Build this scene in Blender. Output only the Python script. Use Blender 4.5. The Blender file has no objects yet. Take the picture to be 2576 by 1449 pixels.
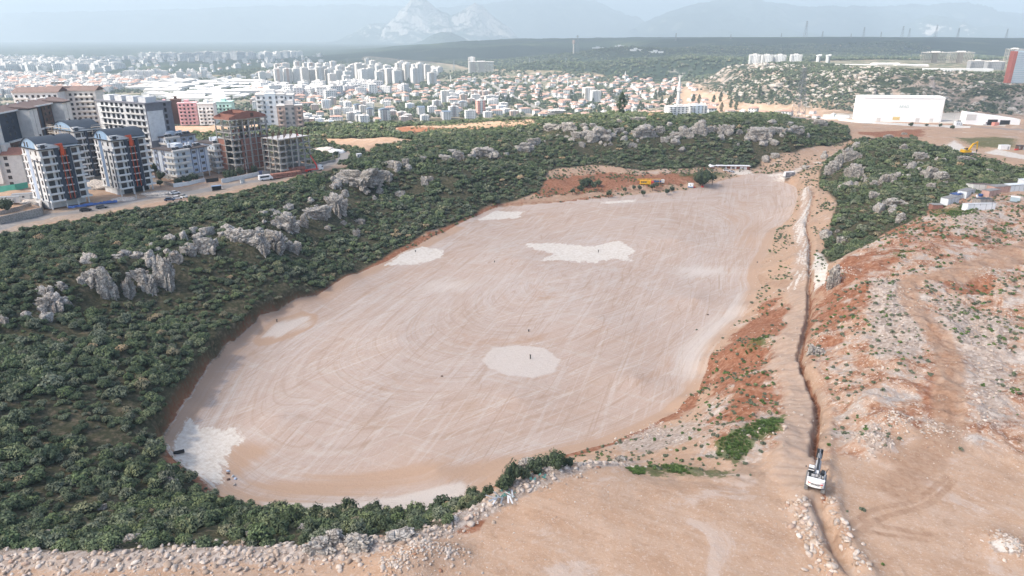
import bpy, bmesh, math, random, time
import numpy as np
from mathutils import Vector, Matrix, noise as mnoise
T0 = time.time()
random.seed(7); rng = np.random.default_rng(7)
S = bpy.context.scene
COL = S.collection
R = math.radians
# ---------------------------------------------------------------- camera
CAMZ = 90.0; PITCH = R(20.4); FOC = 1717.0; CU, CV = 1288.0, 724.5
cd = bpy.data.cameras.new('camera'); cam = bpy.data.objects.new('camera', cd); COL.objects.link(cam)
cd.sensor_width = 36; cd.lens = 24; cd.clip_start = 1; cd.clip_end = 60000
cam.location = (0, 0, CAMZ); cam.rotation_euler = (math.pi/2-PITCH, 0, 0)
S.camera = cam
# ---------------------------------------------------------------- world, sun, exposure
SUN_EL = R(47); SUN_AZ = R(-112)      # azimuth measured from +Y towards +X
W = bpy.data.worlds.new("World"); S.world = W; W.use_nodes = True
nt = W.node_tree; bg = nt.nodes['Background']
sky = nt.nodes.new('ShaderNodeTexSky'); sky.sky_type = 'NISHITA'; sky.sun_disc = False
sky.sun_elevation = SUN_EL; sky.sun_rotation = SUN_AZ
sky.air_density = 1.0; sky.dust_density = 4.0; sky.ozone_density = 1.0
nt.links.new(sky.outputs[0], bg.inputs[0]); bg.inputs[1].default_value = 0.15
sd = bpy.data.lights.new('sun', 'SUN'); sd.energy = 5.0; sd.angle = R(3.0); sd.color = (1.0, 0.91, 0.79)
sun = bpy.data.objects.new('sun', sd); COL.objects.link(sun)
sdir = Vector((math.sin(SUN_AZ)*math.cos(SUN_EL), math.cos(SUN_AZ)*math.cos(SUN_EL), math.sin(SUN_EL)))
sun.rotation_euler = sdir.to_track_quat('Z', 'Y').to_euler()
S.view_settings.view_transform = 'Standard'; S.view_settings.look = 'None'
S.view_settings.exposure = 1.15; S.view_settings.gamma = 1
S.cycles.use_denoising = True
S.cycles.max_bounces = 5; S.cycles.diffuse_bounces = 2; S.cycles.glossy_bounces = 2
S.cycles.transparent_max_bounces = 6; S.cycles.volume_bounces = 0

def clampf(a, lo, hi): return np.minimum(np.maximum(a, lo), hi)
def sstep(a, b, x):
    t = clampf((x-a)/(b-a), 0, 1); return t*t*(3-2*t)
CT, ST = math.cos(PITCH), math.sin(PITCH)
def ray(u, v):
    a = (u-CU)/FOC; b = (CV-v)/FOC
    return (a, b*ST+CT, b*CT-ST)
def P(u, v, z):
    d = ray(u, v); t = (z-CAMZ)/d[2]
    return (d[0]*t, d[1]*t)
def Pd(u, v, Y):
    "world point on the sight line at forward distance Y"
    d = ray(u, v); t = Y/d[1]
    return (d[0]*t, Y, CAMZ+d[2]*t)
# ---------------------------------------------------------------- noise
def vnoise(x, y, seed=0):
    xi = np.floor(x).astype(np.int64); yi = np.floor(y).astype(np.int64)
    xf = x-xi; yf = y-yi
    def h(a, b):
        n = (a*374761393 + b*668265263 + seed*974634777) & 0xffffffff
        n = ((n ^ (n >> 13))*1274126177) & 0xffffffff
        return ((n ^ (n >> 16)) & 0xffff)/65535.0
    u = xf*xf*(3-2*xf); w = yf*yf*(3-2*yf)
    return (h(xi, yi)*(1-u)+h(xi+1, yi)*u)*(1-w)+(h(xi, yi+1)*(1-u)+h(xi+1, yi+1)*u)*w
def fbm(x, y, sc, oct=4, seed=0, rough=.5):
    s = 0; a = 1; n = 0; x = x/sc; y = y/sc
    for k in range(oct):
        s = s+a*(vnoise(x, y, seed+k*17)*2-1); n += a; a *= rough
        x, y = (x*.8-y*.6)*2.03+5.1, (x*.6+y*.8)*2.03+1.7
    return s/n
def ridged(x, y, sc, oct=4, seed=0, rough=.55):
    s = 0; a = 1; n = 0; x = x/sc; y = y/sc
    for k in range(oct):
        s = s+a*(1-abs(vnoise(x, y, seed+k*17)*2-1)); n += a; a *= rough
        x, y = (x*.8-y*.6)*2.03+5.1, (x*.6+y*.8)*2.03+1.7
    return s/n
# ---------------------------------------------------------------- terrain
FLOOR_UV = [(410,1110),(430,1150),(470,1185),(545,1245),(600,1265),(700,1282),(850,1292),(980,1297),(1100,1295),(1185,1262),(1240,1225),
 (1300,1180),(1380,1155),(1440,1140),(1530,1118),(1620,1080),(1700,1040),(1755,990),(1775,940),(1790,890),(1830,840),(1870,800),(1895,760),
 (1915,725),(1905,700),(1915,665),(1935,630),(1955,580),(1990,550),(2003,520),(2005,490),(2000,470),(1960,455),(1880,455),(1800,462),
 (1730,478),(1600,490),(1500,500),(1400,510),(1255,522),(1200,545),(1120,585),(1050,620),(980,655),(900,690),(800,745),(700,785),(645,815),
 (590,860),(545,900),(515,945),(480,1000),(440,1055),(412,1095)]
FLOOR = np.array([P(u, v, 0) for u, v in FLOOR_UV])
ctrl = []
def cp(z, *uvs):
    for u, v in uvs:
        x, y = P(u, v, z); ctrl.append((x, y, z))
def cw(*pts):
    for p in pts: ctrl.append(p)
for i, p in enumerate(FLOOR): cw((p[0], p[1], 0.0))
cp(0, (900,1000),(1300,1000),(1500,800),(1300,650),(1700,600),(1000,850),(700,1050),(1100,1180),(1600,950),(1750,750))
# foreground plateau and crest
cp(24.5, (1170,1300),(1290,1222),(1380,1190),(1450,1172),(1560,1165),(1000,1345),(850,1360),(600,1385),(400,1380),(200,1385),(0,1392),(-150,1395))
cp(25, (1300,1300),(1600,1250),(1800,1230),(1900,1300),(1500,1400),(1100,1440),(1200,1380),(2200,1300),(2400,1250),(2576,1200),(2300,1400),(2576,1400),(2700,1300),(2000,1420),(700,1440),(300,1440),(0,1449),(1700,1449))
cw((0,50,25),(60,50,25),(-60,50,25),(120,60,25),(-90,60,25),(160,100,25),(0,30,25),(150,30,25),(-150,30,24))
cp(21, (1780,1185),(1850,1130)); cp(18, (1750,1150),(1800,1090)); cp(9,(1600,1120),(1700,1090)); cp(14,(1650,1140)); cp(5,(1500,1140),(1570,1115))
cp(22, (1930,1100)); cp(20,(1900,1040)); cp(15,(1850,1000)); cp(8,(1800,960)); cp(16,(1900,950)); cp(9,(1850,860)); cp(6,(1900,820)); cp(5.5,(1925,760))
# trench ridge
RIDGE = [(2050,1170,25),(2020,1100,22.5),(1995,1040,20.5),(2000,980,18.5),(1975,900,16),(1975,850,14.2),(1985,800,12.5),(1995,740,10.5),(1990,690,9.2),(1998,640,8),(2005,560,6.3),(2012,500,5),(2020,470,4.2)]
for u, v, z in RIDGE: cp(z, (u, v), (u+45*(1-(1170-v)/1300), v))
# foot of the right-hand slope, right plateau
cp(22,(2110,900)); cp(24,(2160,800)); cp(14,(2085,720)); cp(20,(2110,690)); cp(23.5,(2130,980),(2130,1060)); cp(25,(2120,1150))
cp(18,(2090,820)); cp(16,(2070,770)); cp(20,(2085,900)); cp(22,(2100,1000)); cp(21.5,(2100,655)); cp(23,(2160,640))
cp(26,(2230,600),(2300,560),(2180,720),(2250,800),(2250,900),(2220,1000),(2400,900),(2550,1000),(2400,750),(2576,800),(2450,650),(2576,600),(2330,545),(2400,1050),(2700,900),(2700,650),(2300,700))
cp(25.5,(2220,1100),(2400,1150)); cp(27,(2420,505),(2500,480),(2576,490),(2650,480),(2480,540))
# bushy hill on the right
cp(9,(2070,600),(2060,540),(2075,650)); cp(7,(2058,480)); cp(11,(2100,640),(2150,630)); cp(12,(2110,560)); cp(16,(2180,560)); cp(17,(2140,480)); cp(10,(2075,440))
cp(22,(2230,500)); cp(24,(2330,480)); cp(24,(2100,385)); cp(26,(2180,360),(2250,355)); cp(27,(2300,400),(2400,430),(2500,430),(2576,420)); cp(22,(2300,345),(2350,370))
cp(21,(2430,385),(2576,385),(2500,350),(2400,350),(2650,380))
# road up from the pit, ground to the north-east
cp(1.5,(1850,440),(1900,440)); cp(2,(1750,455)); cp(3,(1980,432)); cp(6,(2040,415)); cp(10,(2090,390)); cp(13,(2140,365)); cp(9,(2000,390)); cp(12,(2080,368)); cp(4,(1920,415))
cp(14,(2050,300),(2160,310),(2300,315),(2500,325),(2650,330),(2160,296),(2400,300),(2576,300)); cp(16,(2150,340),(2250,330)); cp(19,(2420,335),(2576,345))
# north slope
cp(1.5,(1500,485),(1700,465),(1350,500)); cp(3,(1830,430),(1600,460),(1450,470)); cp(6,(1400,440),(1550,425),(1750,415)); cp(10,(1700,390),(1850,390),(1500,395),(1350,420))
cp(20,(1380,335),(1500,345),(1600,345),(1750,345),(1900,345),(2000,350)); cp(18,(1250,375),(1150,400)); cp(24.5,(1400,318),(1600,312),(1800,312),(2000,318))
cp(22,(1300,300),(1500,292),(1700,288),(1900,288),(2000,296)); cp(20,(1200,310),(1100,330),(1000,340)); cp(21,(1250,340),(1050,370),(1150,350))
cp(13,(1250,430),(1150,455),(1300,400)); cp(5,(1250,480),(1150,520),(1330,455)); cp(4.5,(1050,565),(950,610),(850,670))
# west rim, cliffs
for (u0, v0, zt, u1, v1, zb) in [(990,428,19.5,1000,470,12),(900,440,20.5,915,492,11.5),(835,495,20,850,545,11),(720,535,20.5,745,588,11),(640,585,21.5,690,645,11),
                                 (520,600,21.5,530,650,13),(400,625,22,400,742,12),(310,660,22,320,750,12.5),(240,680,22,250,760,13),(120,720,20.5,125,790,13.5),(0,790,20,10,850,14)]:
    cp(zt, (u0, v0)); cp(zb, (u1, v1))
cp(7.5,(1000,520),(900,560),(800,620),(700,700),(600,740)); cp(3,(940,620),(840,680),(740,745),(650,790),(560,850),(500,920))
cp(8,(450,850),(350,950)); cp(4,(430,980),(380,1080)); cp(12,(300,850),(200,930)); cp(14.5,(100,950),(0,1000)); cp(8,(250,1100),(320,1200)); cp(12,(80,1150),(0,1200)); cp(7,(400,1180))
cp(5,(500,1262)); cp(9,(440,1270)); cp(12,(300,1300),(150,1300)); cp(16,(0,1300),(500,1310)); cp(15,(700,1320),(850,1312)); cp(20,(300,1350),(100,1350),(600,1352)); cp(15,(1000,1310),(1100,1290)); cp(18,(1180,1285))
cp(21.5,(850,420),(750,480),(650,520),(560,555),(450,580),(350,610),(250,640),(120,660),(0,680)); cp(21,(300,560),(100,600),(0,640)); cp(16,(-150,900)); cp(14,(-150,1150)); cp(20,(-200,700))
# road and estates on the left
ROADZ = 21.0
cp(ROADZ,(0,575),(100,548),(200,530),(300,512),(400,498),(500,480),(600,462),(700,443),(800,420),(860,405),(880,395),(820,385),(-100,600))
cp(ROADZ,(132,528),(80,508),(224,512),(260,480),(400,470),(600,440),(700,420),(780,400)); cp(24,(0,500),(-100,480))
cw((-330,420,29),(-260,420,28),(-200,420,25),(-150,460,21),(-300,500,27),(-400,460,30),(-200,520,20),(-120,520,19),(-60,480,20))
# scrub plateau behind, then down to the city plain
cp(19,(900,345),(850,330),(1000,320)); cp(17,(450,325),(600,310),(760,310)); cw((-500,600,15),(-700,500,20),(-900,300,20),(-500,200,20),(-300,100,18))
cw((-50,640,14),(100,660,20),(250,660,20),(-200,650,10),(-400,700,0))
for x in range(-1400, 500, 180): cw((x, 900 if x > -700 else 1000, -36))
cw((200,820,-25),(350,800,-20),(50,800,-25)); cw((600,780,-20),(420,760,-8),(420,880,-30),(700,800,-18),(850,860,-15))
for yy in (1400, 2000, 2800, 3800):
    for x in range(-2600, 700, 500): cw((x*yy/2400 if x < 0 else x, yy, -39))
# rocky hill with its plateau
cp(18,(1840,166),(1860,170),(1900,176),(2000,180),(2080,187)); cp(-38,(1700,205),(1740,225),(1760,250)); cp(-37,(1800,285),(1900,278)); cp(-30,(1950,270),(2050,285))
cp(-5,(1830,205),(1900,225)); cp(8,(1850,190),(1950,205)); cp(-12,(2000,240)); cp(-25,(1850,245))
for u in (2150,2250,2350,2450,2560,2700): cp(18,(u,193+(u-2150)*.03)); cp(-12,(u,245)); cp(-26,(u,285)); cp(6, (u,215))
cw((500,2100,18),(800,1700,19),(1200,1700,19),(1600,1700,20),(1000,2200,18),(1400,2200,18),(400,2500,-10),(1900,1400,19),(1500,1000,18),(1300,700,16),(2000,900,18),(1100,450,20),(900,300,25),(700,200,25),(600,100,25))
# mesa
def cdist(Y, *uvs):
    for u, v in uvs: cw(Pd(u, v, Y))
cdist(4100,(1700,97),(1850,95),(2000,94),(2200,94),(2400,94),(2576,96),(2800,98)); cdist(4600,(1850,96),(2200,96),(2500,97))
cdist(3000,(1950,140),(2150,145),(2350,140),(2576,135),(2750,130)); cdist(3500,(2000,118),(2300,115),(2600,112)); cdist(2700,(1850,152),(1700,150))
cdist(5200,(1250,101),(1400,99),(1550,98)); cdist(4300,(1300,120),(1450,118)); cdist(5600,(1080,108),(950,122)); cdist(5200,(800,140),(650,150))
cdist(2900,(1300,160),(1500,150)); cdist(3000,(1440,135),(1520,125),(1600,120),(1680,128)); cdist(2500,(1400,160),(1550,160),(1650,160))
cw((-1500,7000,-42),(-3500,6000,-42),(0,7500,20),(2000,7000,60),(5000,7000,40),(-5000,9000,-45),(-1000,10000,-45),(4000,10000,30),(0,13000,-40),(8000,13000,0),(-9000,13000,-45),(6000,3000,60),(9000,8000,40),(3500,1500,20),(-4000,2500,-40),(-3000,1000,-30),(-9000,4000,-42))
C = np.array(ctrl); _, ui = np.unique(np.round(C[:, :2], 0), axis=0, return_index=True); C = C[ui]
SC = 100.0
def rbf_fit(C):
    n = len(C); X = C[:, :2]/SC
    D = np.sqrt(((X[:, None]-X[None])**2).sum(-1)); D += np.eye(n)*-0.01
    A = np.zeros((n+3, n+3)); A[:n, :n] = D; A[:n, n] = 1; A[:n, n+1:] = X; A[n, :n] = 1; A[n+1:, :n] = X.T
    return np.linalg.solve(A, np.concatenate([C[:, 2], [0, 0, 0]]))
WT = rbf_fit(C)
def rbf(x, y):
    X = C[:, :2]/SC; x = x/SC; y = y/SC; out = WT[-3]+WT[-2]*x+WT[-1]*y
    for i in range(len(C)): out = out+WT[i]*np.sqrt((x-X[i, 0])**2+(y-X[i, 1])**2)
    return out
def sd_poly(x, y, poly, reach=None):
    "signed distance, positive inside"
    poly = np.asarray(poly, float); d = np.full(x.shape, 1e12); ins = np.zeros(x.shape, bool)
    n = len(poly)
    for i in range(n):
        ax, ay = poly[i]; bx, by = poly[(i+1) % n]; ex, ey = bx-ax, by-ay
        t = clampf(((x-ax)*ex+(y-ay)*ey)/(ex*ex+ey*ey+1e-9), 0, 1)
        d = np.minimum(d, (x-ax-t*ex)**2+(y-ay-t*ey)**2)
        c = ((ay > y) != (by > y)) & (x < (bx-ax)*(y-ay)/(by-ay+1e-12)+ax); ins ^= c
    d = np.sqrt(d); return np.where(ins, d, -d)
def d_line(x, y, line):
    "distance to polyline and arclength there"
    d = np.full(x.shape, 1e12); s = np.zeros(x.shape); L = 0; side = np.zeros(x.shape)
    for i in range(len(line)-1):
        ax, ay = line[i][:2]; bx, by = line[i+1][:2]; ex, ey = bx-ax, by-ay; l = math.hypot(ex, ey)
        t = clampf(((x-ax)*ex+(y-ay)*ey)/(l*l+1e-9), 0, 1)
        q = (x-ax-t*ex)**2+(y-ay-t*ey)**2; m = q < d
        d = np.where(m, q, d); s = np.where(m, L+t*l, s); side = np.where(m, np.sign(ex*(y-ay)-ey*(x-ax)), side); L += l
    return np.sqrt(d), s, side
# graded grid
def axis(lo, hi, core0, core1, h, g):
    xs = [core0]
    while xs[-1] < core1: xs.append(xs[-1]+h)
    s = h
    while xs[-1] < hi: s = min(s*(1+g), 400); xs.append(xs[-1]+s)
    s = h; a = [core0]
    while a[-1] > lo: s = min(s*(1+g), 400); a.append(a[-1]-s)
    return np.array(a[::-1][:-1]+xs)
GX = axis(-14000, 16000, -85, 130, 0.42, .0125); GY = axis(20, 22000, 48, 175, 0.42, .0125)
XX, YY = np.meshgrid(GX, GY)
print('grid', XX.shape)
ZZ = np.empty_like(XX)
# the far field is coarse: evaluate in bands
ZZ[:] = rbf(XX, YY)
print('rbf', time.time()-T0)
def bil(x, y, Z=None):
    Z = ZZ if Z is None else Z
    x = np.atleast_1d(np.asarray(x, float)); y = np.atleast_1d(np.asarray(y, float))
    i = np.clip(np.searchsorted(GX, x)-1, 0, len(GX)-2); j = np.clip(np.searchsorted(GY, y)-1, 0, len(GY)-2)
    fx = np.clip((x-GX[i])/(GX[i+1]-GX[i]), 0, 1); fy = np.clip((y-GY[j])/(GY[j+1]-GY[j]), 0, 1)
    return (Z[j, i]*(1-fx)+Z[j, i+1]*fx)*(1-fy)+(Z[j+1, i]*(1-fx)+Z[j+1, i+1]*fx)*fy
def H(x, y): return float(bil(x, y)[0])
def pick(u, v, tmin=60, tmax=16000):
    d = ray(u, v); n = 900
    t = tmin*(tmax/tmin)**(np.arange(n)/(n-1))
    dz = CAMZ+d[2]*t-bil(d[0]*t, d[1]*t)
    k = np.argmax(dz < 0)
    if dz[k] >= 0: k = n-1
    a, b = (t[k-1] if k else tmin), t[k]
    tt = np.linspace(a, b, 40); dz = CAMZ+d[2]*tt-bil(d[0]*tt, d[1]*tt); q = np.argmax(dz < 0) or 39
    t = tt[q]; return (d[0]*t, d[1]*t, CAMZ+d[2]*t)
def picks(uvs): return [pick(u, v) for u, v in uvs]
SDF = sd_poly(XX, YY, FLOOR)
rbfZ = ZZ.copy()
out = clampf(-SDF, 0, 1e9)
dist = np.sqrt(XX**2+YY**2)
# cut walls along the pit's west edge and its north-east corner
CUTL = [P(u, v, 0) for u, v in [(412,1100),(440,1055),(480,1000),(515,945),(545,900),(590,860),(645,815),(700,785)]]
dc, sc_, _ = d_line(XX, YY, CUTL)
ZZ += np.where(SDF < 0, 3.6*sstep(0.2, 1.3, out)*(1-sstep(4, 22, out))*(1-sstep(1, 26, dc-out*.0)), 0)
CUTR = [P(u, v, 0) for u, v in [(1955,458),(1990,462),(2003,480),(2006,500),(2003,522),(1992,550)]]
dc2, _, _ = d_line(XX, YY, CUTR)
ZZ += np.where(SDF < 0, 3.5*sstep(0.4, 3.0, out)*(1-sstep(5, 25, out))*(1-sstep(4, 30, dc2)), 0)
# relief
near = 1-sstep(560, 700, YY)
wo = sstep(0, 7, out)
plate = sstep(23.6, 24.8, ZZ)*(YY < 220)
ZZ += wo*near*(1-plate*.75)*(fbm(XX, YY, 22, 4, 3)*1.5+fbm(XX, YY, 5, 3, 9)*.55)
ZZ += (SDF > 0)*(fbm(XX, YY, 30, 3, 5)*.12)
BADP = [P(u, v, 22) for u, v in [(1760,1130),(1780,900),(1900,740),(1990,760),(1985,1000),(1960,1180),(2110,1160),(2060,900),(2080,700),(2130,640),(2300,545),(2420,520),(2700,520),(2700,1230),(2450,1170),(2300,1110),(2150,1190)]]
sbad = sd_poly(XX, YY, BADP); M_bad = clampf(.5+sbad/8, 0, 1)
ZZ += M_bad*wo*((ridged(XX, YY, 15, 5, 57)-.6)*3.6+(ridged(XX, YY, 4, 3, 58)-.6)*1.1)
ZZ += wo*near*fbm(XX, YY, 1.6, 2, 11)*.16*(1-plate*.5)*(dist < 420)
# rocky hill faces and mesa: craggy relief
HILLF = [Pd(u, v, Y)[:2] for u, v, Y in [(1730,225,1750),(1835,160,1800),(2080,186,1480),(2350,190,1430),(2750,195,1350),(2750,280,800),(2150,290,850),(1950,285,1100),(1780,285,1200),(1700,250,1500)]]
sh = sd_poly(XX, YY, HILLF); hillm = sstep(-60, 40, sh)
slope = sstep(-36, -15, ZZ)
ZZ += hillm*slope*(ridged(XX, YY, 90, 5, 21)-.6)*26*(1-sstep(14, 20, rbfZ)*.7)
ZZ += hillm*slope*(ridged(XX*1.0, YY, 24, 3, 25)-.6)*8
far = sstep(1900, 2600, YY)*sstep(-30, -5, ZZ)
ZZ += far*(fbm(XX, YY, 500, 5, 31)*20+(ridged(XX, YY, 260, 4, 33)-.6)*18)*(1-sstep(45, 75, rbfZ)*.85)
cit = sstep(750, 950, YY)*(1-hillm)*(1-far)
ZZ += cit*fbm(XX, YY, 200, 3, 41)*3
# trench on the embankment
TRU = [(2066,1262),(2058,1200),(2048,1160),(2050,1100),(2057,1060),(2055,1020),(2040,980),(2020,930),(2012,900),(2022,850),(2033,800),(2036,760),(2036,720),(2037,680),(2038,640),(2038,610),(2030,580),(2030,560),(2040,520),(2046,490),(2042,472)]
TRL = picks(TRU)
def spline(pts, n=8):
    o = []
    for i in range(len(pts)-1):
        p0 = Vector(pts[max(i-1, 0)]); p1 = Vector(pts[i]); p2 = Vector(pts[i+1]); p3 = Vector(pts[min(i+2, len(pts)-1)])
        for k in range(n):
            t = k/n; o.append(tuple(.5*((2*p1)+(-p0+p2)*t+(2*p0-5*p1+4*p2-p3)*t*t+(-p0+3*p1-3*p2+p3)*t*t*t)))
    o.append(tuple(pts[-1])); return o
TRL = spline(TRL, 5)
reg = (XX > 25) & (XX < 200) & (YY > 60) & (YY < 460)
td = np.full(XX.shape, 99.0); ts = np.zeros(XX.shape); tside = np.zeros(XX.shape)
td[reg], ts[reg], tside[reg] = d_line(XX[reg], YY[reg], TRL)
# flat-topped embankment to the west of the trench, graded by blade in steps
tw = 5.5
tdn = td+fbm(XX, YY, 7, 3, 151)*3.2; emb = np.where(tside > 0, 1-sstep(tw-1, tw+1.5, tdn), 0)*(td < 99)
ZZ += emb*(.45+.12*np.abs(np.sin(ts*1.1))*(ts < 400)+fbm(XX, YY, 2, 2, 44)*.2)
ZZ -= 2.0*(1-sstep(.32, .95+.15*np.sin(ts*.9), td+fbm(XX, YY, 1.5, 2, 50)*.25))*(ts > 12)
ZZ += .5*np.exp(-((td-2.3)/.8)**2)*(tside < 0)
TR2 = spline(picks([(2055,1262),(2070,1300),(2085,1340),(2105,1385),(2142,1440)]), 4)
t2d = np.full(XX.shape, 99.0); t2d[reg | (YY < 90)] = d_line(XX[reg | (YY < 90)], YY[reg | (YY < 90)], TR2)[0]
ZZ += .8*np.exp(-((t2d-2.2)/1.3)**2)-1.0*(1-sstep(.3, 1.3, t2d+fbm(XX, YY, 1.2, 2, 52)*.3))
# rubble berm along the crest and heaps
BERM = spline(picks([(-120,1405),(0,1400),(200,1405),(400,1400),(600,1392),(800,1385),(1000,1365),(1150,1310),(1230,1270),(1310,1225),(1400,1190),(1500,1172),(1560,1168)]), 4)
bd, bs, bside = d_line(XX, YY, BERM); bw = sstep(0, 8, bs)
ZZ += (.9+.5*fbm(XX, YY, 5, 3, 61))*np.exp(-(bd/2.0)**2)
HEAPS = [(2530,1375,3.0,1.1),(2205,1130,3.2,1.5),(2170,1110,2.5,1.2),(2240,1075,4,1.6),(1000,1440,4,1.5),(1060,1400,3,1.4),(1130,1400,3,1.0),(2400,560,8,1.5),(2110,705,4,2.5),(2060,860,3,2),(2500,700,6,1.2),(2350,1090,4,1)]
HW = []
for u, v, r, h in HEAPS:
    x, y, z = pick(u, v); HW.append((x, y, r, h))
    ZZ += h*np.exp(-((XX-x)**2+(YY-y)**2)/(r*r))
x, y, z = pick(2470, 715); ZZ -= 2.5*np.exp(-((XX-x)**2+(YY-y)**2)/20)
# ---------------------------------------------------------------- surface masks
def poly_mask(uvs, soft, world=None):
    w = world if world is not None else [p[:2] for p in picks(uvs)]
    a = np.array(w); x0, y0 = a.min(0)-soft*2; x1, y1 = a.max(0)+soft*2
    i0, i1 = np.searchsorted(GX, [x0, x1]); j0, j1 = np.searchsorted(GY, [y0, y1])
    m = np.zeros(XX.shape)
    if i1 > i0 and j1 > j0: m[j0:j1, i0:i1] = clampf(.5+sd_poly(XX[j0:j1, i0:i1], YY[j0:j1, i0:i1], w)/(2*soft), 0, 1)
    return m
def line_mask(uvs, w, soft):
    a = np.array([p[:2] for p in spline(picks(uvs), 4)]); x0, y0 = a.min(0)-w*3; x1, y1 = a.max(0)+w*3
    i0, i1 = np.searchsorted(GX, [x0, x1]); j0, j1 = np.searchsorted(GY, [y0, y1])
    m = np.zeros(XX.shape); d, s, _ = d_line(XX[j0:j1, i0:i1], YY[j0:j1, i0:i1], a)
    m[j0:j1, i0:i1] = clampf(.5+(w-d)/(2*soft), 0, 1); return m
mx = np.maximum
M_floor = clampf(.5+SDF/2.0, 0, 1)
M_floor = mx(M_floor, line_mask([(1950,455),(1880,448),(1800,470)], 6, 2))
M_chalk = poly_mask([(1320,612),(1400,612),(1480,620),(1555,607),(1575,620),(1598,632),(1575,645),(1590,657),(1540,650),(1500,662),(1420,655),(1355,655),(1400,640),(1330,622)], 5)
for q in ([(970,668),(1010,635),(1060,620),(1117,630),(1110,648),(1050,665)], [(1205,553),(1245,530),(1320,532),(1300,548)], [(1495,509),(1600,502),(1595,508),(1530,513)],
          [(435,1110),(470,1050),(520,1080),(590,1075),(612,1105),(565,1150),(560,1215),(540,1232),(470,1180),(430,1140)]):
    M_chalk = mx(M_chalk, poly_mask(q, 3.5))
M_pale = poly_mask([(1212,905),(1240,875),(1300,868),(1370,875),(1408,905),(1395,935),(1340,950),(1280,945),(1230,925)], 1.2)
M_pale = mx(M_pale, poly_mask([(650,1262),(900,1265),(1000,1250),(1160,1213),(1172,1232),(1100,1290),(850,1300),(700,1290)], 1.5))
M_pale = mx(M_pale, poly_mask([(1700,670),(1830,668),(1840,690),(1720,700)], 8)*.8)
M_pale = mx(M_pale, poly_mask([(1700,900),(1760,830),(1860,740),(1880,780),(1800,850),(1760,950),(1720,960)], 8)*.85)
M_pale = mx(M_pale, poly_mask([(1040,700),(1200,700),(1190,735),(1060,745)], 8)*.6)
M_red = None; M_tan = poly_mask([(635,860),(650,830),(690,800),(760,783),(803,793),(785,825),(710,858),(650,872)], 1)
M_tan = mx(M_tan, poly_mask([(1830,460),(1900,455),(1960,600),(1900,700),(1820,600)], 14)*.55)
M_tan = mx(M_tan, poly_mask([(560,1210),(700,1200),(1200,1150),(1400,1130),(1240,1210),(1000,1240),(700,1260)], 4)*.75)
M_tan = mx(M_tan, poly_mask([(560,1100),(700,1120),(620,1190),(545,1235)], 4)*.8)
M_tan = mx(M_tan, (1-sstep(2, 9, SDF))*(SDF > 0)*(YY < 330)*.7)
M_chalk = mx(M_chalk, emb*sstep(115, 150, ts)*.5); M_chalk = mx(M_chalk, np.exp(-((td-3)/2.5)**2)*(tside < 0)*sstep(105, 150, ts)*(ts < 190))
M_red = line_mask([(2285,740),(2310,790),(2360,850),(2390,910),(2385,970),(2385,1060)], 1.9, 2)*.95
M_pale = mx(M_pale, poly_mask([(650,850),(690,812),(760,793),(792,800),(775,820),(710,848)], 2)*.7)
for q, k, so in (([(1780,960),(1830,860),(1900,780),(1960,740),(1985,800),(1970,880),(1985,960),(1960,1020),(1850,1070),(1775,1050)], 1, 6), ([(2040,720),(2080,680),(2200,620),(2300,600),(2250,720),(2200,800),(2180,900),(2070,940),(2030,860)], .9, 6),
              ([(2300,700),(2400,700),(2520,690),(2520,740),(2380,740)], 1, 4), ([(2290,990),(2320,900),(2400,960),(2400,1060),(2300,1070)], .9, 3), ([(2220,1020),(2330,1010),(2330,1060),(2250,1060)], .9, 3),
              ([(410,1140),(440,1150),(560,1250),(600,1275),(540,1275),(440,1220)], .9, 2.5), ([(2200,560),(2420,560),(2560,620),(2400,650),(2220,640)], .75, 6), ([(1300,440),(1500,430),(1800,440),(1740,470),(1500,490),(1350,500)], .75, 10),
              ([(800,350),(900,372),(960,410),(905,405),(830,372)], .9, 6), ([(2140,330),(2330,325),(2330,345),(2200,345)], .85, 8), ([(990,318),(1130,322),(1330,305),(1330,318),(1150,330),(1000,335)], .8, 6), ([(1280,1270),(1200,1310),(1120,1345),(1210,1330)], .8, 1.5)):
    M_red = mx(M_red, poly_mask(q, so)*k)
M_red = mx(M_red, np.where((SDF < 0) & (SDF > -9) & (XX < 60) & (YY > 120), 1-out/9, 0)*.9)
M_red = mx(M_red, .75*(1-sstep(.35, .95, td))); M_wall = np.where((SDF < .3) & (SDF > -1.6), 1.0, 0)*(1-sstep(2, 6, dc)); M_pale = mx(M_pale, M_wall*.55); M_red = M_red*(1-.36*M_bad*(td > 1.3))
M_rub = np.exp(-(bd/3.2)**2)
for q, k, so in (([(2180,700),(2260,700),(2330,780),(2330,890),(2230,920),(2180,860)], .9, 4), ([(2330,690),(2420,760),(2576,800),(2576,1100),(2420,1080),(2400,920),(2330,800)], .75, 8), ([(2100,1080),(2240,1080),(2260,1150),(2180,1160)], .8, 3),
              ([(2490,1360),(2570,1360),(2570,1395),(2500,1390)], 1, .8), ([(1960,1250),(2060,1260),(2120,1400),(2060,1400),(1970,1320)], .6, 3), ([(1500,1130),(1640,1060),(1780,1040),(1790,1100),(1600,1150)], .7, 5), ([(2400,540),(2500,535),(2480,565),(2380,570)], .8, 3),
              ([(1780,1060),(1960,1060),(1960,1180),(1800,1180)], .5, 3), ([(820,372),(870,372),(860,385),(820,385)], 1, 3)):
    M_rub = mx(M_rub, poly_mask(q, so)*k)
M_grn = np.zeros(XX.shape)
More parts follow.
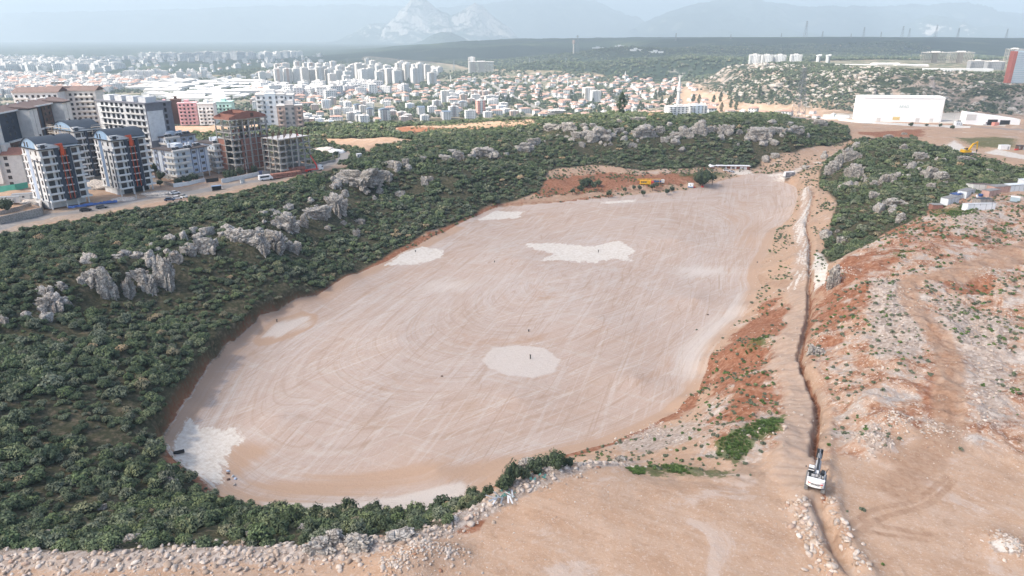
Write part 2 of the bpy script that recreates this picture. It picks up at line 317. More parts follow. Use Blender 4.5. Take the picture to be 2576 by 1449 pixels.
for q, k, so in (([(1800,1110),(1900,1060),(1975,1040),(1965,1080),(1900,1110),(1850,1170),(1800,1150)], 1, 2), ([(1560,1170),(1700,1170),(1860,1175),(1850,1205),(1700,1200),(1570,1195)], .62, 2), ([(1850,870),(1960,830),(1960,860),(1880,900)], .6, 4),
              ([(2340,525),(2460,515),(2470,540),(2340,550)], .7, 5), ([(1700,432),(1830,432),(1850,445),(1700,450)], .7, 6), ([(2180,640),(2300,600),(2330,640),(2260,700)], .5, 8), ([(2380,345),(2500,340),(2576,350),(2576,375),(2440,372)], .62, 8), ([(1150,475),(1250,520),(1050,590),(1000,600)], .4, 8)):
    M_grn = mx(M_grn, poly_mask(q, so)*k)
ROADU = [(-140,612),(0,574),(100,548),(200,531),(300,513),(400,497),(500,481),(600,463),(700,441),(780,424),(840,409),(868,396),(862,386),(830,380),(790,376)]
M_asp = line_mask(ROADU, 4.2, .5)
M_verge = line_mask(ROADU, 11, 3)
PATHS = [([(2650,600),(2576,622),(2480,655),(2380,690),(2290,702),(2285,740),(2310,790),(2360,850),(2390,910),(2385,970),(2385,1050)], 2.6), ([(2576,640),(2440,690),(2330,700)], 2), ([(2390,1060),(2330,1160),(2250,1230)], 2.5), ([(1905,695),(1960,712),(2010,728)], 2),
         ([(1850,470),(1950,440),(2080,400),(2140,365)], 3.5), ([(2380,1200),(2300,1260),(2180,1290),(2060,1400)], .5), ([(2400,1210),(2330,1270),(2200,1310),(2110,1400)], .5), ([(2170,1310),(2250,1330),(2340,1345)], .5), ([(2165,1335),(2200,1340),(2330,1360)], .4), ([(2230,1150),(2330,1170),(2390,1090)], 1.6), ([(1880,440),(1870,560),(1850,680)], 3), ([(1280,510),(1420,495),(1600,478),(1750,470)], 1.6), ([(1500,490),(1400,505),(1260,520)],1.5)]
M_path = np.zeros(XX.shape)
for q, w in PATHS: M_path = mx(M_path, line_mask(q, w, 1.5 if w > 1 else .35))
ROADN = [(1990,296),(2080,303),(2200,310),(2350,317),(2500,323),(2700,332)]
M_asp = mx(M_asp, line_mask(ROADN, 4.5, 1)); 
M_chalk = mx(M_chalk, poly_mask([(2070,288),(2160,300),(2450,314),(2530,318),(2520,290),(2160,285)], 3))
M_chalk = mx(M_chalk, poly_mask([(2330,365),(2400,350),(2440,372),(2520,392),(2650,415),(2650,395),(2500,375),(2400,385),(2340,372)], 8)*.95)
M_tan = mx(M_tan, poly_mask([(2440,372),(2576,372),(2650,400),(2500,392)], 8)*.8)
M_chalk = mx(M_chalk, poly_mask([(2495,1362),(2560,1362),(2572,1388),(2510,1388)], .8)); M_chalk = mx(M_chalk, poly_mask([(1830,425),(1890,425),(1905,440),(1840,440)], 3)*.6)
M_tan = mx(M_tan, poly_mask([(1120,318),(1330,303),(1345,310),(1200,325)], 5))
M_chalk = mx(M_chalk, poly_mask([(1900,440),(2060,400),(2130,362),(2150,368),(2040,420),(2000,450)], 6)*.55)
# forest
def fpoly(q): return [p[:2] for p in picks(q)]
NEARF = [fpoly([(-250,640),(0,592),(100,570),(220,549),(330,527),(440,512),(520,498),(600,484),(700,462),(800,436),(870,420),(905,405),(935,388),(890,362),(830,350),(790,345),(700,345),(680,303),(1000,300),(1200,297),(1500,290),(1800,288),(2000,296),(2040,305),(2130,318),(2140,340),(2145,352),(2080,368),(1990,385),(1920,395),(1900,425),(1850,415),(1800,420),(1700,425),(1620,430),(1540,418),(1480,415),(1380,430),(1360,480),(1300,505),
                (1240,512),(1150,560),(1080,580),(980,640),(880,690),(780,745),(690,778),(630,810),(570,862),(520,915),(480,975),(430,1040),(405,1100),(420,1180),(480,1250),(560,1285),(700,1300),(900,1305),(1100,1310),(1160,1300),(1140,1320),(1000,1350),(700,1368),(400,1380),(200,1380),(0,1385),(-250,1395)]),
         fpoly([(2060,430),(2130,365),(2180,345),(2300,345),(2340,368),(2440,395),(2576,425),(2700,440),(2700,490),(2576,460),(2500,470),(2430,490),(2400,505),(2330,535),(2290,560),(2220,590),(2160,625),(2095,660),(2070,640),(2090,560),(2105,510),(2060,470)])]
S1 = sd_poly(XX, YY, NEARF[0]); S2 = sd_poly(XX, YY, NEARF[1])
S3 = sd_poly(XX, YY, [(-250,470),(-215,440),(-160,412),(-118,392),(-92,382),(-70,400),(-60,640),(-180,600)])
M_for = clampf(.5+mx(mx(S1, S2), S3)/8, 0, 1)
M_for *= 1-poly_mask([(800,348),(960,345),(1050,352),(950,368),(930,385),(850,365)], 6)*.75
BERMM = (bd > 1.6)*(bside > 0)*(out > 2.0)*(XX < -4)*(YY < 125)*(XX > -90); M_for = mx(M_for, BERMM*1.0)
M_for *= 1-poly_mask([(990,322),(1100,315),(1340,300),(1345,312),(1200,325),(1000,335)], 4)
M_asp = mx(M_asp, line_mask([(1205,198),(1240,215),(1280,238),(1330,262),(1390,288)], 7, 2))
M_for *= (1-M_asp)
FARF = [[Pd(u, v, Y)[:2] for u, v, Y in [(1080,150,3600),(1200,170,2700),(1300,185,2350),(1480,192,2200),(1560,205,2050),(1700,203,2000),(1790,190,1950),(1830,168,1720),(2040,165,2000),(2200,160,2100),(2600,150,2200),(3000,140,3000),(2900,95,5000),(1300,95,6500),(600,140,6000)]]]
farf = clampf(.5+sd_poly(XX, YY, FARF[0])/100, 0, 1)
bandn = fbm(XX, YY*.35, 1500, 3, 71)
M_ff = mx(farf, (1-sstep(.02, .16, bandn))*sstep(2280, 2450, YY+bandn*300))
M_ff = mx(M_ff, sstep(5200, 6500, YY)*.8)
M_city = sstep(700, 850, YY)*(1-M_ff)*(1-hillm)*(1-M_for)
M_hill = hillm*slope
fin = np.array([(a, b) for a in np.arange(-100, 200, 6.) for b in np.arange(100, 470, 6.)]); fin = fin[sd_poly(fin[:, 0], fin[:, 1], FLOOR) > 0]; cxm, cym = fin.mean(0); ev, ec = np.linalg.eigh(np.cov((fin-fin.mean(0)).T))
e1 = ((XX-cxm)*ec[0, 0]+(YY-cym)*ec[1, 0])/math.sqrt(ev[0])/2; e2 = ((XX-cxm)*ec[0, 1]+(YY-cym)*ec[1, 1])/math.sqrt(ev[1])/2; ell = 70*(1-np.sqrt(e1*e1+e2*e2)); wf = sstep(2, 34, SDF); flow_d = SDF*(1-wf)+ell*wf+fbm(XX, YY, 45, 2, 171)*3*wf; ang = np.arctan2(YY-cym, XX-cxm)*90
def add_attr(me, name, arrs):
    a = me.color_attributes.new(name, 'FLOAT_COLOR', 'POINT')
    d = np.stack([np.asarray(q, np.float32).ravel() for q in arrs], 1); a.data.foreach_set('color', np.ascontiguousarray(d).ravel())
def grid_mesh(name, X, Y, Z):
    ny, nx = X.shape; me = bpy.data.meshes.new(name); me.vertices.add(nx*ny)
    me.vertices.foreach_set('co', np.stack([X.ravel(), Y.ravel(), Z.ravel()], 1).astype(np.float32).ravel())
    idx = np.arange(nx*ny).reshape(ny, nx); q = np.stack([idx[:-1, :-1], idx[:-1, 1:], idx[1:, 1:], idx[1:, :-1]], -1).reshape(-1, 4)
    me.loops.add(q.size); me.polygons.add(len(q)); me.loops.foreach_set('vertex_index', q.ravel().astype(np.int32))
    me.polygons.foreach_set('loop_start', (np.arange(len(q))*4).astype(np.int32)); me.polygons.foreach_set('loop_total', np.full(len(q), 4, np.int32))
    me.update(); me.polygons.foreach_set('use_smooth', np.ones(len(q), bool)); return me
gme = grid_mesh('ground', XX, YY, ZZ)
add_attr(gme, 'ma', (M_floor, M_chalk, M_red, M_rub)); add_attr(gme, 'mb', (M_grn, M_asp, M_for, M_path)); add_attr(gme, 'mc', (M_city, M_ff, M_hill, M_tan)); add_attr(gme, 'md', (M_pale, clampf(flow_d/200+.5, 0, 1), ang/2000+.5, M_verge))
add_attr(gme, 'me', (emb, (ts/500), clampf(1-td/20, 0, 1), M_bad))
ground = bpy.data.objects.new('ground', gme); COL.objects.link(ground); ground['kind'] = 'structure'
print('terrain', time.time()-T0)
# ---------------------------------------------------------------- materials
class G:
    "small helper around a node tree"
    def __init__(s, name, rough=.85):
        s.m = bpy.data.materials.new(name); s.m.use_nodes = True; s.t = s.m.node_tree; s.b = s.t.nodes['Principled BSDF']
        s.b.inputs['Roughness'].default_value = rough; s.b.inputs['Specular IOR Level'].default_value = .25
    def n(s, k, **kw):
        o = s.t.nodes.new(k)
        for a, v in kw.items(): setattr(o, a, v)
        return o
    def l(s, a, b): s.t.links.new(a, b)
    def val(s, sock, v):
        if hasattr(v, 'is_linked') or isinstance(v, bpy.types.NodeSocket): s.l(v, sock)
        else: sock.default_value = v
    def math(s, op, a, b=0.0, c=None):
        o = s.n('ShaderNodeMath', operation=op); s.val(o.inputs[0], a); s.val(o.inputs[1], b)
        if c is not None: s.val(o.inputs[2], c)
        return o.outputs[0]
    def vscale(s, v, x, y, z):
        o = s.n('ShaderNodeVectorMath', operation='MULTIPLY'); s.l(v, o.inputs[0]); o.inputs[1].default_value = (x, y, z); return o.outputs[0]
    def noise(s, sc, det=3, vec=None, rough=.55, dist=0):
        o = s.n('ShaderNodeTexNoise'); o.inputs['Scale'].default_value = sc; o.inputs['Detail'].default_value = det; o.inputs['Roughness'].default_value = rough; o.inputs['Distortion'].default_value = dist
        if vec is not None: s.l(vec, o.inputs['Vector'])
        return o.outputs[0]
    def vor(s, sc, vec=None, feat='F1', out='Distance'):
        o = s.n('ShaderNodeTexVoronoi', feature=feat); o.inputs['Scale'].default_value = sc
        if vec is not None: s.l(vec, o.inputs['Vector'])
        return o.outputs[out]
    def ss(s, x, a, b, lo=0.0, hi=1.0):
        o = s.n('ShaderNodeMapRange', interpolation_type='SMOOTHSTEP'); s.val(o.inputs[0], x); o.inputs[1].default_value = a; o.inputs[2].default_value = b; o.inputs[3].default_value = lo; o.inputs[4].default_value = hi; return o.outputs[0]
    def mix(s, f, a, b, mode='MIX'):
        o = s.n('ShaderNodeMix', data_type='RGBA', blend_type=mode); s.val(o.inputs[0], f)
        for i, q in ((6, a), (7, b)):
            if isinstance(q, tuple): o.inputs[i].default_value = (*q, 1)
            else: s.l(q, o.inputs[i])
        return o.outputs[2]
    def ramp(s, x, stops):
        o = s.n('ShaderNodeValToRGB'); s.l(x, o.inputs[0]); e = o.color_ramp.elements
        while len(e) < len(stops): e.new(.5)
        for q, (p, c) in zip(e, stops): q.position = p; q.color = (*c, 1)
        return o.outputs[0]
    def attr(s, name, typ='GEOMETRY'):
        o = s.n('ShaderNodeAttribute', attribute_name=name, attribute_type=typ); return o
    def split(s, c):
        o = s.n('ShaderNodeSeparateColor'); s.l(c, o.inputs[0]); return o.outputs
    def pos(s): return s.n('ShaderNodeNewGeometry').outputs['Position']
    def obj(s): return s.n('ShaderNodeTexCoord').outputs['Object']
    def bump(s, h, strength, dist):
        o = s.n('ShaderNodeBump'); o.inputs['Strength'].default_value = strength; o.inputs['Distance'].default_value = dist; s.l(h, o.inputs['Height']); s.l(o.outputs[0], s.b.inputs['Normal']); return o
    def base(s, c):
        if isinstance(c, tuple): s.b.inputs['Base Color'].default_value = (*c, 1)
        else: s.l(c, s.b.inputs['Base Color'])
g = G('ground_soil', .95); g.b.inputs['Specular IOR Level'].default_value = .1
pos = g.pos()
A, B_, Cc, D_ = [g.attr(k) for k in ('ma', 'mb', 'mc', 'md')]; E_ = g.attr('me')
fl, ch, rd = g.split(A.outputs['Color'])[:3]; ru = A.outputs['Alpha']
gr, asp, fo = g.split(B_.outputs['Color'])[:3]; pa = B_.outputs['Alpha']
ci, ff, hi = g.split(Cc.outputs['Color'])[:3]; ta = Cc.outputs['Alpha']
pl, fd, fs = g.split(D_.outputs['Color'])[:3]; ve = D_.outputs['Alpha']
em, tss, tdd = g.split(E_.outputs['Color'])[:3]
n_big = g.noise(.018, 4, pos); n_mid = g.noise(.12, 5, pos, .6); n_sm = g.noise(.9, 5, pos, .65); n_fine = g.noise(4.5, 3, pos, .6); n_far = g.noise(.035, 6, pos, .7)
def msk(m, n=n_mid, k=.7, w=.12):   # mask with its edge broken up by noise
    return g.ss(g.math('ADD', m, g.math('MULTIPLY', g.math('SUBTRACT', n, .5), k)), .5-w, .5+w)
# flow coordinates of the graded floor
dm = g.math('MULTIPLY', g.math('SUBTRACT', fd, .5), 200.0); sm = g.math('MULTIPLY', g.math('SUBTRACT', fs, .5), 2000.0)
def flow(a, b):
    o = g.n('ShaderNodeCombineXYZ'); g.l(g.math('MULTIPLY', dm, a), o.inputs[0]); g.l(g.math('MULTIPLY', sm, b), o.inputs[1]); return o.outputs[0]
wv = g.math('ADD', dm, g.math('MULTIPLY', n_big, 40.0)); 
def flow2(a, b):
    o = g.n('ShaderNodeCombineXYZ'); g.l(g.math('MULTIPLY', wv, a), o.inputs[0]); g.l(g.math('MULTIPLY', sm, b), o.inputs[1]); return o.outputs[0]
st1 = g.noise(1, 5, flow(.42, .016), .7, .15); st2 = g.noise(1, 4, flow(1.7, .04), .65); st3 = g.noise(1, 6, flow(.045, .011), .65, .1)
# second family of straight passes
o = g.n('ShaderNodeVectorRotate', rotation_type='Z_AXIS'); o.inputs['Angle'].default_value = .5; g.l(pos, o.inputs[0])
st4 = g.noise(1, 4, g.vscale(o.outputs[0], .02, .42, 0), .7, .1)
o = g.n('ShaderNodeVectorRotate', rotation_type='Z_AXIS'); o.inputs['Angle'].default_value = -.7; g.l(pos, o.inputs[0])
st5 = g.noise(1, 4, g.vscale(o.outputs[0], .015, .6, 0), .7, .1)
sand = g.ramp(n_mid, [(.25, (.47,.30,.195)), (.5, (.56,.385,.265)), (.75, (.64,.475,.36))])
sand = g.mix(g.ss(n_sm, .5, .78, 0, .45), sand, (.66,.54,.44))
sand = g.mix(g.ss(n_big, .5, .7, 0, .5), sand, (.50,.33,.22))
fine = g.ss(g.noise(1.8, 6, pos, .8), .53, .64, 0, .6); sand = g.mix(fine, sand, (.68,.57,.48)); sand = g.mix(g.ss(g.noise(.5, 6, pos, .8, .5), .47, .38, 0, .6), sand, (.44,.285,.185)); sand = g.mix(g.ss(g.noise(3.2, 4, pos, .85), .58, .68, 0, .6), sand, (.36,.235,.155)); sand = g.mix(g.ss(g.noise(2.3, 4, pos, .85), .57, .66, 0, .6), sand, (.78,.68,.60)); sand = g.mix(g.ss(g.noise(1, 5, g.vscale(o.outputs[0], .05, .5, 0), .75, .6), .56, .64, 0, .5), sand, (.48,.31,.20)) if False else sand; sand = g.mix(g.ss(g.noise(.07, 6, pos, .7, 1), .54, .64, 0, .55), sand, (.66,.57,.505))
col = sand
dry = g.ramp(n_sm, [(.3, (.14,.105,.065)), (.5, (.30,.20,.13)), (.7, (.46,.34,.25))])
col = g.mix(g.math('MULTIPLY', g.ss(g.math('ADD', n_mid, g.math('MULTIPLY', g.math('SUBTRACT', n_sm, .5), .5)), .5, .68), .55), col, dry)
platem = g.math('MULTIPLY', 1.0, 1.0)
gz = g.n('ShaderNodeSeparateXYZ'); g.l(pos, gz.inputs[0]); px_, py_, pz_ = gz.outputs
plat = g.math('MULTIPLY', g.ss(pz_, 24.2, 24.8), g.ss(py_, 100, 92)); col = g.mix(g.math('MULTIPLY', plat, .92), col, sand)
tracks = g.math('MULTIPLY', g.ss(st4, .5, .62), .35); col = g.mix(g.math('MULTIPLY', tracks, plat), col, (.62,.47,.36))
city = g.ramp(n_far, [(.3, (.07,.10,.06)), (.47, (.14,.155,.10)), (.56, (.32,.28,.22)), (.72, (.50,.43,.36))])
col = g.mix(ci, col, city)
bad = E_.outputs['Alpha']; bn = g.noise(.16, 7, pos, .72, .6)
bc = g.ramp(bn, [(.34, (.24,.10,.06)), (.44, (.42,.23,.14)), (.51, (.55,.385,.28)), (.58, (.50,.43,.375)), (.68, (.69,.62,.55))])
bc = g.mix(g.ss(g.noise(1.5, 5, pos, .8), .54, .60, 0, .8), bc, (.76,.69,.61)); bc = g.mix(g.ss(g.noise(2.2, 4, pos, .85), .57, .66, 0, .7), bc, (.25,.15,.10)); bc = g.mix(g.ss(g.noise(.9, 5, g.vscale(pos, 1, 1, 1), .8), .40, .33, 0, .6), bc, (.16,.12,.07)); bc = g.mix(g.ss(g.noise(.35, 6, pos, .75), .60, .66, 0, .6), bc, (.11,.13,.055))  # dark noise patches paint crevice shade into the soil colour
col = g.mix(msk(bad, n_mid, .6, .2), col, bc)
red = g.ramp(n_sm, [(.3, (.23,.085,.045)), (.5, (.36,.165,.095)), (.72, (.50,.31,.21))]); col = g.mix(msk(rd, n_mid, 1.5, .1), col, red)
stn = g.vor(1.1, pos); rub = g.ramp(g.mix(.5, g.vor(1.6, pos, out='Color'), n_sm), [(.2, (.26,.20,.16)), (.45, (.47,.385,.32)), (.8, (.68,.60,.53))])
col = g.mix(msk(ru, n_sm, .8), col, rub)
soil_f = g.ramp(n_sm, [(.3, (.04,.045,.025)), (.5, (.085,.085,.05)), (.7, (.22,.17,.12))]); 
path = g.ramp(n_sm, [(.3, (.36,.215,.135)), (.7, (.54,.38,.27))]); col = g.mix(g.math('MULTIPLY', msk(pa, n_mid, .5, .25), .8), col, path)
# embankment: blade steps across
stp = g.math('SINE', g.math('MULTIPLY', tss, 500*2.6)); embc = g.mix(g.ss(g.math('ADD', stp, g.math('MULTIPLY', g.math('SUBTRACT', n_sm, .5), 3.0)), .2, 1.2, 0, .5), (.52,.385,.29), (.36,.245,.18)); embc = g.mix(g.ss(n_sm, .4, .65, 0, .6), embc, (.60,.48,.39))
col = g.mix(g.math('MULTIPLY', em, .9), col, embc)
# floor
fc = g.ramp(st3, [(.3, (.56,.415,.325)), (.5, (.59,.475,.405)), (.68, (.62,.54,.49))])
fc = g.mix(g.ss(st1, .46, .68, 0, .3), fc, (.50,.35,.24)); fc = g.mix(g.ss(st4, .52, .62, 0, .4), fc, (.63,.565,.505)); fc = g.mix(g.ss(st5, .54, .64, 0, .4), fc, (.49,.36,.27))
fc = g.mix(g.ss(st2, .52, .66, 0, .25), fc, (.65,.59,.53)); fc = g.mix(g.ss(n_mid, .5, .7, 0, .45), fc, (.54,.40,.30)); fc = g.mix(g.ss(g.noise(.8, 4, pos, .8), .56, .66, 0, .22), fc, (.44,.33,.25))
def thin(n, w, a): return g.math('MULTIPLY', g.ss(g.math('ABSOLUTE', g.math('SUBTRACT', n, .5)), w, 0), a)
ln1 = g.noise(1, 2, flow(.30, .010), .5, .2); ln2 = g.noise(1, 2, g.vscale(o.outputs[0], .012, .22, 0), .5, .3)
o2 = g.n('ShaderNodeVectorRotate', rotation_type='Z_AXIS'); o2.inputs['Angle'].default_value = -1.25; g.l(pos, o2.inputs[0]); ln3 = g.noise(1, 2, g.vscale(o2.outputs[0], .010, .2, 0), .5, .5)
fc = g.mix(thin(ln1, .022, .35), fc, (.42,.29,.20)); fc = g.mix(thin(ln2, .016, .5), fc, (.70,.63,.57)); fc = g.mix(thin(ln3, .014, .5), fc, (.43,.30,.21))
fc = g.mix(g.ss(g.noise(1, 6, flow(.10, .02), .75), .56, .68, 0, .6), fc, (.52,.34,.225)); fc = g.mix(g.ss(g.noise(1, 6, flow(.08, .015), .75), .44, .34, 0, .6), fc, (.63,.58,.535))
fc = g.mix(g.ss(g.noise(1, 4, flow(1.1, .08), .7), .5, .64, 0, .16), fc, (.70,.635,.585)); fc = g.mix(g.ss(g.noise(1, 4, flow(.8, .05), .7), .48, .36, 0, .22), fc, (.47,.34,.265)); fc = g.mix(g.ss(g.noise(1, 4, g.vscale(o2.outputs[0], .02, .5, 0), .7, .1), .53, .61, 0, .35), fc, (.68,.61,.56)); fc = g.mix(g.ss(g.noise(.45, 5, pos, .75), .58, .68, 0, .3), fc, (.46,.33,.25))
fc = g.mix(msk(ta, st1, 1.1, .25), fc, (.55,.385,.275))
fc = g.mix(g.math('MULTIPLY', msk(pl, st1, 1.2, .25), .8), fc, (.72,.66,.60))
fc = g.mix(g.math('MULTIPLY', g.ss(n_fine, .45, .75), .25), fc, (.42,.34,.28))
col = g.mix(msk(fl, n_sm, .5, .08), col, fc)
col = g.mix(g.math('MULTIPLY', g.math('MULTIPLY', ta, g.math('SUBTRACT', 1.0, fl)), .9), col, (.58,.41,.28))
chk = g.ramp(n_sm, [(.3, (.66,.58,.49)), (.6, (.83,.79,.72))]); col = g.mix(g.math('MULTIPLY', msk(ch, g.math('ADD', g.math('MULTIPLY', st1, .7), g.math('MULTIPLY', n_sm, .3)), 1.7, .08), .97), col, chk)
col = g.mix(msk(fo, n_sm, .4), col, soil_f)
grass = g.ramp(n_sm, [(.3, (.035,.07,.018)), (.7, (.13,.17,.05))]); col = g.mix(g.math('MULTIPLY', msk(gr, n_sm, 1.0, .1), .8), col, grass)
col = g.mix(g.math('MULTIPLY', msk(ve, n_mid, .5, .2), .8), col, g.ramp(n_sm, [(.3, (.34,.27,.21)), (.7, (.56,.48,.40))]))
col = g.mix(asp, col, g.ramp(n_mid, [(.3, (.29,.275,.26)), (.7, (.40,.385,.37))]))
# hill: rock, scrub and bare ground
hn = g.noise(.045, 6, pos, .72); hv = g.vor(.06, g.mix(.25, pos, g.n('ShaderNodeTexNoise').outputs[1], 'ADD'))
nz = g.n('ShaderNodeSeparateXYZ'); g.l(g.n('ShaderNodeNewGeometry').outputs['Normal'], nz.inputs[0]); steep = g.ss(nz.outputs[2], .93, .74)
rock = g.ramp(g.noise(.12, 5, pos, .7), [(.3, (.20,.17,.155)), (.5, (.38,.335,.30)), (.7, (.56,.52,.48))])
scrub = g.ramp(hn, [(.44, (.035,.05,.03)), (.50, (.07,.085,.05)), (.53, (.26,.21,.17)), (.62, (.46,.38,.32))])
hc = g.mix(g.math('MULTIPLY', steep, g.ss(hn, .42, .55)), scrub, rock)
col = g.mix(hi, col, hc)
ffc = g.ramp(g.noise(.05, 6, pos, .75), [(.3, (.014,.026,.022)), (.52, (.03,.05,.034)), (.66, (.055,.08,.045)), (.74, (.10,.11,.07))])
ffc = g.mix(g.math('MULTIPLY', steep, g.ss(hn, .5, .6)), ffc, (.30,.29,.27)); ffc = g.mix(g.ss(g.noise(.0035, 4, pos), .56, .66, 0, .6), ffc, (.12,.15,.075))
col = g.mix(msk(ff, n_big, .3), col, ffc)
tone = g.n('ShaderNodeVectorMath', operation='MULTIPLY'); g.l(col, tone.inputs[0]); tone.inputs[1].default_value = (.71, .70, .70); g.base(tone.outputs[0])
h1 = g.math('ADD', g.math('MULTIPLY', n_sm, .5), g.math('MULTIPLY', n_fine, .15))
h1 = g.math('ADD', h1, g.math('MULTIPLY', g.math('MULTIPLY', st2, fl), .35)); h1 = g.math('ADD', h1, g.math('MULTIPLY', g.math('MULTIPLY', stn, ru), -.35))
h1 = g.math('ADD', h1, g.math('MULTIPLY', g.math('MULTIPLY', g.noise(.06, 6, pos, .75), g.math('ADD', ff, hi)), 8.0))
g.bump(h1, .75, .45)
gme.materials.append(g.m)
# ---------------------------------------------------------------- haze
def haze_box():
    x0, x1, y0, y1, z0, z1 = -15500, 17500, -300, 23500, -120, 1500
    me = bpy.data.meshes.new('haze'); vs = [(x, y, z) for z in (z0, z1) for y in (y0, y1) for x in (x0, x1)]
    me.from_pydata(vs, [], [(0,2,3,1),(4,5,7,6),(0,1,5,4),(2,6,7,3),(0,4,6,2),(1,3,7,5)]); o = bpy.data.objects.new('haze', me); COL.objects.link(o); o['kind'] = 'stuff'
    m = bpy.data.materials.new('haze_air'); m.use_nodes = True; t = m.node_tree; t.nodes.remove(t.nodes['Principled BSDF'])
    v = t.nodes.new('ShaderNodeVolumePrincipled'); v.inputs['Color'].default_value = (.66, .84, 1, 1); v.inputs['Density'].default_value = HAZE; v.inputs['Anisotropy'].default_value = 0.0
    t.links.new(v.outputs[0], t.nodes['Material Output'].inputs['Volume']); me.materials.append(m)
HAZE = .000145
haze_box()
# ---------------------------------------------------------------- helpers for things
def tag(o, label=None, cat=None, group=None, kind=None):
    if label: o['label'] = label
    if cat: o['category'] = cat
    if group: o['group'] = group
    if kind: o['kind'] = kind
    return o
def link(name, me, loc=(0,0,0), rot=(0,0,0), sc=(1,1,1), parent=None):
    o = bpy.data.objects.new(name, me); COL.objects.link(o); o.location = loc; o.rotation_euler = rot
    o.scale = sc if hasattr(sc, '__len__') else (sc,)*3
    if parent: o.parent = parent
    return o
def np_mesh(name, V, F, mats=(), mi=None, smooth=False, attrs=None):
    me = bpy.data.meshes.new(name); V = np.asarray(V, np.float32); F = np.asarray(F, np.int32); k = F.shape[1]
    me.vertices.add(len(V)); me.vertices.foreach_set('co', V.ravel()); me.loops.add(F.size); me.polygons.add(len(F))
    me.loops.foreach_set('vertex_index', F.ravel()); me.polygons.foreach_set('loop_start', (np.arange(len(F))*k).astype(np.int32)); me.polygons.foreach_set('loop_total', np.full(len(F), k, np.int32))
    if mi is not None: me.polygons.foreach_set('material_index', np.asarray(mi, np.int32))
    me.update()
    if smooth: me.polygons.foreach_set('use_smooth', np.ones(len(F), bool))
    for m in mats: me.materials.append(m)
    if attrs:
        for n, a in attrs.items():
            at = me.attributes.new(n, 'FLOAT', 'POINT'); at.data.foreach_set('value', np.asarray(a, np.float32))
    return me
def project(x, y, z):
    dy = y*CT-(z-CAMZ)*ST; up = y*ST+(z-CAMZ)*CT      # depth, up in camera
    return CU+x/dy*FOC, CV-up/dy*FOC, dy
# ---------------------------------------------------------------- leaves
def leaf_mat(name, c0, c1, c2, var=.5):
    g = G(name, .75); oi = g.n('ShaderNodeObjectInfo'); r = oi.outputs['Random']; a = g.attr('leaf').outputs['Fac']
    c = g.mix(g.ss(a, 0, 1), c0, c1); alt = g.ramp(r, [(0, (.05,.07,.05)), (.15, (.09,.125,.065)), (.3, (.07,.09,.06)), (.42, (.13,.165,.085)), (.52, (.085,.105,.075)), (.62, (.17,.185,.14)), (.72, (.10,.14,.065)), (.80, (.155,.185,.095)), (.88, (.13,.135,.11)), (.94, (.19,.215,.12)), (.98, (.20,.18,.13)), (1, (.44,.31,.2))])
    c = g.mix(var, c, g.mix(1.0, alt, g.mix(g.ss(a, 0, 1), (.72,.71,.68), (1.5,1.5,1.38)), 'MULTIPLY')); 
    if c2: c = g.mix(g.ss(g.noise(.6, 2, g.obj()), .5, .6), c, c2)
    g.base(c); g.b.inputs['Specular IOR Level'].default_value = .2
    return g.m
LEAF = leaf_mat('leaf_green', (.065,.09,.055), (.15,.19,.10), None, .85)
OLIVE = leaf_mat('leaf_olive', (.07,.09,.06), (.17,.19,.13), None, .15)
DARKL = leaf_mat('leaf_dark', (.025,.042,.025), (.06,.09,.045), None, .25)
g = G('bark'); g.base(g.ramp(g.noise(6, 3, g.obj()), [(.3, (.07,.05,.035)), (.7, (.16,.12,.09))])); BARK = g.m
g = G('leaf_core'); g.base((.035,.05,.03)); CORE = g.m  # solid dark balls inside each crown, blocking see-through
GRASSM = leaf_mat('grass_blades', (.05,.10,.025), (.12,.20,.055), None, .12)
def ico(sub):
    bm = bmesh.new(); bmesh.ops.create_icosphere(bm, subdivisions=sub, radius=1); V = np.array([v.co[:] for v in bm.verts]); F = np.array([[v.index for v in f.verts] for f in bm.faces]); bm.free(); return V, F
ICO1, ICO2, ICO3, ICO5 = ico(1), ico(2), ico(3), ico(5)
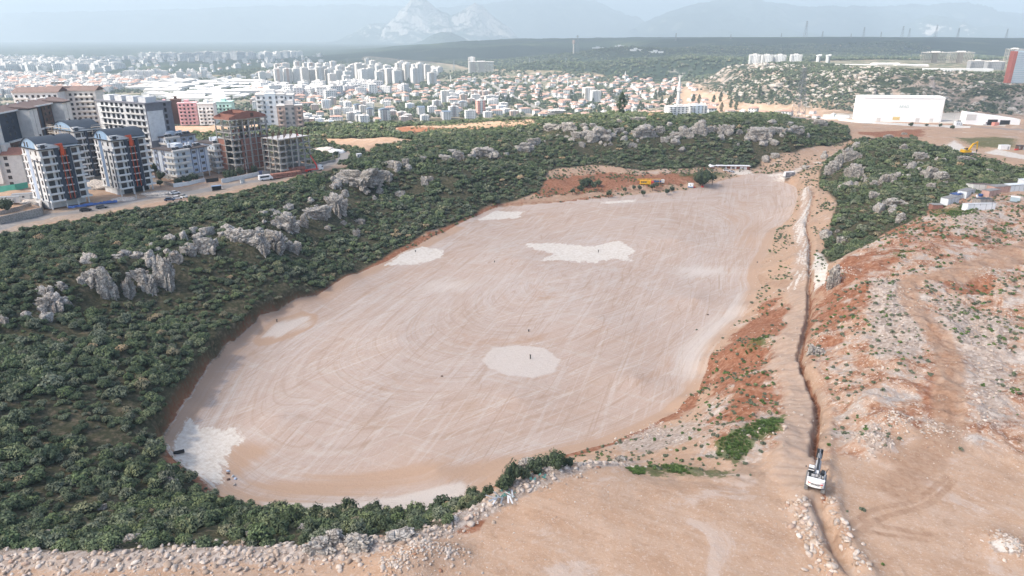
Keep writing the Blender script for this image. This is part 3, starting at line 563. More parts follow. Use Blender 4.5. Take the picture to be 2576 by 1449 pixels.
def foliage(seed, n, leaf, lobes=8, sq=.8, spread=.62, core=.78, mat=None, up=0.0, stems=True):
    "unit crown (radius about 1, sitting on z=0): lobes of many small leaf faces over a dark solid core"
    r = np.random.default_rng(seed)
    L = []
    for i in range(lobes):
        a = i*2.4+r.uniform(-.5, .5); q = spread*math.sqrt((i+.3)/lobes); L.append((q*math.cos(a), q*math.sin(a), up+.42+r.uniform(-.12, .38)*(1.15-q), r.uniform(.34, .52)))
    L = np.array(L); k = r.integers(0, lobes, n); d = r.normal(size=(n, 3)); d[:, 2] = abs(d[:, 2])*1.0-.35*(r.random(n) < .3); d /= np.linalg.norm(d, axis=1)[:, None]
    c = L[k, :3]+d*L[k, 3][:, None]*r.uniform(.78, 1.08, n)[:, None]; c[:, 2] *= sq
    inside = np.zeros(n, bool)
    for j in range(lobes):
        e = (c/[1, 1, sq]-L[j, :3]); inside |= (np.linalg.norm(e, axis=1) < L[j, 3]*.8) & (k != j)
    c = c[~inside]; d = d[~inside]; n = len(c)
    nn = d+r.normal(size=(n, 3))*.45; nn /= np.linalg.norm(nn, axis=1)[:, None]
    t = np.cross(nn, r.normal(size=(n, 3))); t /= np.linalg.norm(t, axis=1)[:, None]+1e-9; b = np.cross(nn, t)
    s = leaf*r.uniform(.6, 1.3, n)[:, None]; w = s*r.uniform(.5, .9, n)[:, None]
    V = np.stack([c-t*s*.5-b*w*.2, c-b*w*.55+t*s*.05, c+t*s*.55, c+b*w*.55], 1).reshape(-1, 3); F = np.arange(n*4).reshape(n, 4)
    V[:, 2] = np.maximum(V[:, 2], -.05)
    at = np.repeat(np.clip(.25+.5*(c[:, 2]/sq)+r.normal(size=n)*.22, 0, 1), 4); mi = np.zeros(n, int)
    Vs = [V]; Fs = [F]; base = len(V); ats = [at]; mis = [mi]
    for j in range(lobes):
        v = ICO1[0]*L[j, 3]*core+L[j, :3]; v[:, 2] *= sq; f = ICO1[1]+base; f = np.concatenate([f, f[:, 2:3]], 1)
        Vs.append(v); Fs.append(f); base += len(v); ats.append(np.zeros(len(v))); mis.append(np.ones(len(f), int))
    F = np.concatenate(Fs); me = bpy.data.meshes.new('crown'); V = np.concatenate(Vs)
    faces = [tuple(q) if q[2] != q[3] else tuple(q[:3]) for q in F.tolist()]
    me.from_pydata(V.tolist(), [], faces); me.polygons.foreach_set('material_index', np.concatenate(mis).astype(np.int32))
    a = me.attributes.new('leaf', 'FLOAT', 'POINT'); a.data.foreach_set('value', np.concatenate(ats).astype(np.float32))
    me.materials.append(mat or LEAF); me.materials.append(CORE); me.update(); return me
def protos(name, meshes):
    c = bpy.data.collections.new(name)
    for i, me in enumerate(meshes): o = bpy.data.objects.new('%s_%02d' % (name, i), me); c.objects.link(o)
    return c
def scatter(name, pts, rad, rot, idx, coll, label=None, sq=None, tilt=None):
    "one 'stuff' object: instances on a cloud of points"
    n = len(pts); me = bpy.data.meshes.new(name); me.vertices.add(n); me.vertices.foreach_set('co', np.asarray(pts, np.float32).ravel())
    a = me.attributes.new('sc', 'FLOAT_VECTOR', 'POINT'); r3 = np.stack([rad, rad, rad*(1 if sq is None else sq)], 1) if np.ndim(rad) == 1 else rad
    a.data.foreach_set('vector', np.asarray(r3, np.float32).ravel())
    a = me.attributes.new('ro', 'FLOAT_VECTOR', 'POINT'); z = np.zeros((n, 3)); z[:, 2] = rot
    if tilt is not None: z[:, :2] = tilt
    a.data.foreach_set('vector', z.astype(np.float32).ravel())
    a = me.attributes.new('ki', 'INT', 'POINT'); a.data.foreach_set('value', np.asarray(idx, np.int32))
    o = link(name, me); t = bpy.data.node_groups.new(name, 'GeometryNodeTree')
    t.interface.new_socket('Geometry', in_out='INPUT', socket_type='NodeSocketGeometry'); t.interface.new_socket('Geometry', in_out='OUTPUT', socket_type='NodeSocketGeometry')
    gi = t.nodes.new('NodeGroupInput'); go = t.nodes.new('NodeGroupOutput'); ip = t.nodes.new('GeometryNodeInstanceOnPoints'); ci = t.nodes.new('GeometryNodeCollectionInfo')
    ci.inputs['Collection'].default_value = coll; ci.inputs['Separate Children'].default_value = True; ci.inputs['Reset Children'].default_value = True; ip.inputs['Pick Instance'].default_value = True
    def na(nm, ty):
        q = t.nodes.new('GeometryNodeInputNamedAttribute'); q.data_type = ty; q.inputs['Name'].default_value = nm; return q.outputs[0]
    L = t.links.new; mp = t.nodes.new('GeometryNodeMeshToPoints'); L(gi.outputs[0], mp.inputs[0]); L(mp.outputs[0], ip.inputs['Points']); L(ci.outputs[0], ip.inputs['Instance']); L(na('ki', 'INT'), ip.inputs['Instance Index'])
    e = t.nodes.new('FunctionNodeEulerToRotation'); L(na('ro', 'FLOAT_VECTOR'), e.inputs[0]); L(e.outputs[0], ip.inputs['Rotation']); L(na('sc', 'FLOAT_VECTOR'), ip.inputs['Scale']); L(ip.outputs[0], go.inputs[0])
    o.modifiers.new('scatter', 'NODES').node_group = t; tag(o, label, None, None, 'stuff'); return o
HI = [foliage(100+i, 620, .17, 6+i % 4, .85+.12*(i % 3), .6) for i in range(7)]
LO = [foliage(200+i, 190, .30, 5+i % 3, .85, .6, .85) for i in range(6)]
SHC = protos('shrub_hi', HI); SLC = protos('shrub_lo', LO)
# ---------------------------------------------------------------- rocks
g = G('limestone', .9); p = g.obj(); w = g.pos()
c = g.ramp(g.noise(.9, 5, w, .7), [(.28, (.19,.17,.15)), (.43, (.37,.34,.305)), (.56, (.49,.46,.42)), (.75, (.60,.57,.53))])
c = g.mix(g.ss(g.noise(.35, 3, w), .58, .72, 0, .55), c, (.50,.36,.26)); c = g.mix(g.ss(g.vor(.8, w, 'DISTANCE_TO_EDGE'), .0, .09, .75, 0), c, (.10,.09,.085))
g.base(c); g.bump(g.math('ADD', g.noise(2.5, 5, w, .7), g.math('MULTIPLY', g.ss(g.vor(.7, w, 'DISTANCE_TO_EDGE'), 0, .15), .8)), .9, .35); ROCK = g.m
g = G('rubble_stone', .9); w = g.pos(); r = g.n('ShaderNodeObjectInfo').outputs['Random']
c = g.ramp(r, [(0, (.29,.21,.155)), (.25, (.42,.345,.285)), (.5, (.54,.465,.405)), (.75, (.38,.33,.29)), (.9, (.62,.56,.50)), (1, (.30,.16,.10))]); c = g.mix(g.ss(g.noise(1.6, 4, w, .7), .45, .65, 0, .6), c, (.40,.29,.21))
g.base(c); g.bump(g.noise(4, 4, w, .7), .6, .1); STONE = g.m
def rock_mesh(seed, src, amp, blocky, name, mat, flat=.0):
    V, F = src; r = random.Random(seed); o = Vector((r.uniform(-50, 50), r.uniform(-50, 50), r.uniform(-50, 50))); out = np.empty_like(V)
    cuts = [(Vector((r.gauss(0, 1), r.gauss(0, 1), r.gauss(0, .6))).normalized(), r.uniform(.62, .92)) for _ in range(blocky)]
    for i, v in enumerate(V):
        p = Vector(v); q = p*1.5+o; d = 1+amp*(mnoise.noise(q)*.8+mnoise.noise(q*2.3)*.4)
        if len(V) > 2000:
            f = Vector((p.x*2.3, p.y*2.3, p.z*1.9))+o
            f = Vector((p.x*2.1, p.y*2.1, p.z*.75))+o+Vector((mnoise.noise(p*4+o), mnoise.noise(p*4-o), 0))*.22; vd, vp = mnoise.voronoi(f); hs_ = mnoise.cell(vp[0]*7.3)*.5+.5
            d *= .72+.42*hs_; d -= .20*max(0, 1-(vd[1]-vd[0])*3.2); f2 = p*4.6+o; v2 = mnoise.voronoi(f2)[0]; d -= .07*max(0, 1-(v2[1]-v2[0])*3.5); d += .07*mnoise.noise(q*5)+.045*mnoise.noise(q*11)+.03*mnoise.noise(q*23)
        if len(V) > 2000: p = Vector(tuple(math.copysign(abs(c)**.62, c) for c in p))*.86
        p = p*d
        for n, k in cuts:
            e = p.dot(n)-k
            if e > 0: p = p-n*e*.92
        out[i] = p
    return np_mesh(name, out, F, (mat,), smooth=len(V) > 2000)
def angular(seed):
    q = np.random.default_rng(seed); V = ICO1[0]*(1+q.uniform(-.28, .25, len(ICO1[0])))[:, None]; V = V*[1, q.uniform(.65, .95), q.uniform(.55, .85)]
    return np_mesh('boulder', V, ICO1[1], (STONE,))
BOULD = [angular(300+i) for i in range(8)]
BC = protos('stone', BOULD)
OUTC = [rock_mesh(400+i, ico(6), .45, 0, 'rock_outcrop', ROCK) for i in range(7)]
OUT = [(899,471,107,48),(969,455,30,28),(840,538,46,54),(794,546,54,30),(716,581,54,43),(765,571,19,30),(620,611,67,38),(590,600,40,26),(687,638,50,58),(655,640,34,44),(740,635,32,30),(956,487,13,16),(942,504,11,11),(1006,493,22,16),(1068,466,16,24),
 (1084,458,12,16),(907,565,22,16),(896,595,14,22),(864,565,14,9),(824,579,16,9),(988,423,38,24),(1020,418,16,22),(1154,404,24,27),(1122,404,22,14),(1065,402,14,9),(1221,393,48,22),(1200,392,24,18),
 (1391,325,41,16),(1431,328,32,22),(1467,322,16,12),(1491,320,16,10),(1455,347,35,19),(1512,354,57,32),(1556,309,14,8),(1604,303,38,10),(1556,332,25,10),(1619,344,51,29),(1661,335,20,19),(1702,347,22,16),(1727,347,25,25),(1762,347,32,38),(1788,332,25,19),
 (1826,344,35,32),(1861,338,14,12),(1911,347,57,28),(1959,335,35,16),(2000,335,28,19),(2061,316,32,13),(1591,370,20,14),(1671,358,17,14),(1536,367,10,8),(1463,370,14,14),(1340,365,30,20),(1320,380,36,22),
 (2096,434,34,26),(2114,424,23,47),(2130,400,22,30),(2148,400,34,21),(2153,458,34,42),(2136,452,22,34),(2173,455,10,16),(2200,468,18,13),(2229,460,23,29),(2249,458,10,18),(2273,376,16,13),(2317,400,31,18),(2315,419,13,13),(2343,447,29,29),(2372,450,29,16),
 (2343,473,18,16),(2378,463,10,8),(2432,406,36,13),(2489,434,16,9),(2200,499,21,18),(2252,515,42,14),(2268,559,21,21),(2106,585,8,9),(2117,611,21,16),(2236,348,21,9),(2275,340,12,6),(2161,374,16,9),
 (227,715,42,36),(268,764,39,86),(323,764,29,80),(375,751,31,65),(417,751,36,110),(348,712,40,40),(115,741,31,23),(125,793,57,47),(154,728,26,18),(8,811,20,20),(294,650,24,10),(336,650,22,10),(515,645,55,50),(470,640,30,26),(440,660,26,30),
 (426,1220,31,21),(252,1281,24,15),(211,1281,15,10),(116,1348,30,9),(330,1364,40,15),(630,1354,18,27),(802,1389,62,32),(843,1367,43,35),(902,1378,62,35),(1006,1354,64,11),(767,1332,26,12),(1329,1184,48,35),(1310,1196,38,22),(1561,1161,22,13),(2098,735,26,60),(2055,895,34,30),(640,330,10,5)]
outpos = []
def outcrop_label(u, v, w, h, k):
    side = 'slope west of the pit' if u < 1100 and v > 380 and v < 1000 else 'north ridge above the pit' if u < 2065 and v < 400 else 'bushy hill on the right' if u > 2065 and v < 640 else 'crest in front of the pit'
    return side
sizes = {}; ranks = {}
for q in OUT: ranks.setdefault(outcrop_label(*q, 0), []).append(q)
for k_ in ranks: ranks[k_].sort(key=lambda q: q[0])
def nth(n): return '%d%s' % (n, 'th' if 10 < n % 100 < 14 else {1: 'st', 2: 'nd', 3: 'rd'}.get(n % 10, 'th'))
for i, (u, v, w, h) in enumerate(OUT):
    x, y, z = pick(u, v-1); _, _, t = project(x, y, z); W_ = w*t/FOC; H_ = h*t/FOC*1.02
    x, y, z0 = pick(u, v-h*.25) if h > 30 and v < 1000 else (x, y, z)
    z = H(x, y) if h <= 30 or v >= 1000 else z
    D_ = W_*.42 if h > 25 and v < 1000 else W_*.38
    r = random.Random(i); o = link('rock_outcrop', OUTC[i % 7], (x, y+D_*.3, z+H_*.16), (r.uniform(-.1, .1), r.uniform(-.1, .1), r.choice((0, math.pi))+r.uniform(-.35, .35)), (W_*.72, D_*1.15, H_*.72))
    side = outcrop_label(u, v, w, h, i); sizes.setdefault(side, 0); sizes[side] += 1
    outpos.append((x, y, W_*.5))
    big = 'large' if w*h > 2000 else 'small' if w*h < 260 else 'mid-sized'
    tag(o, '%s grey limestone outcrop, %s from the left on the %s' % (big, nth(ranks[side].index((u, v, w, h))+1), side), 'rock', 'limestone outcrops on the '+side)
for q, n_ in (([(0,800),(110,735),(230,680),(330,655),(420,640),(500,610),(600,590),(700,560),(780,520),(845,490),(890,445),(990,425),(1080,412),(1160,398),(1230,388),(1330,370),(1460,345),(1600,335),(1760,330),(1900,335),(2050,325)], 230), ([(2070,420),(2120,385),(2200,350)], 22), ([(2120,470),(2230,450),(2330,430),(2440,410)], 34), ([(2140,560),(2250,520),(2300,500)], 14), ([(1450,350),(1700,345),(1950,345)], 50)):
    lp = np.array([p[:2] for p in spline(picks(q), 4)]); k = rng.integers(0, len(lp)-1, n_); f = rng.random(n_)[:, None]; c = lp[k]*(1-f)+lp[k+1]*f+rng.normal(size=(n_, 2))*np.where(lp[k][:, :1] > 60, 9, 4.5); RRX = globals().get('RRX', []); RRX.append(c)
RR = np.concatenate(RRX); nr = len(RR); keepr = fbm(RR[:, 0], RR[:, 1], 18, 3, 160)+rng.uniform(-.2, .2, nr) > -.1; RR = RR[keepr]; nr = len(RR); rs = rng.uniform(.5, 2.3, nr)*(.7+RR[:, 1]/900)
RKC = protos('ledge_rock', [rock_mesh(980+i, ICO3, .7, 3, 'ledge_rock', ROCK) for i in range(6)])
scatter('ledge_rocks', np.stack([RR[:, 0], RR[:, 1], bil(RR[:, 0], RR[:, 1])+rs*.35], 1), np.stack([rs*1.3, rs, rs*rng.uniform(.7, 1.3, nr)], 1), rng.uniform(0, 6, nr), rng.integers(0, 6, nr), RKC, 'broken grey limestone ledges between the shrubs along the rims')
# ---------------------------------------------------------------- forest
def jitter_pts(x0, x1, y0, y1, s):
    a = np.arange(x0, x1, s); b = np.arange(y0, y1, s); X, Y = np.meshgrid(a, b); X = X+rng.uniform(-.45, .45, X.shape)*s; Y = Y+rng.uniform(-.45, .45, Y.shape)*s; return X.ravel(), Y.ravel()
FX, FY, FR = [], [], []
for (x0, x1, y0, y1, s, rr) in ((-260, 60, 62, 170, 1.95, 1.42), (-330, 240, 170, 320, 2.0, 1.38), (-330, 520, 320, 720, 2.45, 1.65)):
    X, Y = jitter_pts(x0, x1, y0, y1, s); m = bil(X, Y, M_for); nz = fbm(X, Y, 14, 3, 77); nz2 = vnoise(X/6+3, Y/6, 5)
    dens = np.where(Y < 130, .9, .97); keep = (m > .5+.25*rng.random(len(X))) & (nz > -.8) & (fbm(X, Y, 9, 3, 79) > -.42) & (rng.random(len(X)) < dens)
    R_ = rr*1.2*(.45+.75*rng.random(len(X))**1.6+.35*np.clip(nz, -.5, .8))*(1+.5*(rng.random(len(X)) < .08)); R_ = np.where((Y < 150) & (X < 60), R_*1.0, R_)
    FX.append(X[keep]); FY.append(Y[keep]); FR.append(R_[keep])
FX, FY, FR = map(np.concatenate, (FX, FY, FR)); FR = np.clip(FR, .7, 3.9)
ok = np.ones(len(FX), bool)
rm = np.zeros(len(FX), bool)
for (x, y), r in zip(RR, rs):
    rm |= ((FX-x)**2+(FY-y)**2 < (r*1.1)**2)
ok &= ~(rm & (rng.random(len(FX)) < .75))
for x, y, r in outpos: ok &= ~(((FX-x)**2+((FY-y)*1.0)**2 < (r*.6)**2) & (rng.random(len(FX)) < .85))
# keep the shrubs just in front of rock faces low
for x, y, r in outpos: FR = np.where((abs(FX-x) < r*1.15) & (FY < y) & (FY > y-r*2.4), FR*.5, FR)
FX, FY, FR = FX[ok], FY[ok], FR[ok]; FZ = bil(FX, FY)
uu, vv, tt = project(FX, FY, FZ+FR*.7); fr = (uu > -60) & (uu < 2640) & (vv < 1520) & (vv > 200); FX, FY, FR, FZ, uu, vv, tt = [a[fr] for a in (FX, FY, FR, FZ, uu, vv, tt)]
print('shrubs', len(FX))
FZ = FZ-.25; app = FR/tt; vis = (uu > 10) & (uu < 2566) & (vv < 1440); order = np.argsort(-(app*vis)); ind = np.zeros(len(FX), bool); ind[order[:300]] = True
SQ = rng.uniform(.85, 1.35, len(FX)); RO = rng.uniform(0, 6.28, len(FX))
for j in np.where(ind)[0]:
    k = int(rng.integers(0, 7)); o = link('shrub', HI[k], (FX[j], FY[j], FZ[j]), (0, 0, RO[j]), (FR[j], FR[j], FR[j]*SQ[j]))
    ab = 'large' if FR[j] > 2.1 else 'mid-sized' if FR[j] > 1.5 else 'small'; ub = 'at the left picture edge' if uu[j] < 130 else 'left of the pit corner' if uu[j] < 400 else 'below the pale pit corner' if uu[j] < 620 else 'below the near pit edge' if uu[j] < 900 else 'near the berm bend'
    if vv[j] > 1290: lab, gp = '%s shrub just behind the rubble berm, %s' % (ab, ub), 'shrubs behind the rubble berm'
    elif uu[j] < 1100: lab, gp = '%s shrub on the slope away from the berm, %s' % (ab, ub if vv[j] > 1150 or uu[j] < 400 else 'beside the cut pit wall'), 'shrubs on the slope west of the pit'
    else: lab, gp = 'dense evergreen shrub growing on the hillside away from the berm', 'shrubs on the far hillsides'
    tag(o, lab, 'shrub', gp)
nearm = (tt < 260) & ~ind; farm = (tt >= 260)
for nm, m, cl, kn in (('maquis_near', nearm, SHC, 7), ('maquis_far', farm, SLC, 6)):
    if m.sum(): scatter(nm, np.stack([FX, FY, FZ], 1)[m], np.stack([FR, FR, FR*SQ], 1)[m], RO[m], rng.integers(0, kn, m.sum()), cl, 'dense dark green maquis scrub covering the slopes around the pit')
# ---------------------------------------------------------------- weeds and small bushes on bare ground
def tuft(seed, n=70):
    r = np.random.default_rng(seed); a = r.uniform(0, 6.28, n); q = np.sqrt(r.random(n))*.7; b = np.stack([q*np.cos(a), q*np.sin(a), np.zeros(n)], 1)
    t = b*1.35+np.stack([r.normal(size=n)*.12, r.normal(size=n)*.12, r.uniform(.45, 1.0, n)*(1.1-q)], 1); s = np.stack([-np.sin(a), np.cos(a), 0*a], 1)*.1
    V = np.stack([b-s, b+s, t], 1).reshape(-1, 3); return np_mesh('tuft', V, np.arange(n*3).reshape(n, 3), (GRASSM,), attrs={'leaf': np.tile([0, 0, 1], n)})
TC = protos('tuft', [tuft(i) for i in range(4)]); WB = protos('weed', [foliage(500+i, 90, .4, 3, .7, .4, .5, m) for i, m in enumerate((OLIVE, LEAF, GRASSM, OLIVE))])
X, Y = jitter_pts(0, 190, 78, 420, .55); m = bil(X, Y, M_grn); nn = fbm(X, Y, 4, 3, 88); k = (m+nn*.6 > .62) & (rng.random(len(X)) < .75)
scatter('grass', np.stack([X[k], Y[k], bil(X[k], Y[k])], 1), rng.uniform(.3, .75, k.sum()), rng.uniform(0, 6, k.sum()), rng.integers(0, 4, k.sum()), TC, 'bright green grass tufts on the bare ground')
X, Y = jitter_pts(-80, 260, 60, 600, 1.25); ms = 1-mx(bil(X, Y, M_floor), mx(bil(X, Y, M_for), mx(bil(X, Y, M_path), bil(X, Y, M_asp)))); pl_ = bil(X, Y, plat_ if False else plate)
nn = fbm(X, Y, 16, 3, 99); k = (ms > .6) & (nn+rng.uniform(-.35, .35, len(X)) > .02-.18*bil(X, Y, M_bad)+.6*((Y < 96) & (X < 100))+.25*(pl_ > .5)*(Y < 120)) & (bil(X, Y, emb) < .3) & (bil(X, Y, td) > 1.5) & (rng.random(len(X)) < .4); Z_ = bil(X, Y)
scatter('undergrowth', np.stack([X[k], Y[k], Z_[k]-.05], 1), rng.uniform(.2, .75, k.sum())*np.clip(.8+Y[k]/500, .8, 1.6), rng.uniform(0, 6, k.sum()), rng.integers(0, 4, k.sum()), WB, 'low weeds and dry bushes scattered over the red and stony ground')
# ---------------------------------------------------------------- stones
SX, SY, SR = [], [], []
def stones(X, Y, R_): SX.append(X); SY.append(Y); SR.append(R_)
bp = np.array([p[:2] for p in BERM]); seg = np.linalg.norm(np.diff(bp, axis=0), axis=1); cum = np.concatenate([[0], np.cumsum(seg)]); n = 2900
s = rng.uniform(0, cum[-1], n); bx = np.interp(s, cum, bp[:, 0]); by = np.interp(s, cum, bp[:, 1]); wdt = np.interp(bx, [-70, 10, 30, 60], [3.4, 2.4, 1.5, 1.3]); ox = rng.normal(size=n)*.8; oy = rng.normal(size=n)*wdt*.75-np.where(bx < -5, 1.2, 0)
stones(bx+ox, by+oy, .07+.52*rng.random(n)**3.4)
for (x, y, r, h) in HW:
    n = int(60*r); a = rng.uniform(0, 6.28, n); q = np.abs(rng.normal(size=n))*r*.6; stones(x+q*np.cos(a), y+q*np.sin(a), .08+.25*rng.random(n)**2)
# both sides of the old trench
tp = np.array([p[:2] for p in TR2]); n = 260; k = rng.integers(0, len(tp), n); sgn = np.where(rng.random(n) < .68, -1, 1); off = sgn*(1.6+np.abs(rng.normal(size=n))*1.1)
stones(tp[k, 0]+off-.5+rng.normal(size=n)*.3, tp[k, 1]+rng.normal(size=n)*.6, .12+.5*rng.random(n)**1.8)
X, Y = jitter_pts(20, 200, 80, 330, .8); m = bil(X, Y, M_rub); k = (m+fbm(X, Y, 7, 2, 12)*.7 > .55) & (rng.random(len(X)) < .6); stones(X[k], Y[k], .08+.38*rng.random(k.sum())**2.6)
n = 5200; X = rng.uniform(-15, 110, n); Y = rng.uniform(66, 108, n); k = (bil(X, Y, plate) > .5) & (fbm(X, Y, 9, 3, 141)+rng.uniform(-.3, .3, n) > .0); stones(X[k], Y[k], .04+.12*rng.random(k.sum())**3)
X, Y = jitter_pts(20, 230, 80, 330, 2.0); m = 1-mx(bil(X, Y, M_floor), mx(bil(X, Y, M_for), bil(X, Y, M_path))); pp = (m > .6) & (rng.random(len(X)) < .45) & ~((Y < 98) & (X < 100)); stones(X[pp], Y[pp], .08+.3*rng.random(pp.sum())**3)
n = 900; k = rng.integers(0, len(FLOOR), n); kk = (k+1) % len(FLOOR); f = rng.random(n)[:, None]; q = FLOOR[k]*(1-f)+FLOOR[kk]*f; e = (q[:, 0] > 20) & (q[:, 1] < 330); stones(q[e, 0]+rng.normal(size=e.sum())*1.6, q[e, 1]+rng.normal(size=e.sum())*1.6, .08+.22*rng.random(e.sum())**2)
SX, SY, SR = map(np.concatenate, (SX, SY, SR)); SZ = bil(SX, SY)+SR*.15; uu, vv, tt = project(SX, SY, SZ)
inside = (bil(SX, SY, SDF) > 3); fr = (uu > -30) & (uu < 2600) & (vv < 1480) & ~inside; SX, SY, SR, SZ, uu, vv, tt = [a[fr] for a in (SX, SY, SR, SZ, uu, vv, tt)]
order = np.argsort(-(SR/tt*((vv < 1440) & (uu > 5) & (uu < 2570)))); ind = np.zeros(len(SX), bool); ind[order[:280]] = True
for j in np.where(ind)[0]:
    o = link('boulder', BOULD[int(rng.integers(0, 8))], (SX[j], SY[j], SZ[j]), tuple(rng.uniform(-.4, .4, 2))+(rng.uniform(0, 6),), (SR[j]*rng.uniform(.9, 1.4), SR[j]*rng.uniform(.8, 1.1), SR[j]*rng.uniform(.65, .95)))
    ab = 'large' if SR[j] > .42 else 'smaller'; ub = 'at the left edge' if uu[j] < 150 else 'left of the outcrops' if uu[j] < 720 else 'around the outcrops' if uu[j] < 960 else 'near its bend'; vb = 'on its crest' if vv[j] < 1400 else 'low down'
    if uu[j] < 1160: lab, gp = '%s pale boulder in the berm %s, %s' % (ab, ub, vb), 'boulders in the rubble berm'
    elif 1930 < uu[j] < 2180 and vv[j] > 1240: lab, gp = 'loose boulder dug out beside the open trench behind the white excavator', 'boulders beside the near trench'
    else: lab, gp = 'loose pale boulder on the stony ground around the pit', 'loose boulders on the bare ground'
    tag(o, lab, 'boulder', gp)
m = ~ind; N = m.sum(); scatter('rubble', np.stack([SX, SY, SZ], 1)[m], np.stack([SR*rng.uniform(.9, 1.4, len(SR)), SR, SR*.8], 1)[m], rng.uniform(0, 6, N), rng.integers(0, 8, N), BC, 'broken pale stones and gravel heaped along the berm and slopes', tilt=rng.uniform(-.5, .5, (N, 2)))
print('nature', time.time()-T0, len(SX))
# ---------------------------------------------------------------- mountains
def mountain(name, sil, Y, depth, base, seed, amp, rockmask, colA, colB, cut=.5, nx=260, ny=90):
    us = [s[0] for s in sil]; U = np.linspace(us[0], us[-1], nx); tt_ = np.linspace(0, 1, ny); vs = np.interp(U, us, [s[1] for s in sil])
    X = np.empty((ny, nx)); YY_ = np.empty((ny, nx)); Zm = np.empty((ny, nx)); hs = np.array([Pd(u, v, Y)[2] for u, v in zip(U, vs)])
    for j, t in enumerate(tt_):
        yy = Y-depth+1.6*depth*t; X[j] = (U-CU)/FOC*(Y*CT-0*ST)*1.0*(1+(t-.62)*0.0); YY_[j] = yy
        k = (t/.625) if t < .625 else (1-t)/.375
        Zm[j] = k
    X = X*1.0; rg = ridged(X, YY_, amp*6, 5, seed, .6)
    prof = Zm**.85; Z = base+(hs[None]-base)*prof+(rg-.62)*amp*2.2*np.sin(np.pi*np.clip(Zm, 0, 1))**.8*np.clip((hs[None]-base)/300, .1, 1.2)+(ridged(X, YY_, amp*1.5, 4, seed+5)-.6)*amp*.5*np.clip(Zm*2, 0, 1)*np.clip((hs[None]-base)/300, .1, 1)
    me = grid_mesh(name, X, YY_, Z); g = G(name+'_rock', .9); p = g.pos(); n1 = g.noise(.0022, 8, p, .75); nzz = g.n('ShaderNodeSeparateXYZ'); g.l(g.n('ShaderNodeNewGeometry').outputs['Normal'], nzz.inputs[0])
    f = g.math('ADD', g.math('MULTIPLY', g.ss(nzz.outputs[2], .92, .6), .35), g.math('MULTIPLY', n1, .8)); g.base(g.mix(g.ss(f, cut-.04, cut+.05), colA, colB)); g.bump(g.noise(.008, 6, p, .7), 1, 60); me.materials.append(g.m)
    o = link(name, me); o['kind'] = 'structure'; return o
GRN = (.035,.055,.045); WHT = (.31,.295,.28)
mountain('mountain', [(840,110),(880,96),(905,75),(940,58),(985,62),(1010,30),(1045,-12),(1075,0),(1100,22),(1135,40),(1160,30),(1195,8),(1215,14),(1240,40),(1280,68),(1310,100),(1330,110)], 13000, 1500, -45, 3, 120, None, GRN, WHT, .45)
mountain('mountain', [(1030,112),(1060,103),(1085,88),(1110,80),(1135,81),(1160,92),(1180,103),(1200,112)], 9000, 500, -45, 8, 30, None, GRN, (.2,.2,.18), .75)
mountain('mountain', [(-500,60),(-200,40),(100,34),(400,25),(700,15),(900,12),(1100,20),(1300,0),(1420,-8),(1500,4),(1560,32),(1610,62),(1650,72)], 17500, 3000, -60, 12, 200, None, (.06,.07,.06), (.12,.12,.11), .6)
mountain('mountain', [(1590,75),(1640,48),(1690,25),(1740,12),(1800,0),(1860,-10),(1920,6),(1980,14),(2040,20),(2100,14),(2200,18),(2300,10),(2400,8),(2500,30),(2600,34),(2800,40),(3000,30)], 14500, 2500, -60, 17, 180, None, (.045,.06,.05), (.12,.13,.11), .62)
mountain('mountain', [(1560,112),(1640,100),(1760,92),(1810,73),(1840,80),(1900,88),(1960,72),(2000,78),(2100,90),(2200,94),(2280,60),(2330,36),(2380,44),(2420,70),(2500,64),(2600,80),(2700,100)], 12000, 1200, -50, 23, 90, None, (.06,.08,.06), (.5,.46,.42), .56)
# ---------------------------------------------------------------- clouds out of view, set up-sun to keep the sun off pit and hill
g = G('shading_cloud', 1.0); tr = g.n('ShaderNodeBsdfTransparent'); df = g.n('ShaderNodeBsdfDiffuse'); df.inputs[0].default_value = (.9,.9,.9,1); ms_ = g.n('ShaderNodeMixShader'); ms_.inputs[0].default_value = .52; g.l(tr.outputs[0], ms_.inputs[1]); g.l(df.outputs[0], ms_.inputs[2]); g.l(ms_.outputs[0], g.t.nodes['Material Output'].inputs[0]); CLM = g.m
def cloud(cx, cy, rx, ry, seed, alt=1800):
    k = alt/sdir.z; V, F = ICO3 if False else ico(4); r = random.Random(seed); o = Vector((seed*3.1, 1, 2)); out = V.copy()
    for i, v in enumerate(V):
        p = Vector(v); d = 1+.28*mnoise.noise(p*1.7+o)+.12*mnoise.noise(p*5+o); out[i] = p*d
    out[:, 2] = np.where(out[:, 2] < 0, out[:, 2]*.35, out[:, 2]); me = np_mesh('cloud', out, F, (CLM,), smooth=True)
    q = link('cloud', me, (cx+sdir.x*k, cy+sdir.y*k, alt+60), (0, 0, 0), (rx, ry, 130)); q['kind'] = 'stuff'; return q
cloud(330, 180, 640, 440, 3); cloud(1000, 1000, 520, 260, 5); cloud(900, 3500, 1100, 700, 6); cloud(2600, 3600, 900, 900, 7); cloud(-900, 3900, 1500, 600, 8); cloud(1100, 5600, 1700, 900, 9)  # far clouds added to darken mesa, plain and the haze there
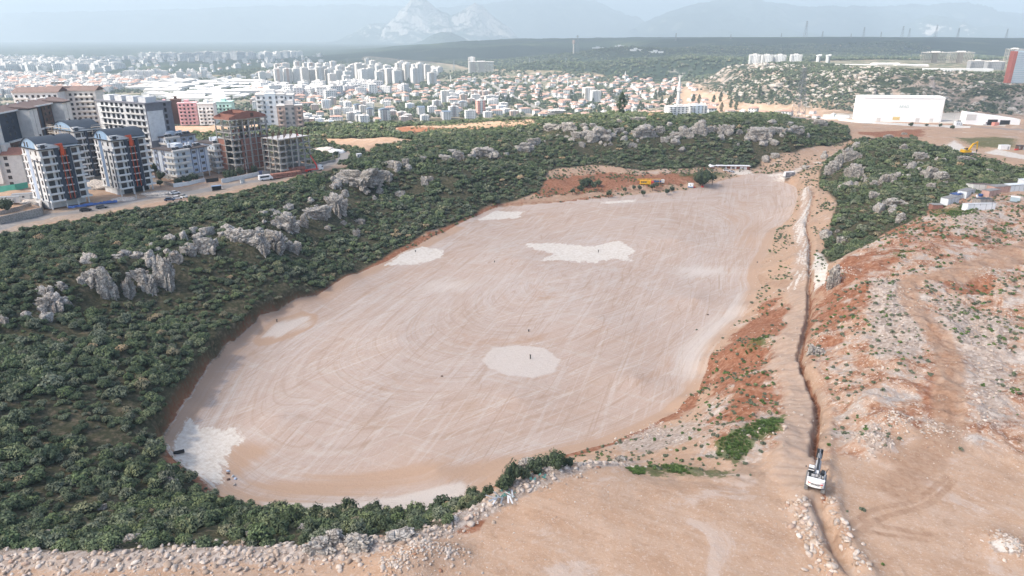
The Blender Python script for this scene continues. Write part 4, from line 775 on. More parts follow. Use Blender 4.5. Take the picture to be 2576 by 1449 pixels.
# ---------------------------------------------------------------- paints
_pm = {}
def paint(name, col, rough=.7, var=.12, sc=.6, metal=0, spec=.3):
    if name in _pm: return _pm[name]
    g = G(name, rough); g.b.inputs['Metallic'].default_value = metal; g.b.inputs['Specular IOR Level'].default_value = spec
    if var: 
        n = g.noise(sc, 4, g.obj(), .65); g.base(g.mix(g.ss(n, .35, .75), col, tuple(max(0, c*(1-var*1.6)) for c in col)))
    else: g.base(col)
    _pm[name] = g.m; return g.m
WHITE = paint('white_render', (.68,.69,.69)); OFFW = paint('offwhite_render', (.66,.65,.62)); NAVY = paint('navy_cladding', (.045,.06,.085)); SKYB = paint('skyblue_render', (.30,.44,.60)); SLATE = paint('slate_roof', (.05,.065,.085), .6)
BRICK = paint('clay_brick', (.34,.165,.125), .9, .25, 3); CONC = paint('raw_concrete', (.40,.385,.36), .9, .2, 1.2); GREYC = paint('grey_cladding', (.20,.205,.23)); BROWN = paint('brown_cladding', (.115,.075,.06)); ORANGE = paint('orange_red_panel', (.60,.10,.04), .5)
GLASS = paint('dark_glass', (.03,.036,.045), .12, 0, 1, 0, .6); DARK = paint('dark_metal', (.035,.037,.04), .5, .1); STEEL = paint('galvanised_steel', (.42,.44,.46), .45, .1, 2, .4); BLUEG = paint('bluegrey_panel', (.42,.50,.63)); PALEB = paint('pale_blue_render', (.60,.66,.73)); DBLUE = paint('blue_pilaster', (.16,.19,.30))
PINK = paint('pink_render', (.70,.43,.45)); MINT = paint('mint_render', (.46,.66,.60)); TILE = paint('clay_tiles', (.36,.18,.13), .85, .25, 1.5); BRT = paint('brown_tiles', (.17,.125,.115), .85, .2, 1.5); BITU = paint('bitumen_roof', (.12,.10,.095), .9, .3, 1.5); GREEN = paint('green_net', (.10,.42,.32)); YELLOW = paint('machine_yellow', (.80,.45,.03), .45); REDP = paint('red_paint', (.55,.05,.04), .45)
WPAINT = paint('white_paint', (.80,.80,.80), .35, .06); BLKR = paint('black_rubber', (.02,.02,.02), .8); BLUET = paint('blue_tarp', (.05,.11,.30), .6); WOODR = paint('red_wood', (.26,.09,.055), .8, .2, 3); PLYW = paint('formwork_timber', (.42,.33,.22), .9, .3, 4); STONEW = paint('stone_masonry', (.36,.33,.30), .95, .35, 2); CARG = paint('dark_grey_car', (.05,.055,.065), .3, 0); LAMPG = paint('lamp_post_grey', (.45,.47,.49), .5, 0); CANV = paint('pale_sheet', (.62,.55,.50), .9, .1)
class MB:
    def __init__(s): s.V = []; s.F = []; s.M = []
    def face(s, pts, m=0):
        b = len(s.V); s.V += [tuple(p) for p in pts]; s.F.append(tuple(range(b, b+len(pts)))); s.M.append(m); return s
    def box(s, x0, x1, y0, y1, z0, z1, m=0, T=None):
        c = [(x, y, z) for z in (z0, z1) for y in (y0, y1) for x in (x0, x1)]
        if T is not None: c = [tuple(T @ Vector(p)) for p in c]
        b = len(s.V); s.V += c
        for f in ((0,2,3,1),(4,5,7,6),(0,1,5,4),(2,6,7,3),(0,4,6,2),(1,3,7,5)): s.F.append(tuple(b+i for i in f)); s.M.append(m)
        return s
    def prism(s, poly, a0, a1, axis='z', m=0):
        def q(p, a): return (p[0], p[1], a) if axis == 'z' else (p[0], a, p[1]) if axis == 'y' else (a, p[0], p[1])
        n = len(poly); b = len(s.V); s.V += [q(p, a0) for p in poly]+[q(p, a1) for p in poly]
        for i in range(n): j = (i+1) % n; s.F.append((b+i, b+j, b+n+j, b+n+i)); s.M.append(m)
        s.F.append(tuple(b+n+i for i in range(n))); s.F.append(tuple(b+i for i in reversed(range(n)))); s.M += [m, m]; return s
    def bar(s, p0, p1, r, m=0, n=6, r1=None):
        p0, p1 = Vector(p0), Vector(p1); d = (p1-p0).normalized(); a = d.orthogonal().normalized(); c = d.cross(a); r1 = r if r1 is None else r1; b = len(s.V)
        for p, q in ((p0, r), (p1, r1)):
            for i in range(n): t = 2*math.pi*i/n; s.V.append(tuple(p+(a*math.cos(t)+c*math.sin(t))*q))
        for i in range(n): j = (i+1) % n; s.F.append((b+i, b+j, b+n+j, b+n+i)); s.M.append(m)
        s.F.append(tuple(b+i for i in reversed(range(n)))); s.F.append(tuple(b+n+i for i in range(n))); s.M += [m, m]; return s
    def mesh(s, name, mats):
        me = bpy.data.meshes.new(name); me.from_pydata(s.V, [], s.F); mats = mats if isinstance(mats, (list, tuple)) else [mats]
        for m in mats: me.materials.append(m)
        me.polygons.foreach_set('material_index', s.M); bm = bmesh.new(); bm.from_mesh(me); bmesh.ops.recalc_face_normals(bm, faces=bm.faces); bm.to_mesh(me); bm.free(); return me
    def build(s, name, mats, parent=None, loc=(0,0,0), rot=(0,0,0)): return link(name, s.mesh(name, mats), loc, rot, 1, parent)
def root(name, label, cat, loc, rz=0, group=None):
    o = bpy.data.objects.new(name, None); COL.objects.link(o); o.location = loc; o.rotation_euler = (0, 0, rz); o.empty_display_size = .5; return tag(o, label, cat, group)
def copy_tree(o, parent=None):
    c = o.copy(); COL.objects.link(c)
    if parent: c.parent = parent
    for ch in list(o.children): copy_tree(ch, c)
    return c
WINM = {}
def winmesh(w, h, fr, split=1):
    k = (w, h, fr.name, split)
    if k not in WINM:   # in the plane y=0, facing -y
        m = MB(); m.box(-w/2, w/2, -.02, .06, 0, h, 1)
        for a, b, c, d in ((-w/2-.07, -w/2, -.07, h+.07), (w/2, w/2+.07, -.07, h+.07), (-w/2, w/2, h, h+.07), (-w/2, w/2, -.07, 0)): m.box(a, b, -.06, .05, c, d, 0)
        for i in range(1, split+1): x = -w/2+w*i/(split+1); m.box(x-.03, x+.03, -.05, -.021, 0, h, 0)
        WINM[k] = m.mesh('window', [fr, GLASS])
    return WINM[k]
def window(p, face, a, z, w=1.2, h=1.4, fr=None, split=1, W_=0, D_=0):
    "face f: y=0 plane; l: x=0 plane; b, r: the far ones"
    loc, rz = {'f': ((a, 0, z), 0), 'l': ((0, a, z), -math.pi/2), 'r': ((W_, a, z), math.pi/2), 'b': ((a, D_, z), math.pi)}[face]
    return link('window', winmesh(w, h, fr or DARK, split), loc, (0, 0, rz), 1, p)
def gz(x, y): return H(x, y)
AX = R(56)
# ---------------------------------------------------------------- the pair of new blocks with barrel roofs
def vault_block(C, z, label, W_, D_, fl=8, done=True, orange=True, fh=3.05):
    b = root('apartment_block', label, 'apartment block', (C[0], C[1], z), AX, 'new blocks with barrel roofs'); g0 = 3.4; top = g0+fh*(fl-1)
    m = MB(); m.box(.0, W_, 0, D_, g0, top, 0); m.box(0.3, W_-.3, 3.2, D_-.3, 0, g0, 0); m.build('wall', [WHITE], b)
    m = MB()
    for x, y in ((.2, .2), (W_*.38, .2), (W_*.68, .2), (W_-.6, .2), (.2, D_*.5), (W_-.6, D_*.5)): m.box(x, x+.45, y, y+.45, 0, g0-.02)
    m.box(.25, W_-.25, .6, 3.2, g0-.35, g0-.02); m.build('ground_floor_frame', [WHITE], b)
    if done:
        m = MB(); m.box(W_*.2, W_-.8, 3.1, 3.18, .3, 2.9, 0)
        m.build('shop_window', [GLASS], b)
    # left face: blue bands, string courses
    m = MB(); m.box(-.12, 0, D_*.58, D_*.74, g0+.2, top+.1, 0); m.build('blue_band', [BLUEG if not done else paint('steel_blue', (.17,.25,.38))], b)
    m = MB(); m.box(-.2, -.0, D_*.36, D_*.42, g0, top-fh*1.6, 0); m.box(-.2, 0, .15, 1.0, g0, top-fh*1.6, 0); m.box(-.25, -.0, .15, D_*.42, top-fh*1.6, top-fh*1.6+.4, 0)
    m.box(W_*.36, W_*.45, -.9, 0, g0, top+.1, 0); m.box(W_*.67, W_*.75, -.9, 0, g0, top+.1, 0); m.box(W_*.45, W_*.67, -.6, 0, g0-.3, g0+.3, 0); m.build('navy_frame', [NAVY], b)
    m = MB(); m.box(W_*.45, W_*.67, -.02, .0, g0+.3, top, 0); m.build('recessed_bay', [paint('bay_brown', (.13,.11,.115))], b)
    for k in range(fl-1):
        z0 = g0+fh*k; q = MB(); q.box(-.25, W_*.36, -1.5, 0, z0-.12, z0+.1, 0); q.box(-.25, W_*.36, -1.5, -1.35, z0+.1, z0+.62, 0); q.box(-.25, -.1, -1.35, 0, z0+.1, z0+.62, 0); q.build('balcony', [WHITE], b)
        q = MB(); q.box(W_*.75, W_+.7, -1.5, 0, z0-.12, z0+.1, 0); q.box(W_*.75, W_+.7, -1.5, -1.35, z0+.1, z0+.62, 0); q.box(W_+.55, W_+.7, -1.35, 2, z0+.1, z0+.62, 0); q.box(W_, W_+.7, 0, 2, z0-.12, z0+.1, 0); q.build('balcony', [WHITE], b)
        q = MB(); q.box(W_*.45, W_*.67, -.85, 0, z0+fh-.35, z0+fh-.05, 0); q.box(-.35, 0, D_*.76, D_+.2, z0-.1, z0+.35, 0); q.box(-.1, 0, 1.0, D_*.36, z0-.06, z0+.1, 0); q.build('string_course', [WHITE], b)
        fr = DARK
        q = [('l', D_*.2, 1.2, 1.75), ('l', D_*.87, 1.1, 1.7), ('f', W_*.14, 2.3, 2.2), ('f', W_*.86, 2.1, 2.2), ('f', W_*.31, .7, 2.0), ('f', W_*.51, 1.2, 2.1), ('f', W_*.61, 1.2, 2.1), ('l', D_*.5, .7, 1.2)]
        for f, a, w, h in q:
            if done or (f == 'l' and k % 3) or f == 'f': window(b, f, a, z0+(.25 if f == 'f' else .75), w, h, fr if done else CONC, 1 if done else 0)
            else: window(b, f, a, z0+.75, w, h, CONC, 0)
    # attic and barrel roof
    m = MB(); m.box(-.7, W_+.7, -1.1, D_+.5, top, top+.28, 0); m.build('eave_slab', [DARK], b)
    n = 14; R_ = 4.3; arc = [(D_*(i/n), top+.29+R_*math.sin(math.pi*(.06+.88*i/n))**.85) for i in range(n+1)]
    m = MB(); m.prism([(.2, top+.29)]+[(min(max(a, .2), D_-.2), q-.12) for a, q in arc]+[(D_-.2, top+.29)], .25, W_-.25, 'x'); m.build('attic_gable', [SKYB], b)
    m = MB(); o = [(a*1.06-D_*.03, q) for a, q in arc]; i_ = [(a*1.06-D_*.03, q-.22) for a, q in arc]
    m.prism(o+i_[::-1], -.3, W_+.3, 'x'); rf = m.build('roof', [SLATE], b)
    m = MB(); m.box(W_*.35, W_*.38, D_*.55, D_*.6, top+R_+.2, top+R_+.9); m.box(W_*.6, W_*.64, D_*.4, D_*.46, top+R_+.2, top+R_+.8); m.build('roof_vent', [DARK], rf)
    m = MB(); m.box(-.05, W_*.22, -.35, 2.5, top+.285, top+2.3, 0); m.prism([(W_*.22, top+.29), (W_*.22, top+2.3), (W_*.62, top+.75), (W_+.2, top+.75), (W_+.2, top+.29)], -.5, -.2, 'y'); m.build('parapet', [WHITE], b)
    window(b, 'f', W_*.11, top+.6, 1.5, 1.3).location.y = -.37
    for a in (.62, .78): window(b, 'l', D_*a, top+.6, .9, 1.9).location.x = .23
    if orange:
        m = MB(); m.prism([(W_*.50, top-2.6), (W_*.50, top+.9), (W_*.38, top+1.9), (W_*.57, top+2.0), (W_*.585, top-1.2), (W_*.56, top-3.4)], -1.25, -.92, 'y', 0); 
        for x in (.485, .60): m.box(W_*x, W_*x+.2, -1.1, -.9, g0+.2, top-.5, 0)
        m.build('orange_fin', [ORANGE], b)
    return b
B1 = vault_block((-192.1, 278.9), 21, 'white eight-storey block with blue barrel roof and orange fin, windows still bare, leftmost one', 15.5, 15.5, done=False)
B2 = vault_block((-176.7, 304.1), 21, 'white eight-storey block with blue barrel roof, orange fin and finished dark windows', 15.4, 14.6, fl=8)
B3 = vault_block((-206, 326), 22, 'barrel-roofed block wrapped in scaffolding behind the two finished ones', 12.5, 20, fl=8, done=False, orange=False)
m = MB()
for k in range(9):
    z = 2.5+k*3
    for a in np.arange(-1, 21, 3.2): m.bar((-2.6, a, z-2.5 if k == 0 else z-3), (-2.6, a, z), .09)
    m.box(-2.7, -1.3, -1, 20, z, z+.08)
    m.bar((-2.65, -1, z+1), (-2.65, 20, z+1), .07)
    for x in np.arange(7, 15, 2.6): m.bar((x, -3.2, z-3), (x, -3.2, z), .09)
    m.box(7, 14.8, -3.3, -2.0, z, z+.08); m.bar((7, -3.25, z+1), (14.6, -3.25, z+1), .07)
sc = root('scaffolding', 'timber and steel scaffolding around the barrel-roofed block at the back', 'scaffolding', (-206, 326, 22), AX); m.build('poles_and_decks', [paint('scaffold_wood', (.50,.44,.36))], sc)
# ---------------------------------------------------------------- concrete skeletons
def skeleton(C, z, label, W_, D_, fl, top_props, brick=0, fh=3.1, ax=AX, parts=True):
    b = root('building_shell', label, 'building site', (C[0], C[1], z), ax); nx, ny = max(2, int(W_/3.3)), max(2, int(D_/4.2))
    for k in range(1, fl+1):
        q = MB(); q.box(-.3, W_+.3, -.3, D_+.3, k*fh-.24, k*fh, 0); q.box(-1.3, W_*.18, -1.5, -.3, k*fh-.35, k*fh+(.25 if k < fl else .05), 0); q.box(W_*.7, W_+1.2, -.9, -.3, k*fh-.24, k*fh, 0); q.build('floor_slab', [CONC], b)
    m = MB()
    for k in range(fl):
        for i in range(nx+1):
            for j in range(ny+1):
                if i in (0, nx) or j in (0, ny) or (i+j) % 2: x, y = W_*i/nx, D_*j/ny; s_ = .3 if (i+j) % 3 else .5; pass
    for i in range(nx+1):
        for j in range(ny+1):
            if i in (0, nx) or j in (0, ny) or (i+j) % 2: q = MB(); x, y = W_*i/nx, D_*j/ny; s_ = .3 if (i+j) % 3 else .5; [q.box(x-s_, x+s_, y-.18, y+.18, k*fh, (k+1)*fh-.24) for k in range(fl)]; q.build('column', [CONC], b)
    m.box(W_*.42, W_*.42+2.6, D_*.45, D_*.45+.2, 0, fl*fh-.25); m.box(W_*.42+2.6, W_*.42+2.8, D_*.45, D_*.8, 0, fl*fh-.25); m.build('lift_shaft', [CONC], b)
    if top_props:
        m = MB(); r = random.Random(int(W_*10))
        for i in range(90): x, y = r.uniform(0, W_), r.choice((r.uniform(0, 1.5), r.uniform(0, D_))); m.bar((x, y, (fl-1)*fh), (x+r.uniform(-.1, .1), y, fl*fh-.24), .06, 0, 4)
        m.box(-.5, W_+.5, -.55, -.45, fl*fh-.5, fl*fh-.2); m.build('formwork_prop', [PLYW], b)
    return b, nx, ny
b9, nx, ny = skeleton((-119.2, 352.1), 21, 'grey concrete frame of an unfinished six-storey block, rebar rising from its top', 19.5, 13, 6, True)
m = MB(); r = random.Random(5)
for i in range(nx+1):
    for j in range(ny+1):
        m = MB()
        for k in range(5): x, y = 19.5*i/nx+r.uniform(-.35, .35), 13*j/ny+r.uniform(-.25, .25); m.bar((x, y, 18.6), (x+r.uniform(-.15, .15), y, 18.6+r.uniform(2.4, 3.6)), .06, 0, 4)
        m.build('rebar', [paint('rusty_steel', (.12,.075,.055))], b9)
m = MB(); m.box(.3, 19, .3, 12.6, 18.61, 18.63); m.build('deck', [paint('pale_deck', (.66,.64,.62))], b9)
b8, nx, ny = skeleton((-143.5, 354.5), 23, 'tall unfinished block with brick infill and a red brick gable storey on top', 21.5, 12.5, 8, True, fh=3.25)
m = MB()
for k in range(5): m.box(5, 21.2, .12, .3, k*3.25, (k+1)*3.25-.25); m.box(-.0+.1, .3, 6.5, 12.2, k*3.25, (k+1)*3.25-.25)
m.build('brick_infill', [BRICK], b8)
for k in range(5):
    for x in (7, 12.2, 19): window(b8, 'f', x, k*3.25+.5, 1.2 if x != 12.2 else .5, 1.7 if x != 12.2 else .5, CONC, 0).location.y = .06
m = MB(); r = random.Random(3)
for k in (5, 6):
    for i in range(6): x = 1+i*3.4; m.box(x, x+1.3, .8, 1.9, k*3.25, k*3.25+1.5)
m.build('brick_stack', [BRICK], b8)
m = MB(); H8 = 26.0; gp = [(-.3, H8), (-.3, H8+1.2), (6, H8+3.2), (11, H8+3.9), (16, H8+3.2), (21.8, H8+1.2), (21.8, H8)]
m.prism(gp, -.3, 0, 'y'); m.prism(gp, 12.5, 12.8, 'y'); m.box(-.3, 0, 0, 12.5, H8, H8+1.2); m.box(21.5, 21.8, 0, 12.5, H8, H8+1.2); m.box(3.5, 3.8, 0, 12.5, H8, H8+2.3); m.box(10.8, 11.1, 0, 12.5, H8, H8+3.6); m.box(3.8, 10.8, 6, 6.3, H8, H8+2.6); m.box(16, 16.3, 0, 12.5, H8, H8+2.6)
m.build('brick_gable_storey', [BRICK], b8); m = MB(); m.box(12.3, 14.3, -.34, -.31, H8+.6, H8+2.6); m.build('opening_shade', [BROWN], b8)  # brown plate on the brick stands in for the shaded opening
# ---------------------------------------------------------------- pale blue four-storey blocks
def heater(p, x, y, z, n=1):
    for i in range(n):
        m = MB(); m.face([(-.9, 0, .1), (.9, 0, .1), (.9, 1.3, 1.2), (-.9, 1.3, 1.2)], 0); m.face([(-.9, 1.35, 1.15), (.9, 1.35, 1.15), (.9, .05, .05), (-.9, .05, .05)], 0); m.bar((-.7, 1.5, 1.35), (.7, 1.5, 1.35), .28, 1, 8); m.bar((-.7, 1.4, 0), (-.7, 1.4, 1.2), .04, 1); m.bar((.7, 1.4, 0), (.7, 1.4, 1.2), .04, 1)
        m.build('solar_heater', [DARK, WPAINT], p, (x+i*2.1, y, z))
def blue_block(C, z, label, W_, D_, ax=AX):
    b = root('apartment_block', label, 'apartment block', (C[0], C[1], z), ax, 'pale blue four-storey blocks'); g0 = 3.2; fh = 3.0; top = g0+4*fh+.4
    m = MB(); m.box(0, W_, 0, D_, g0, top); m.build('wall', [PALEB], b)
    m = MB(); m.box(1.2, W_-3, 2.5, D_-1, 0, g0-.03); [m.box(x, x+.4, y, y+.4, 0, g0-.02) for x in (.3, W_*.5, W_-.7) for y in (.3, D_*.5)]; m.build('pilotis', [OFFW], b)
    m = MB(); 
    for a in (.50, .74): m.box(W_*a, W_*a+2.9, -.1, 0, g0, top)
    for a in (.45, .78): m.box(-.1, 0, D_*a, D_*a+1.8, g0, top)
    m.build('window_bay', [BLUEG], b); m = MB()
    for a in (.50, .74): m.box(W_*a-.22, W_*a, -.25, 0, g0, top); m.box(W_*a+2.9, W_*a+3.12, -.25, 0, g0, top)
    for a in (.45, .78): m.box(-.25, 0, D_*a-.25, D_*a, g0, top); m.box(-.25, 0, D_*a+1.8, D_*a+2.05, g0, top)
    m.build('pilaster', [DBLUE], b)
    for k in range(4):
        z0 = g0+k*fh; q = MB(); q.box(-1.3, W_*.42, -1.4, 0, z0-.1, z0+.08); q.box(-1.3, 0, 0, D_*.38, z0-.1, z0+.08); q.box(-1.3, W_*.42, -1.4, -1.28, z0+.08, z0+1.0); q.box(-1.3, -1.18, -1.28, D_*.38, z0+.08, z0+1.0); q.box(W_*.42-.1, W_*.42, -1.28, 0, z0+.08, z0+1.0); q.build('balcony', [OFFW], b)
        q = MB(); q.box(W_, W_+1.3, .5, 5, z0-.1, z0+.08); q.box(W_, W_+1.3, .5, .62, z0+.08, z0+1); q.box(W_+1.18, W_+1.3, .62, 5, z0+.08, z0+1); q.build('balcony', [OFFW], b)
        for f, a, w, h in (('f', W_*.50+1.45, 1.9, 1.3), ('f', W_*.74+1.45, 1.9, 1.3), ('l', D_*.45+.9, 1.0, 1.4), ('l', D_*.78+.9, 1.0, 1.4), ('f', W_*.1, .8, 2), ('f', W_*.28, 1.6, 2), ('l', D_*.12, .8, 1.6), ('l', D_*.28, .8, 1.6)):
            w_ = window(b, f, a, z0+(.9 if h < 1.5 else .15), w, h, OFFW, 2 if w > 1.5 else 1)
            if f == 'f' and a > W_*.45: w_.location.y = -.11
            if f == 'l' and a > D_*.4: w_.location.x = -.11
    m = MB(); m.box(-.8, W_+.5, -1.3, D_+.4, top, top+.35); m.build('roof', [BITU], b)
    m = MB(); m.box(-1.35, W_*.43, -1.42, -.0, top-.35, top+.45); m.build('roof_edge', [OFFW], b)
    m = MB()
    for x, y, h in ((W_*.12, 2, 2.6), (W_*.5, 3, 2.6), (W_*.6, 3, 2.8), (W_*.25, D_*.6, 2.5)): q = MB(); q.box(x, x+1.1, y, y+1.3, top+.34, top+h); q.build('chimney', [PALEB], b)
    m = MB(); m.box(W_*.28, W_*.48, D_*.3, D_*.62, top+.34, top+2.5); m.build('stair_house', [PALEB], b)
    heater(b, 1, .3, top+.4, 2); heater(b, W_*.4, .2, top+.4, 2); heater(b, W_*.78, 3, top+.4, 2); return b
blue_block((-166, 337), 20.5, 'pale blue-grey four-storey block on open pilotis beside the finished barrel-roofed block', 19, 17, R(60))
blue_block((-155, 359), 20.5, 'pale blue-grey four-storey block with a closed dark-glazed balcony, in front of the tall brick one', 17, 17.5, R(53))
blue_block((-186, 372), 22, 'pale blue-grey block half hidden behind the finished barrel-roofed block', 17, 15, R(56))
# ---------------------------------------------------------------- dark and white complexes behind
b = root('apartment_block', 'long dark navy and brown block with white gable strips behind the scaffolded one', 'apartment block', (-246, 326, 24), R(98)); h = 30
m = MB(); m.box(0, 82, 0, 14, 0, h); m.build('wall', [NAVY], b); m = MB()
for x0, x1 in ((1.5, 11), (15, 25)): m.box(x0, x1, -.5, 0, 0, h*.52)
for x0, x1 in ((38, 48), (52, 62)): m.box(x0, x1, -.5, 0, 0, h)
m.build('brown_bay', [BROWN], b); m = MB()
for x0, x1, zz in ((1, 12, h*.52), (14.5, 26, h*.52), (1, 12, h*.12), (14.5, 26, h*.12), (37, 49, h*.6), (51, 63, h*.6)): m.box(x0, x1, -1.1, -.02, zz, zz+.8)
m.build('balcony_band', [WHITE], b)
for x0, x1 in ((-9, 0), (27.5, 35.5), (63.5, 72)):
    q = MB(); q.box(x0, x1, -6, 2, 0, h+.2); q.build('white_gable', [OFFW], b); q = MB(); q.box((x0+x1)/2, (x0+x1)/2+.15, -6.05, -6, 0, h); q.box(x0-.3, x1+.3, -6.6, 2, h+.21, h+.7); q.build('gable_edge', [DARK], b)
m = MB(); m.prism([(-1.2, h+.02), (-1.2, h+.5), (7, h+2.4), (15, h+.5), (15, h+.02)], -.4, 82.4, 'x')
for x0, x1 in ((-9, 0), (27.5, 35.5), (63.5, 72)): m.prism([(-6.6, h+.72), (-6.6, h+1.0), (4, h+2.0), (4, h+.72)], x0-.2, x1+.2, 'x')
m.build('roof', [BRT], b); m = MB()
for x0, x1 in ((0, 27), (36, 63), (72, 82)): m.box(x0, x1, -1.5, -1.2, h-.1, h+.6)
m.build('roof_edge', [WHITE], b)
for k in range(10):
    for x in (3.5, 8.5, 17.5, 22, 40.5, 45, 54.5, 59): window(b, 'f', x, k*3+.7, 1.4, 1.5, DARK).location.y = -.51 if (x > 30 or k*3+2.3 < h*.52) else -.01
for i in range(8): q = MB(); q.bar((4+i*9.5, 6, h+2.1), (5+i*9.5, 6, h+2.8), .45, 0, 8); q.build('roof_tank', [OFFW], b)
C = (-194, 372); b = root('apartment_block', 'long black and white block with loggias and plain grey end wall', 'apartment block', (*C, 24), R(62)); h = 31
m = MB(); m.box(0, 15, 0, 42, 0, h); m.build('wall', [WHITE], b); m = MB(); m.box(-.3, 15.3, -.2, 0, 0, h+.2); m.build('grey_end_wall', [GREYC], b); m = MB(); m.box(0, 9.5, -.3, -.2, 12, h-3.5); m.build('white_panel', [WHITE], b)
m = MB(); m.box(-.6, 15.6, -.5, 42.4, h, h+.8); m.build('roof_edge', [GREYC], b); m = MB(); 
for i in range(4): m.box(2, 8, 2+i*10, 8+i*10, h+.8, h+3.6)
m.build('roof_house', [WHITE], b)
for k in range(10):
    q = MB(); q.box(-1.2, 0, 1.2, 18, k*3.2+.0, k*3.2+.2); q.box(-1.2, -1.1, 1.2, 18, k*3.2+.2, k*3.2+.9); q.box(-1.2, 0, 22, 40, k*3.2, k*3.2+.2); q.build('balcony', [WHITE if k % 2 else OFFW], b)
    for a in (3.5, 7.5, 11.5, 15.5, 20.5, 24.5, 28.5, 33, 37): window(b, 'l', a, k*3.2+.5, 2.2, 2.1, DARK)
    if k > 3: window(b, 'f', 11.2, k*3.2+.8, 1.3, 1.9, DARK).location.y = -.22
# ---------------------------------------------------------------- generic blocks
def block(C, z, W_, D_, h, label, ax=0, wall=WHITE, roofm=TILE, pitched=False, name='apartment_block', cat='apartment block', group=None, bal=True, fh=3.0, wsp=3.2, win=True, side=None, railm=None):
    b = root(name, label, cat, (C[0], C[1], z), ax, group); m = MB(); m.box(0, W_, 0, D_, 0, h); m.build('wall', [wall], b)
    m = MB()
    if pitched: m.prism([(-.7, h), (D_/2, h+D_*.2), (D_+.7, h)], -.6, W_+.6, 'x')
    else: m.box(-.4, W_+.4, -.4, D_+.4, h, h+.5); m.box(W_*.35, W_*.6, D_*.3, D_*.7, h+.5, h+2.8)
    m.build('roof', [roofm if pitched else wall], b)
    for k in range(int(h/fh)):
        if bal: q = MB(); q.box(W_*.05, W_*.35, -1.3, 0, k*fh-.05, k*fh+.9); q.box(W_*.6, W_*.95, -1.3, 0, k*fh-.05, k*fh+.9); q.build('balcony', [railm or wall], b)
        if win:
            for a in np.arange(wsp*.6, W_-1, wsp): window(b, 'f', a, k*fh+.8, 1.4, 1.5, DARK, 1)
            for a in np.arange(2.2, D_-1, 4.5): window(b, 'l', a, k*fh+.8, 1.2, 1.4, DARK, 1)
    return b
def at(u, v, z): return P(u, v, z)
def topplace(u, v, z): return P(u, v, z)
x, y = P(30, 233, 56); b = block((x, y), 22, 26, 14, 34, 'white block with brown tiled roof and red balcony lines, far left', R(8), WHITE, BRT, True); x, y = P(112, 229, 56); b = block((x, y), 22, 30, 13, 34, 'grey and white block with arched brown roof beside the far left one', R(8), OFFW, BRT, True)
for q in (b,): heater(q, 4, 3, 38, 4)
x, y = P(72, 468, 22); ang_ = R(20); b = block((x-22*math.cos(ang_), y-22*math.sin(ang_)), 22, 22, 13, 15, 'white five-storey building with orange tiled roof at the left picture edge', ang_, OFFW, paint('orange_tiles', (.42,.19,.13), .85, .2, 1.5), True, bal=False, wsp=6); m = MB(); m.box(8, 16, 3, 10, 14, 19.5); m.build('stair_house', [OFFW], b)
x, y = P(407, 313, 17); block((x, y), 16, 9, 12, 18.5, 'pink five-storey wing beside the brown stair tower, left half', R(20), PINK, TILE, bal=False); x, y = P(434, 311, 17); block((x, y+3), 16, 8, 10, 20.5, 'brown stair tower between two pink wings', R(20), BROWN, BRICK, bal=False, win=False, name='stair_tower', cat='tower'); x, y = P(454, 312, 17); block((x, y), 16, 15, 12, 18, 'pink five-storey wing beside the brown stair tower, right half', R(20), PINK, TILE)
x, y = P(503, 311, 17); block((x, y), 16, 13, 12, 17.5, 'white block with balconies next to the pink buildings', R(10), WHITE, TILE); x, y = P(545, 309, 15); block((x, y), 16, 15, 12, 17, 'mint green five-storey block behind the brick-topped skeleton', R(10), MINT, TILE)
# ---------------------------------------------------------------- site walls, yards
def wall_run(pts, h, t, name, label, mat, cat='wall'):
    w = picks(pts); o = root(name, label, cat, w[0]); m = MB()
    for p, q in zip(w[:-1], w[1:]):
        p = Vector(p)-o.location; q = Vector(q)-o.location; d = (q-p); d.z = 0; n = Vector((-d.y, d.x, 0)).normalized()*t/2; lo = -.6
        k = [p-n, q-n, q+n, p+n]; b = len(m.V); m.V += [tuple(a+Vector((0, 0, lo))) for a in k]+[tuple(a+Vector((0, 0, h))) for a in k]
        for f in ((0,1,5,4),(1,2,6,5),(2,3,7,6),(3,0,4,7),(4,5,6,7)): m.F.append(tuple(b+i for i in f)); m.M.append(0)
    m.build('masonry', [mat], o); return o
wall_run([(0,566),(60,553),(107,541),(108,520)], 3.2, .5, 'stone_wall', 'rough stone retaining wall along the road at the left edge', STONEW)
wall_run([(0,541),(50,529),(80,518)], 1.6, .3, 'garden_wall', 'low grey wall in front of the leftmost barrel-roofed block', STONEW)
wall_run([(437,471),(475,466),(517,457)], 1.8, .25, 'boundary_wall', 'white painted wall below the first pale blue block', WHITE); wall_run([(385,458),(410,464),(437,471)], 1.8, .25, 'boundary_wall', 'grey wall bending down to the road beside the rubble', STONEW)
wall_run([(558,460),(600,452),(652,441)], 1.9, .25, 'boundary_wall', 'long whitewashed wall below the second pale blue block', WHITE); wall_run([(660,440),(700,434),(728,429)], 1.8, .2, 'site_fence', 'grey panel fence along the road before the concrete frame', STEEL, 'fence')
wall_run([(765,424),(800,417),(842,407)], 1.5, .3, 'boundary_wall', 'grey concrete wall beside the curve of the road', STONEW)
o = root('metal_gate', 'dark blue metal gate between the whitewashed wall and the panel fence', 'gate', pick(656, 440), R(50)); m = MB(); m.box(-1.6, 1.6, -.05, .05, 0, 2.2); m.build('door_leaf', [DBLUE], o)
o = root('metal_gate', 'dark grey gate by the driveway between the two pale blue blocks', 'gate', pick(535, 458), R(45)); m = MB(); m.box(-3, 3, -.05, .05, 0, 1.9); m.build('door_leaf', [DARK], o)
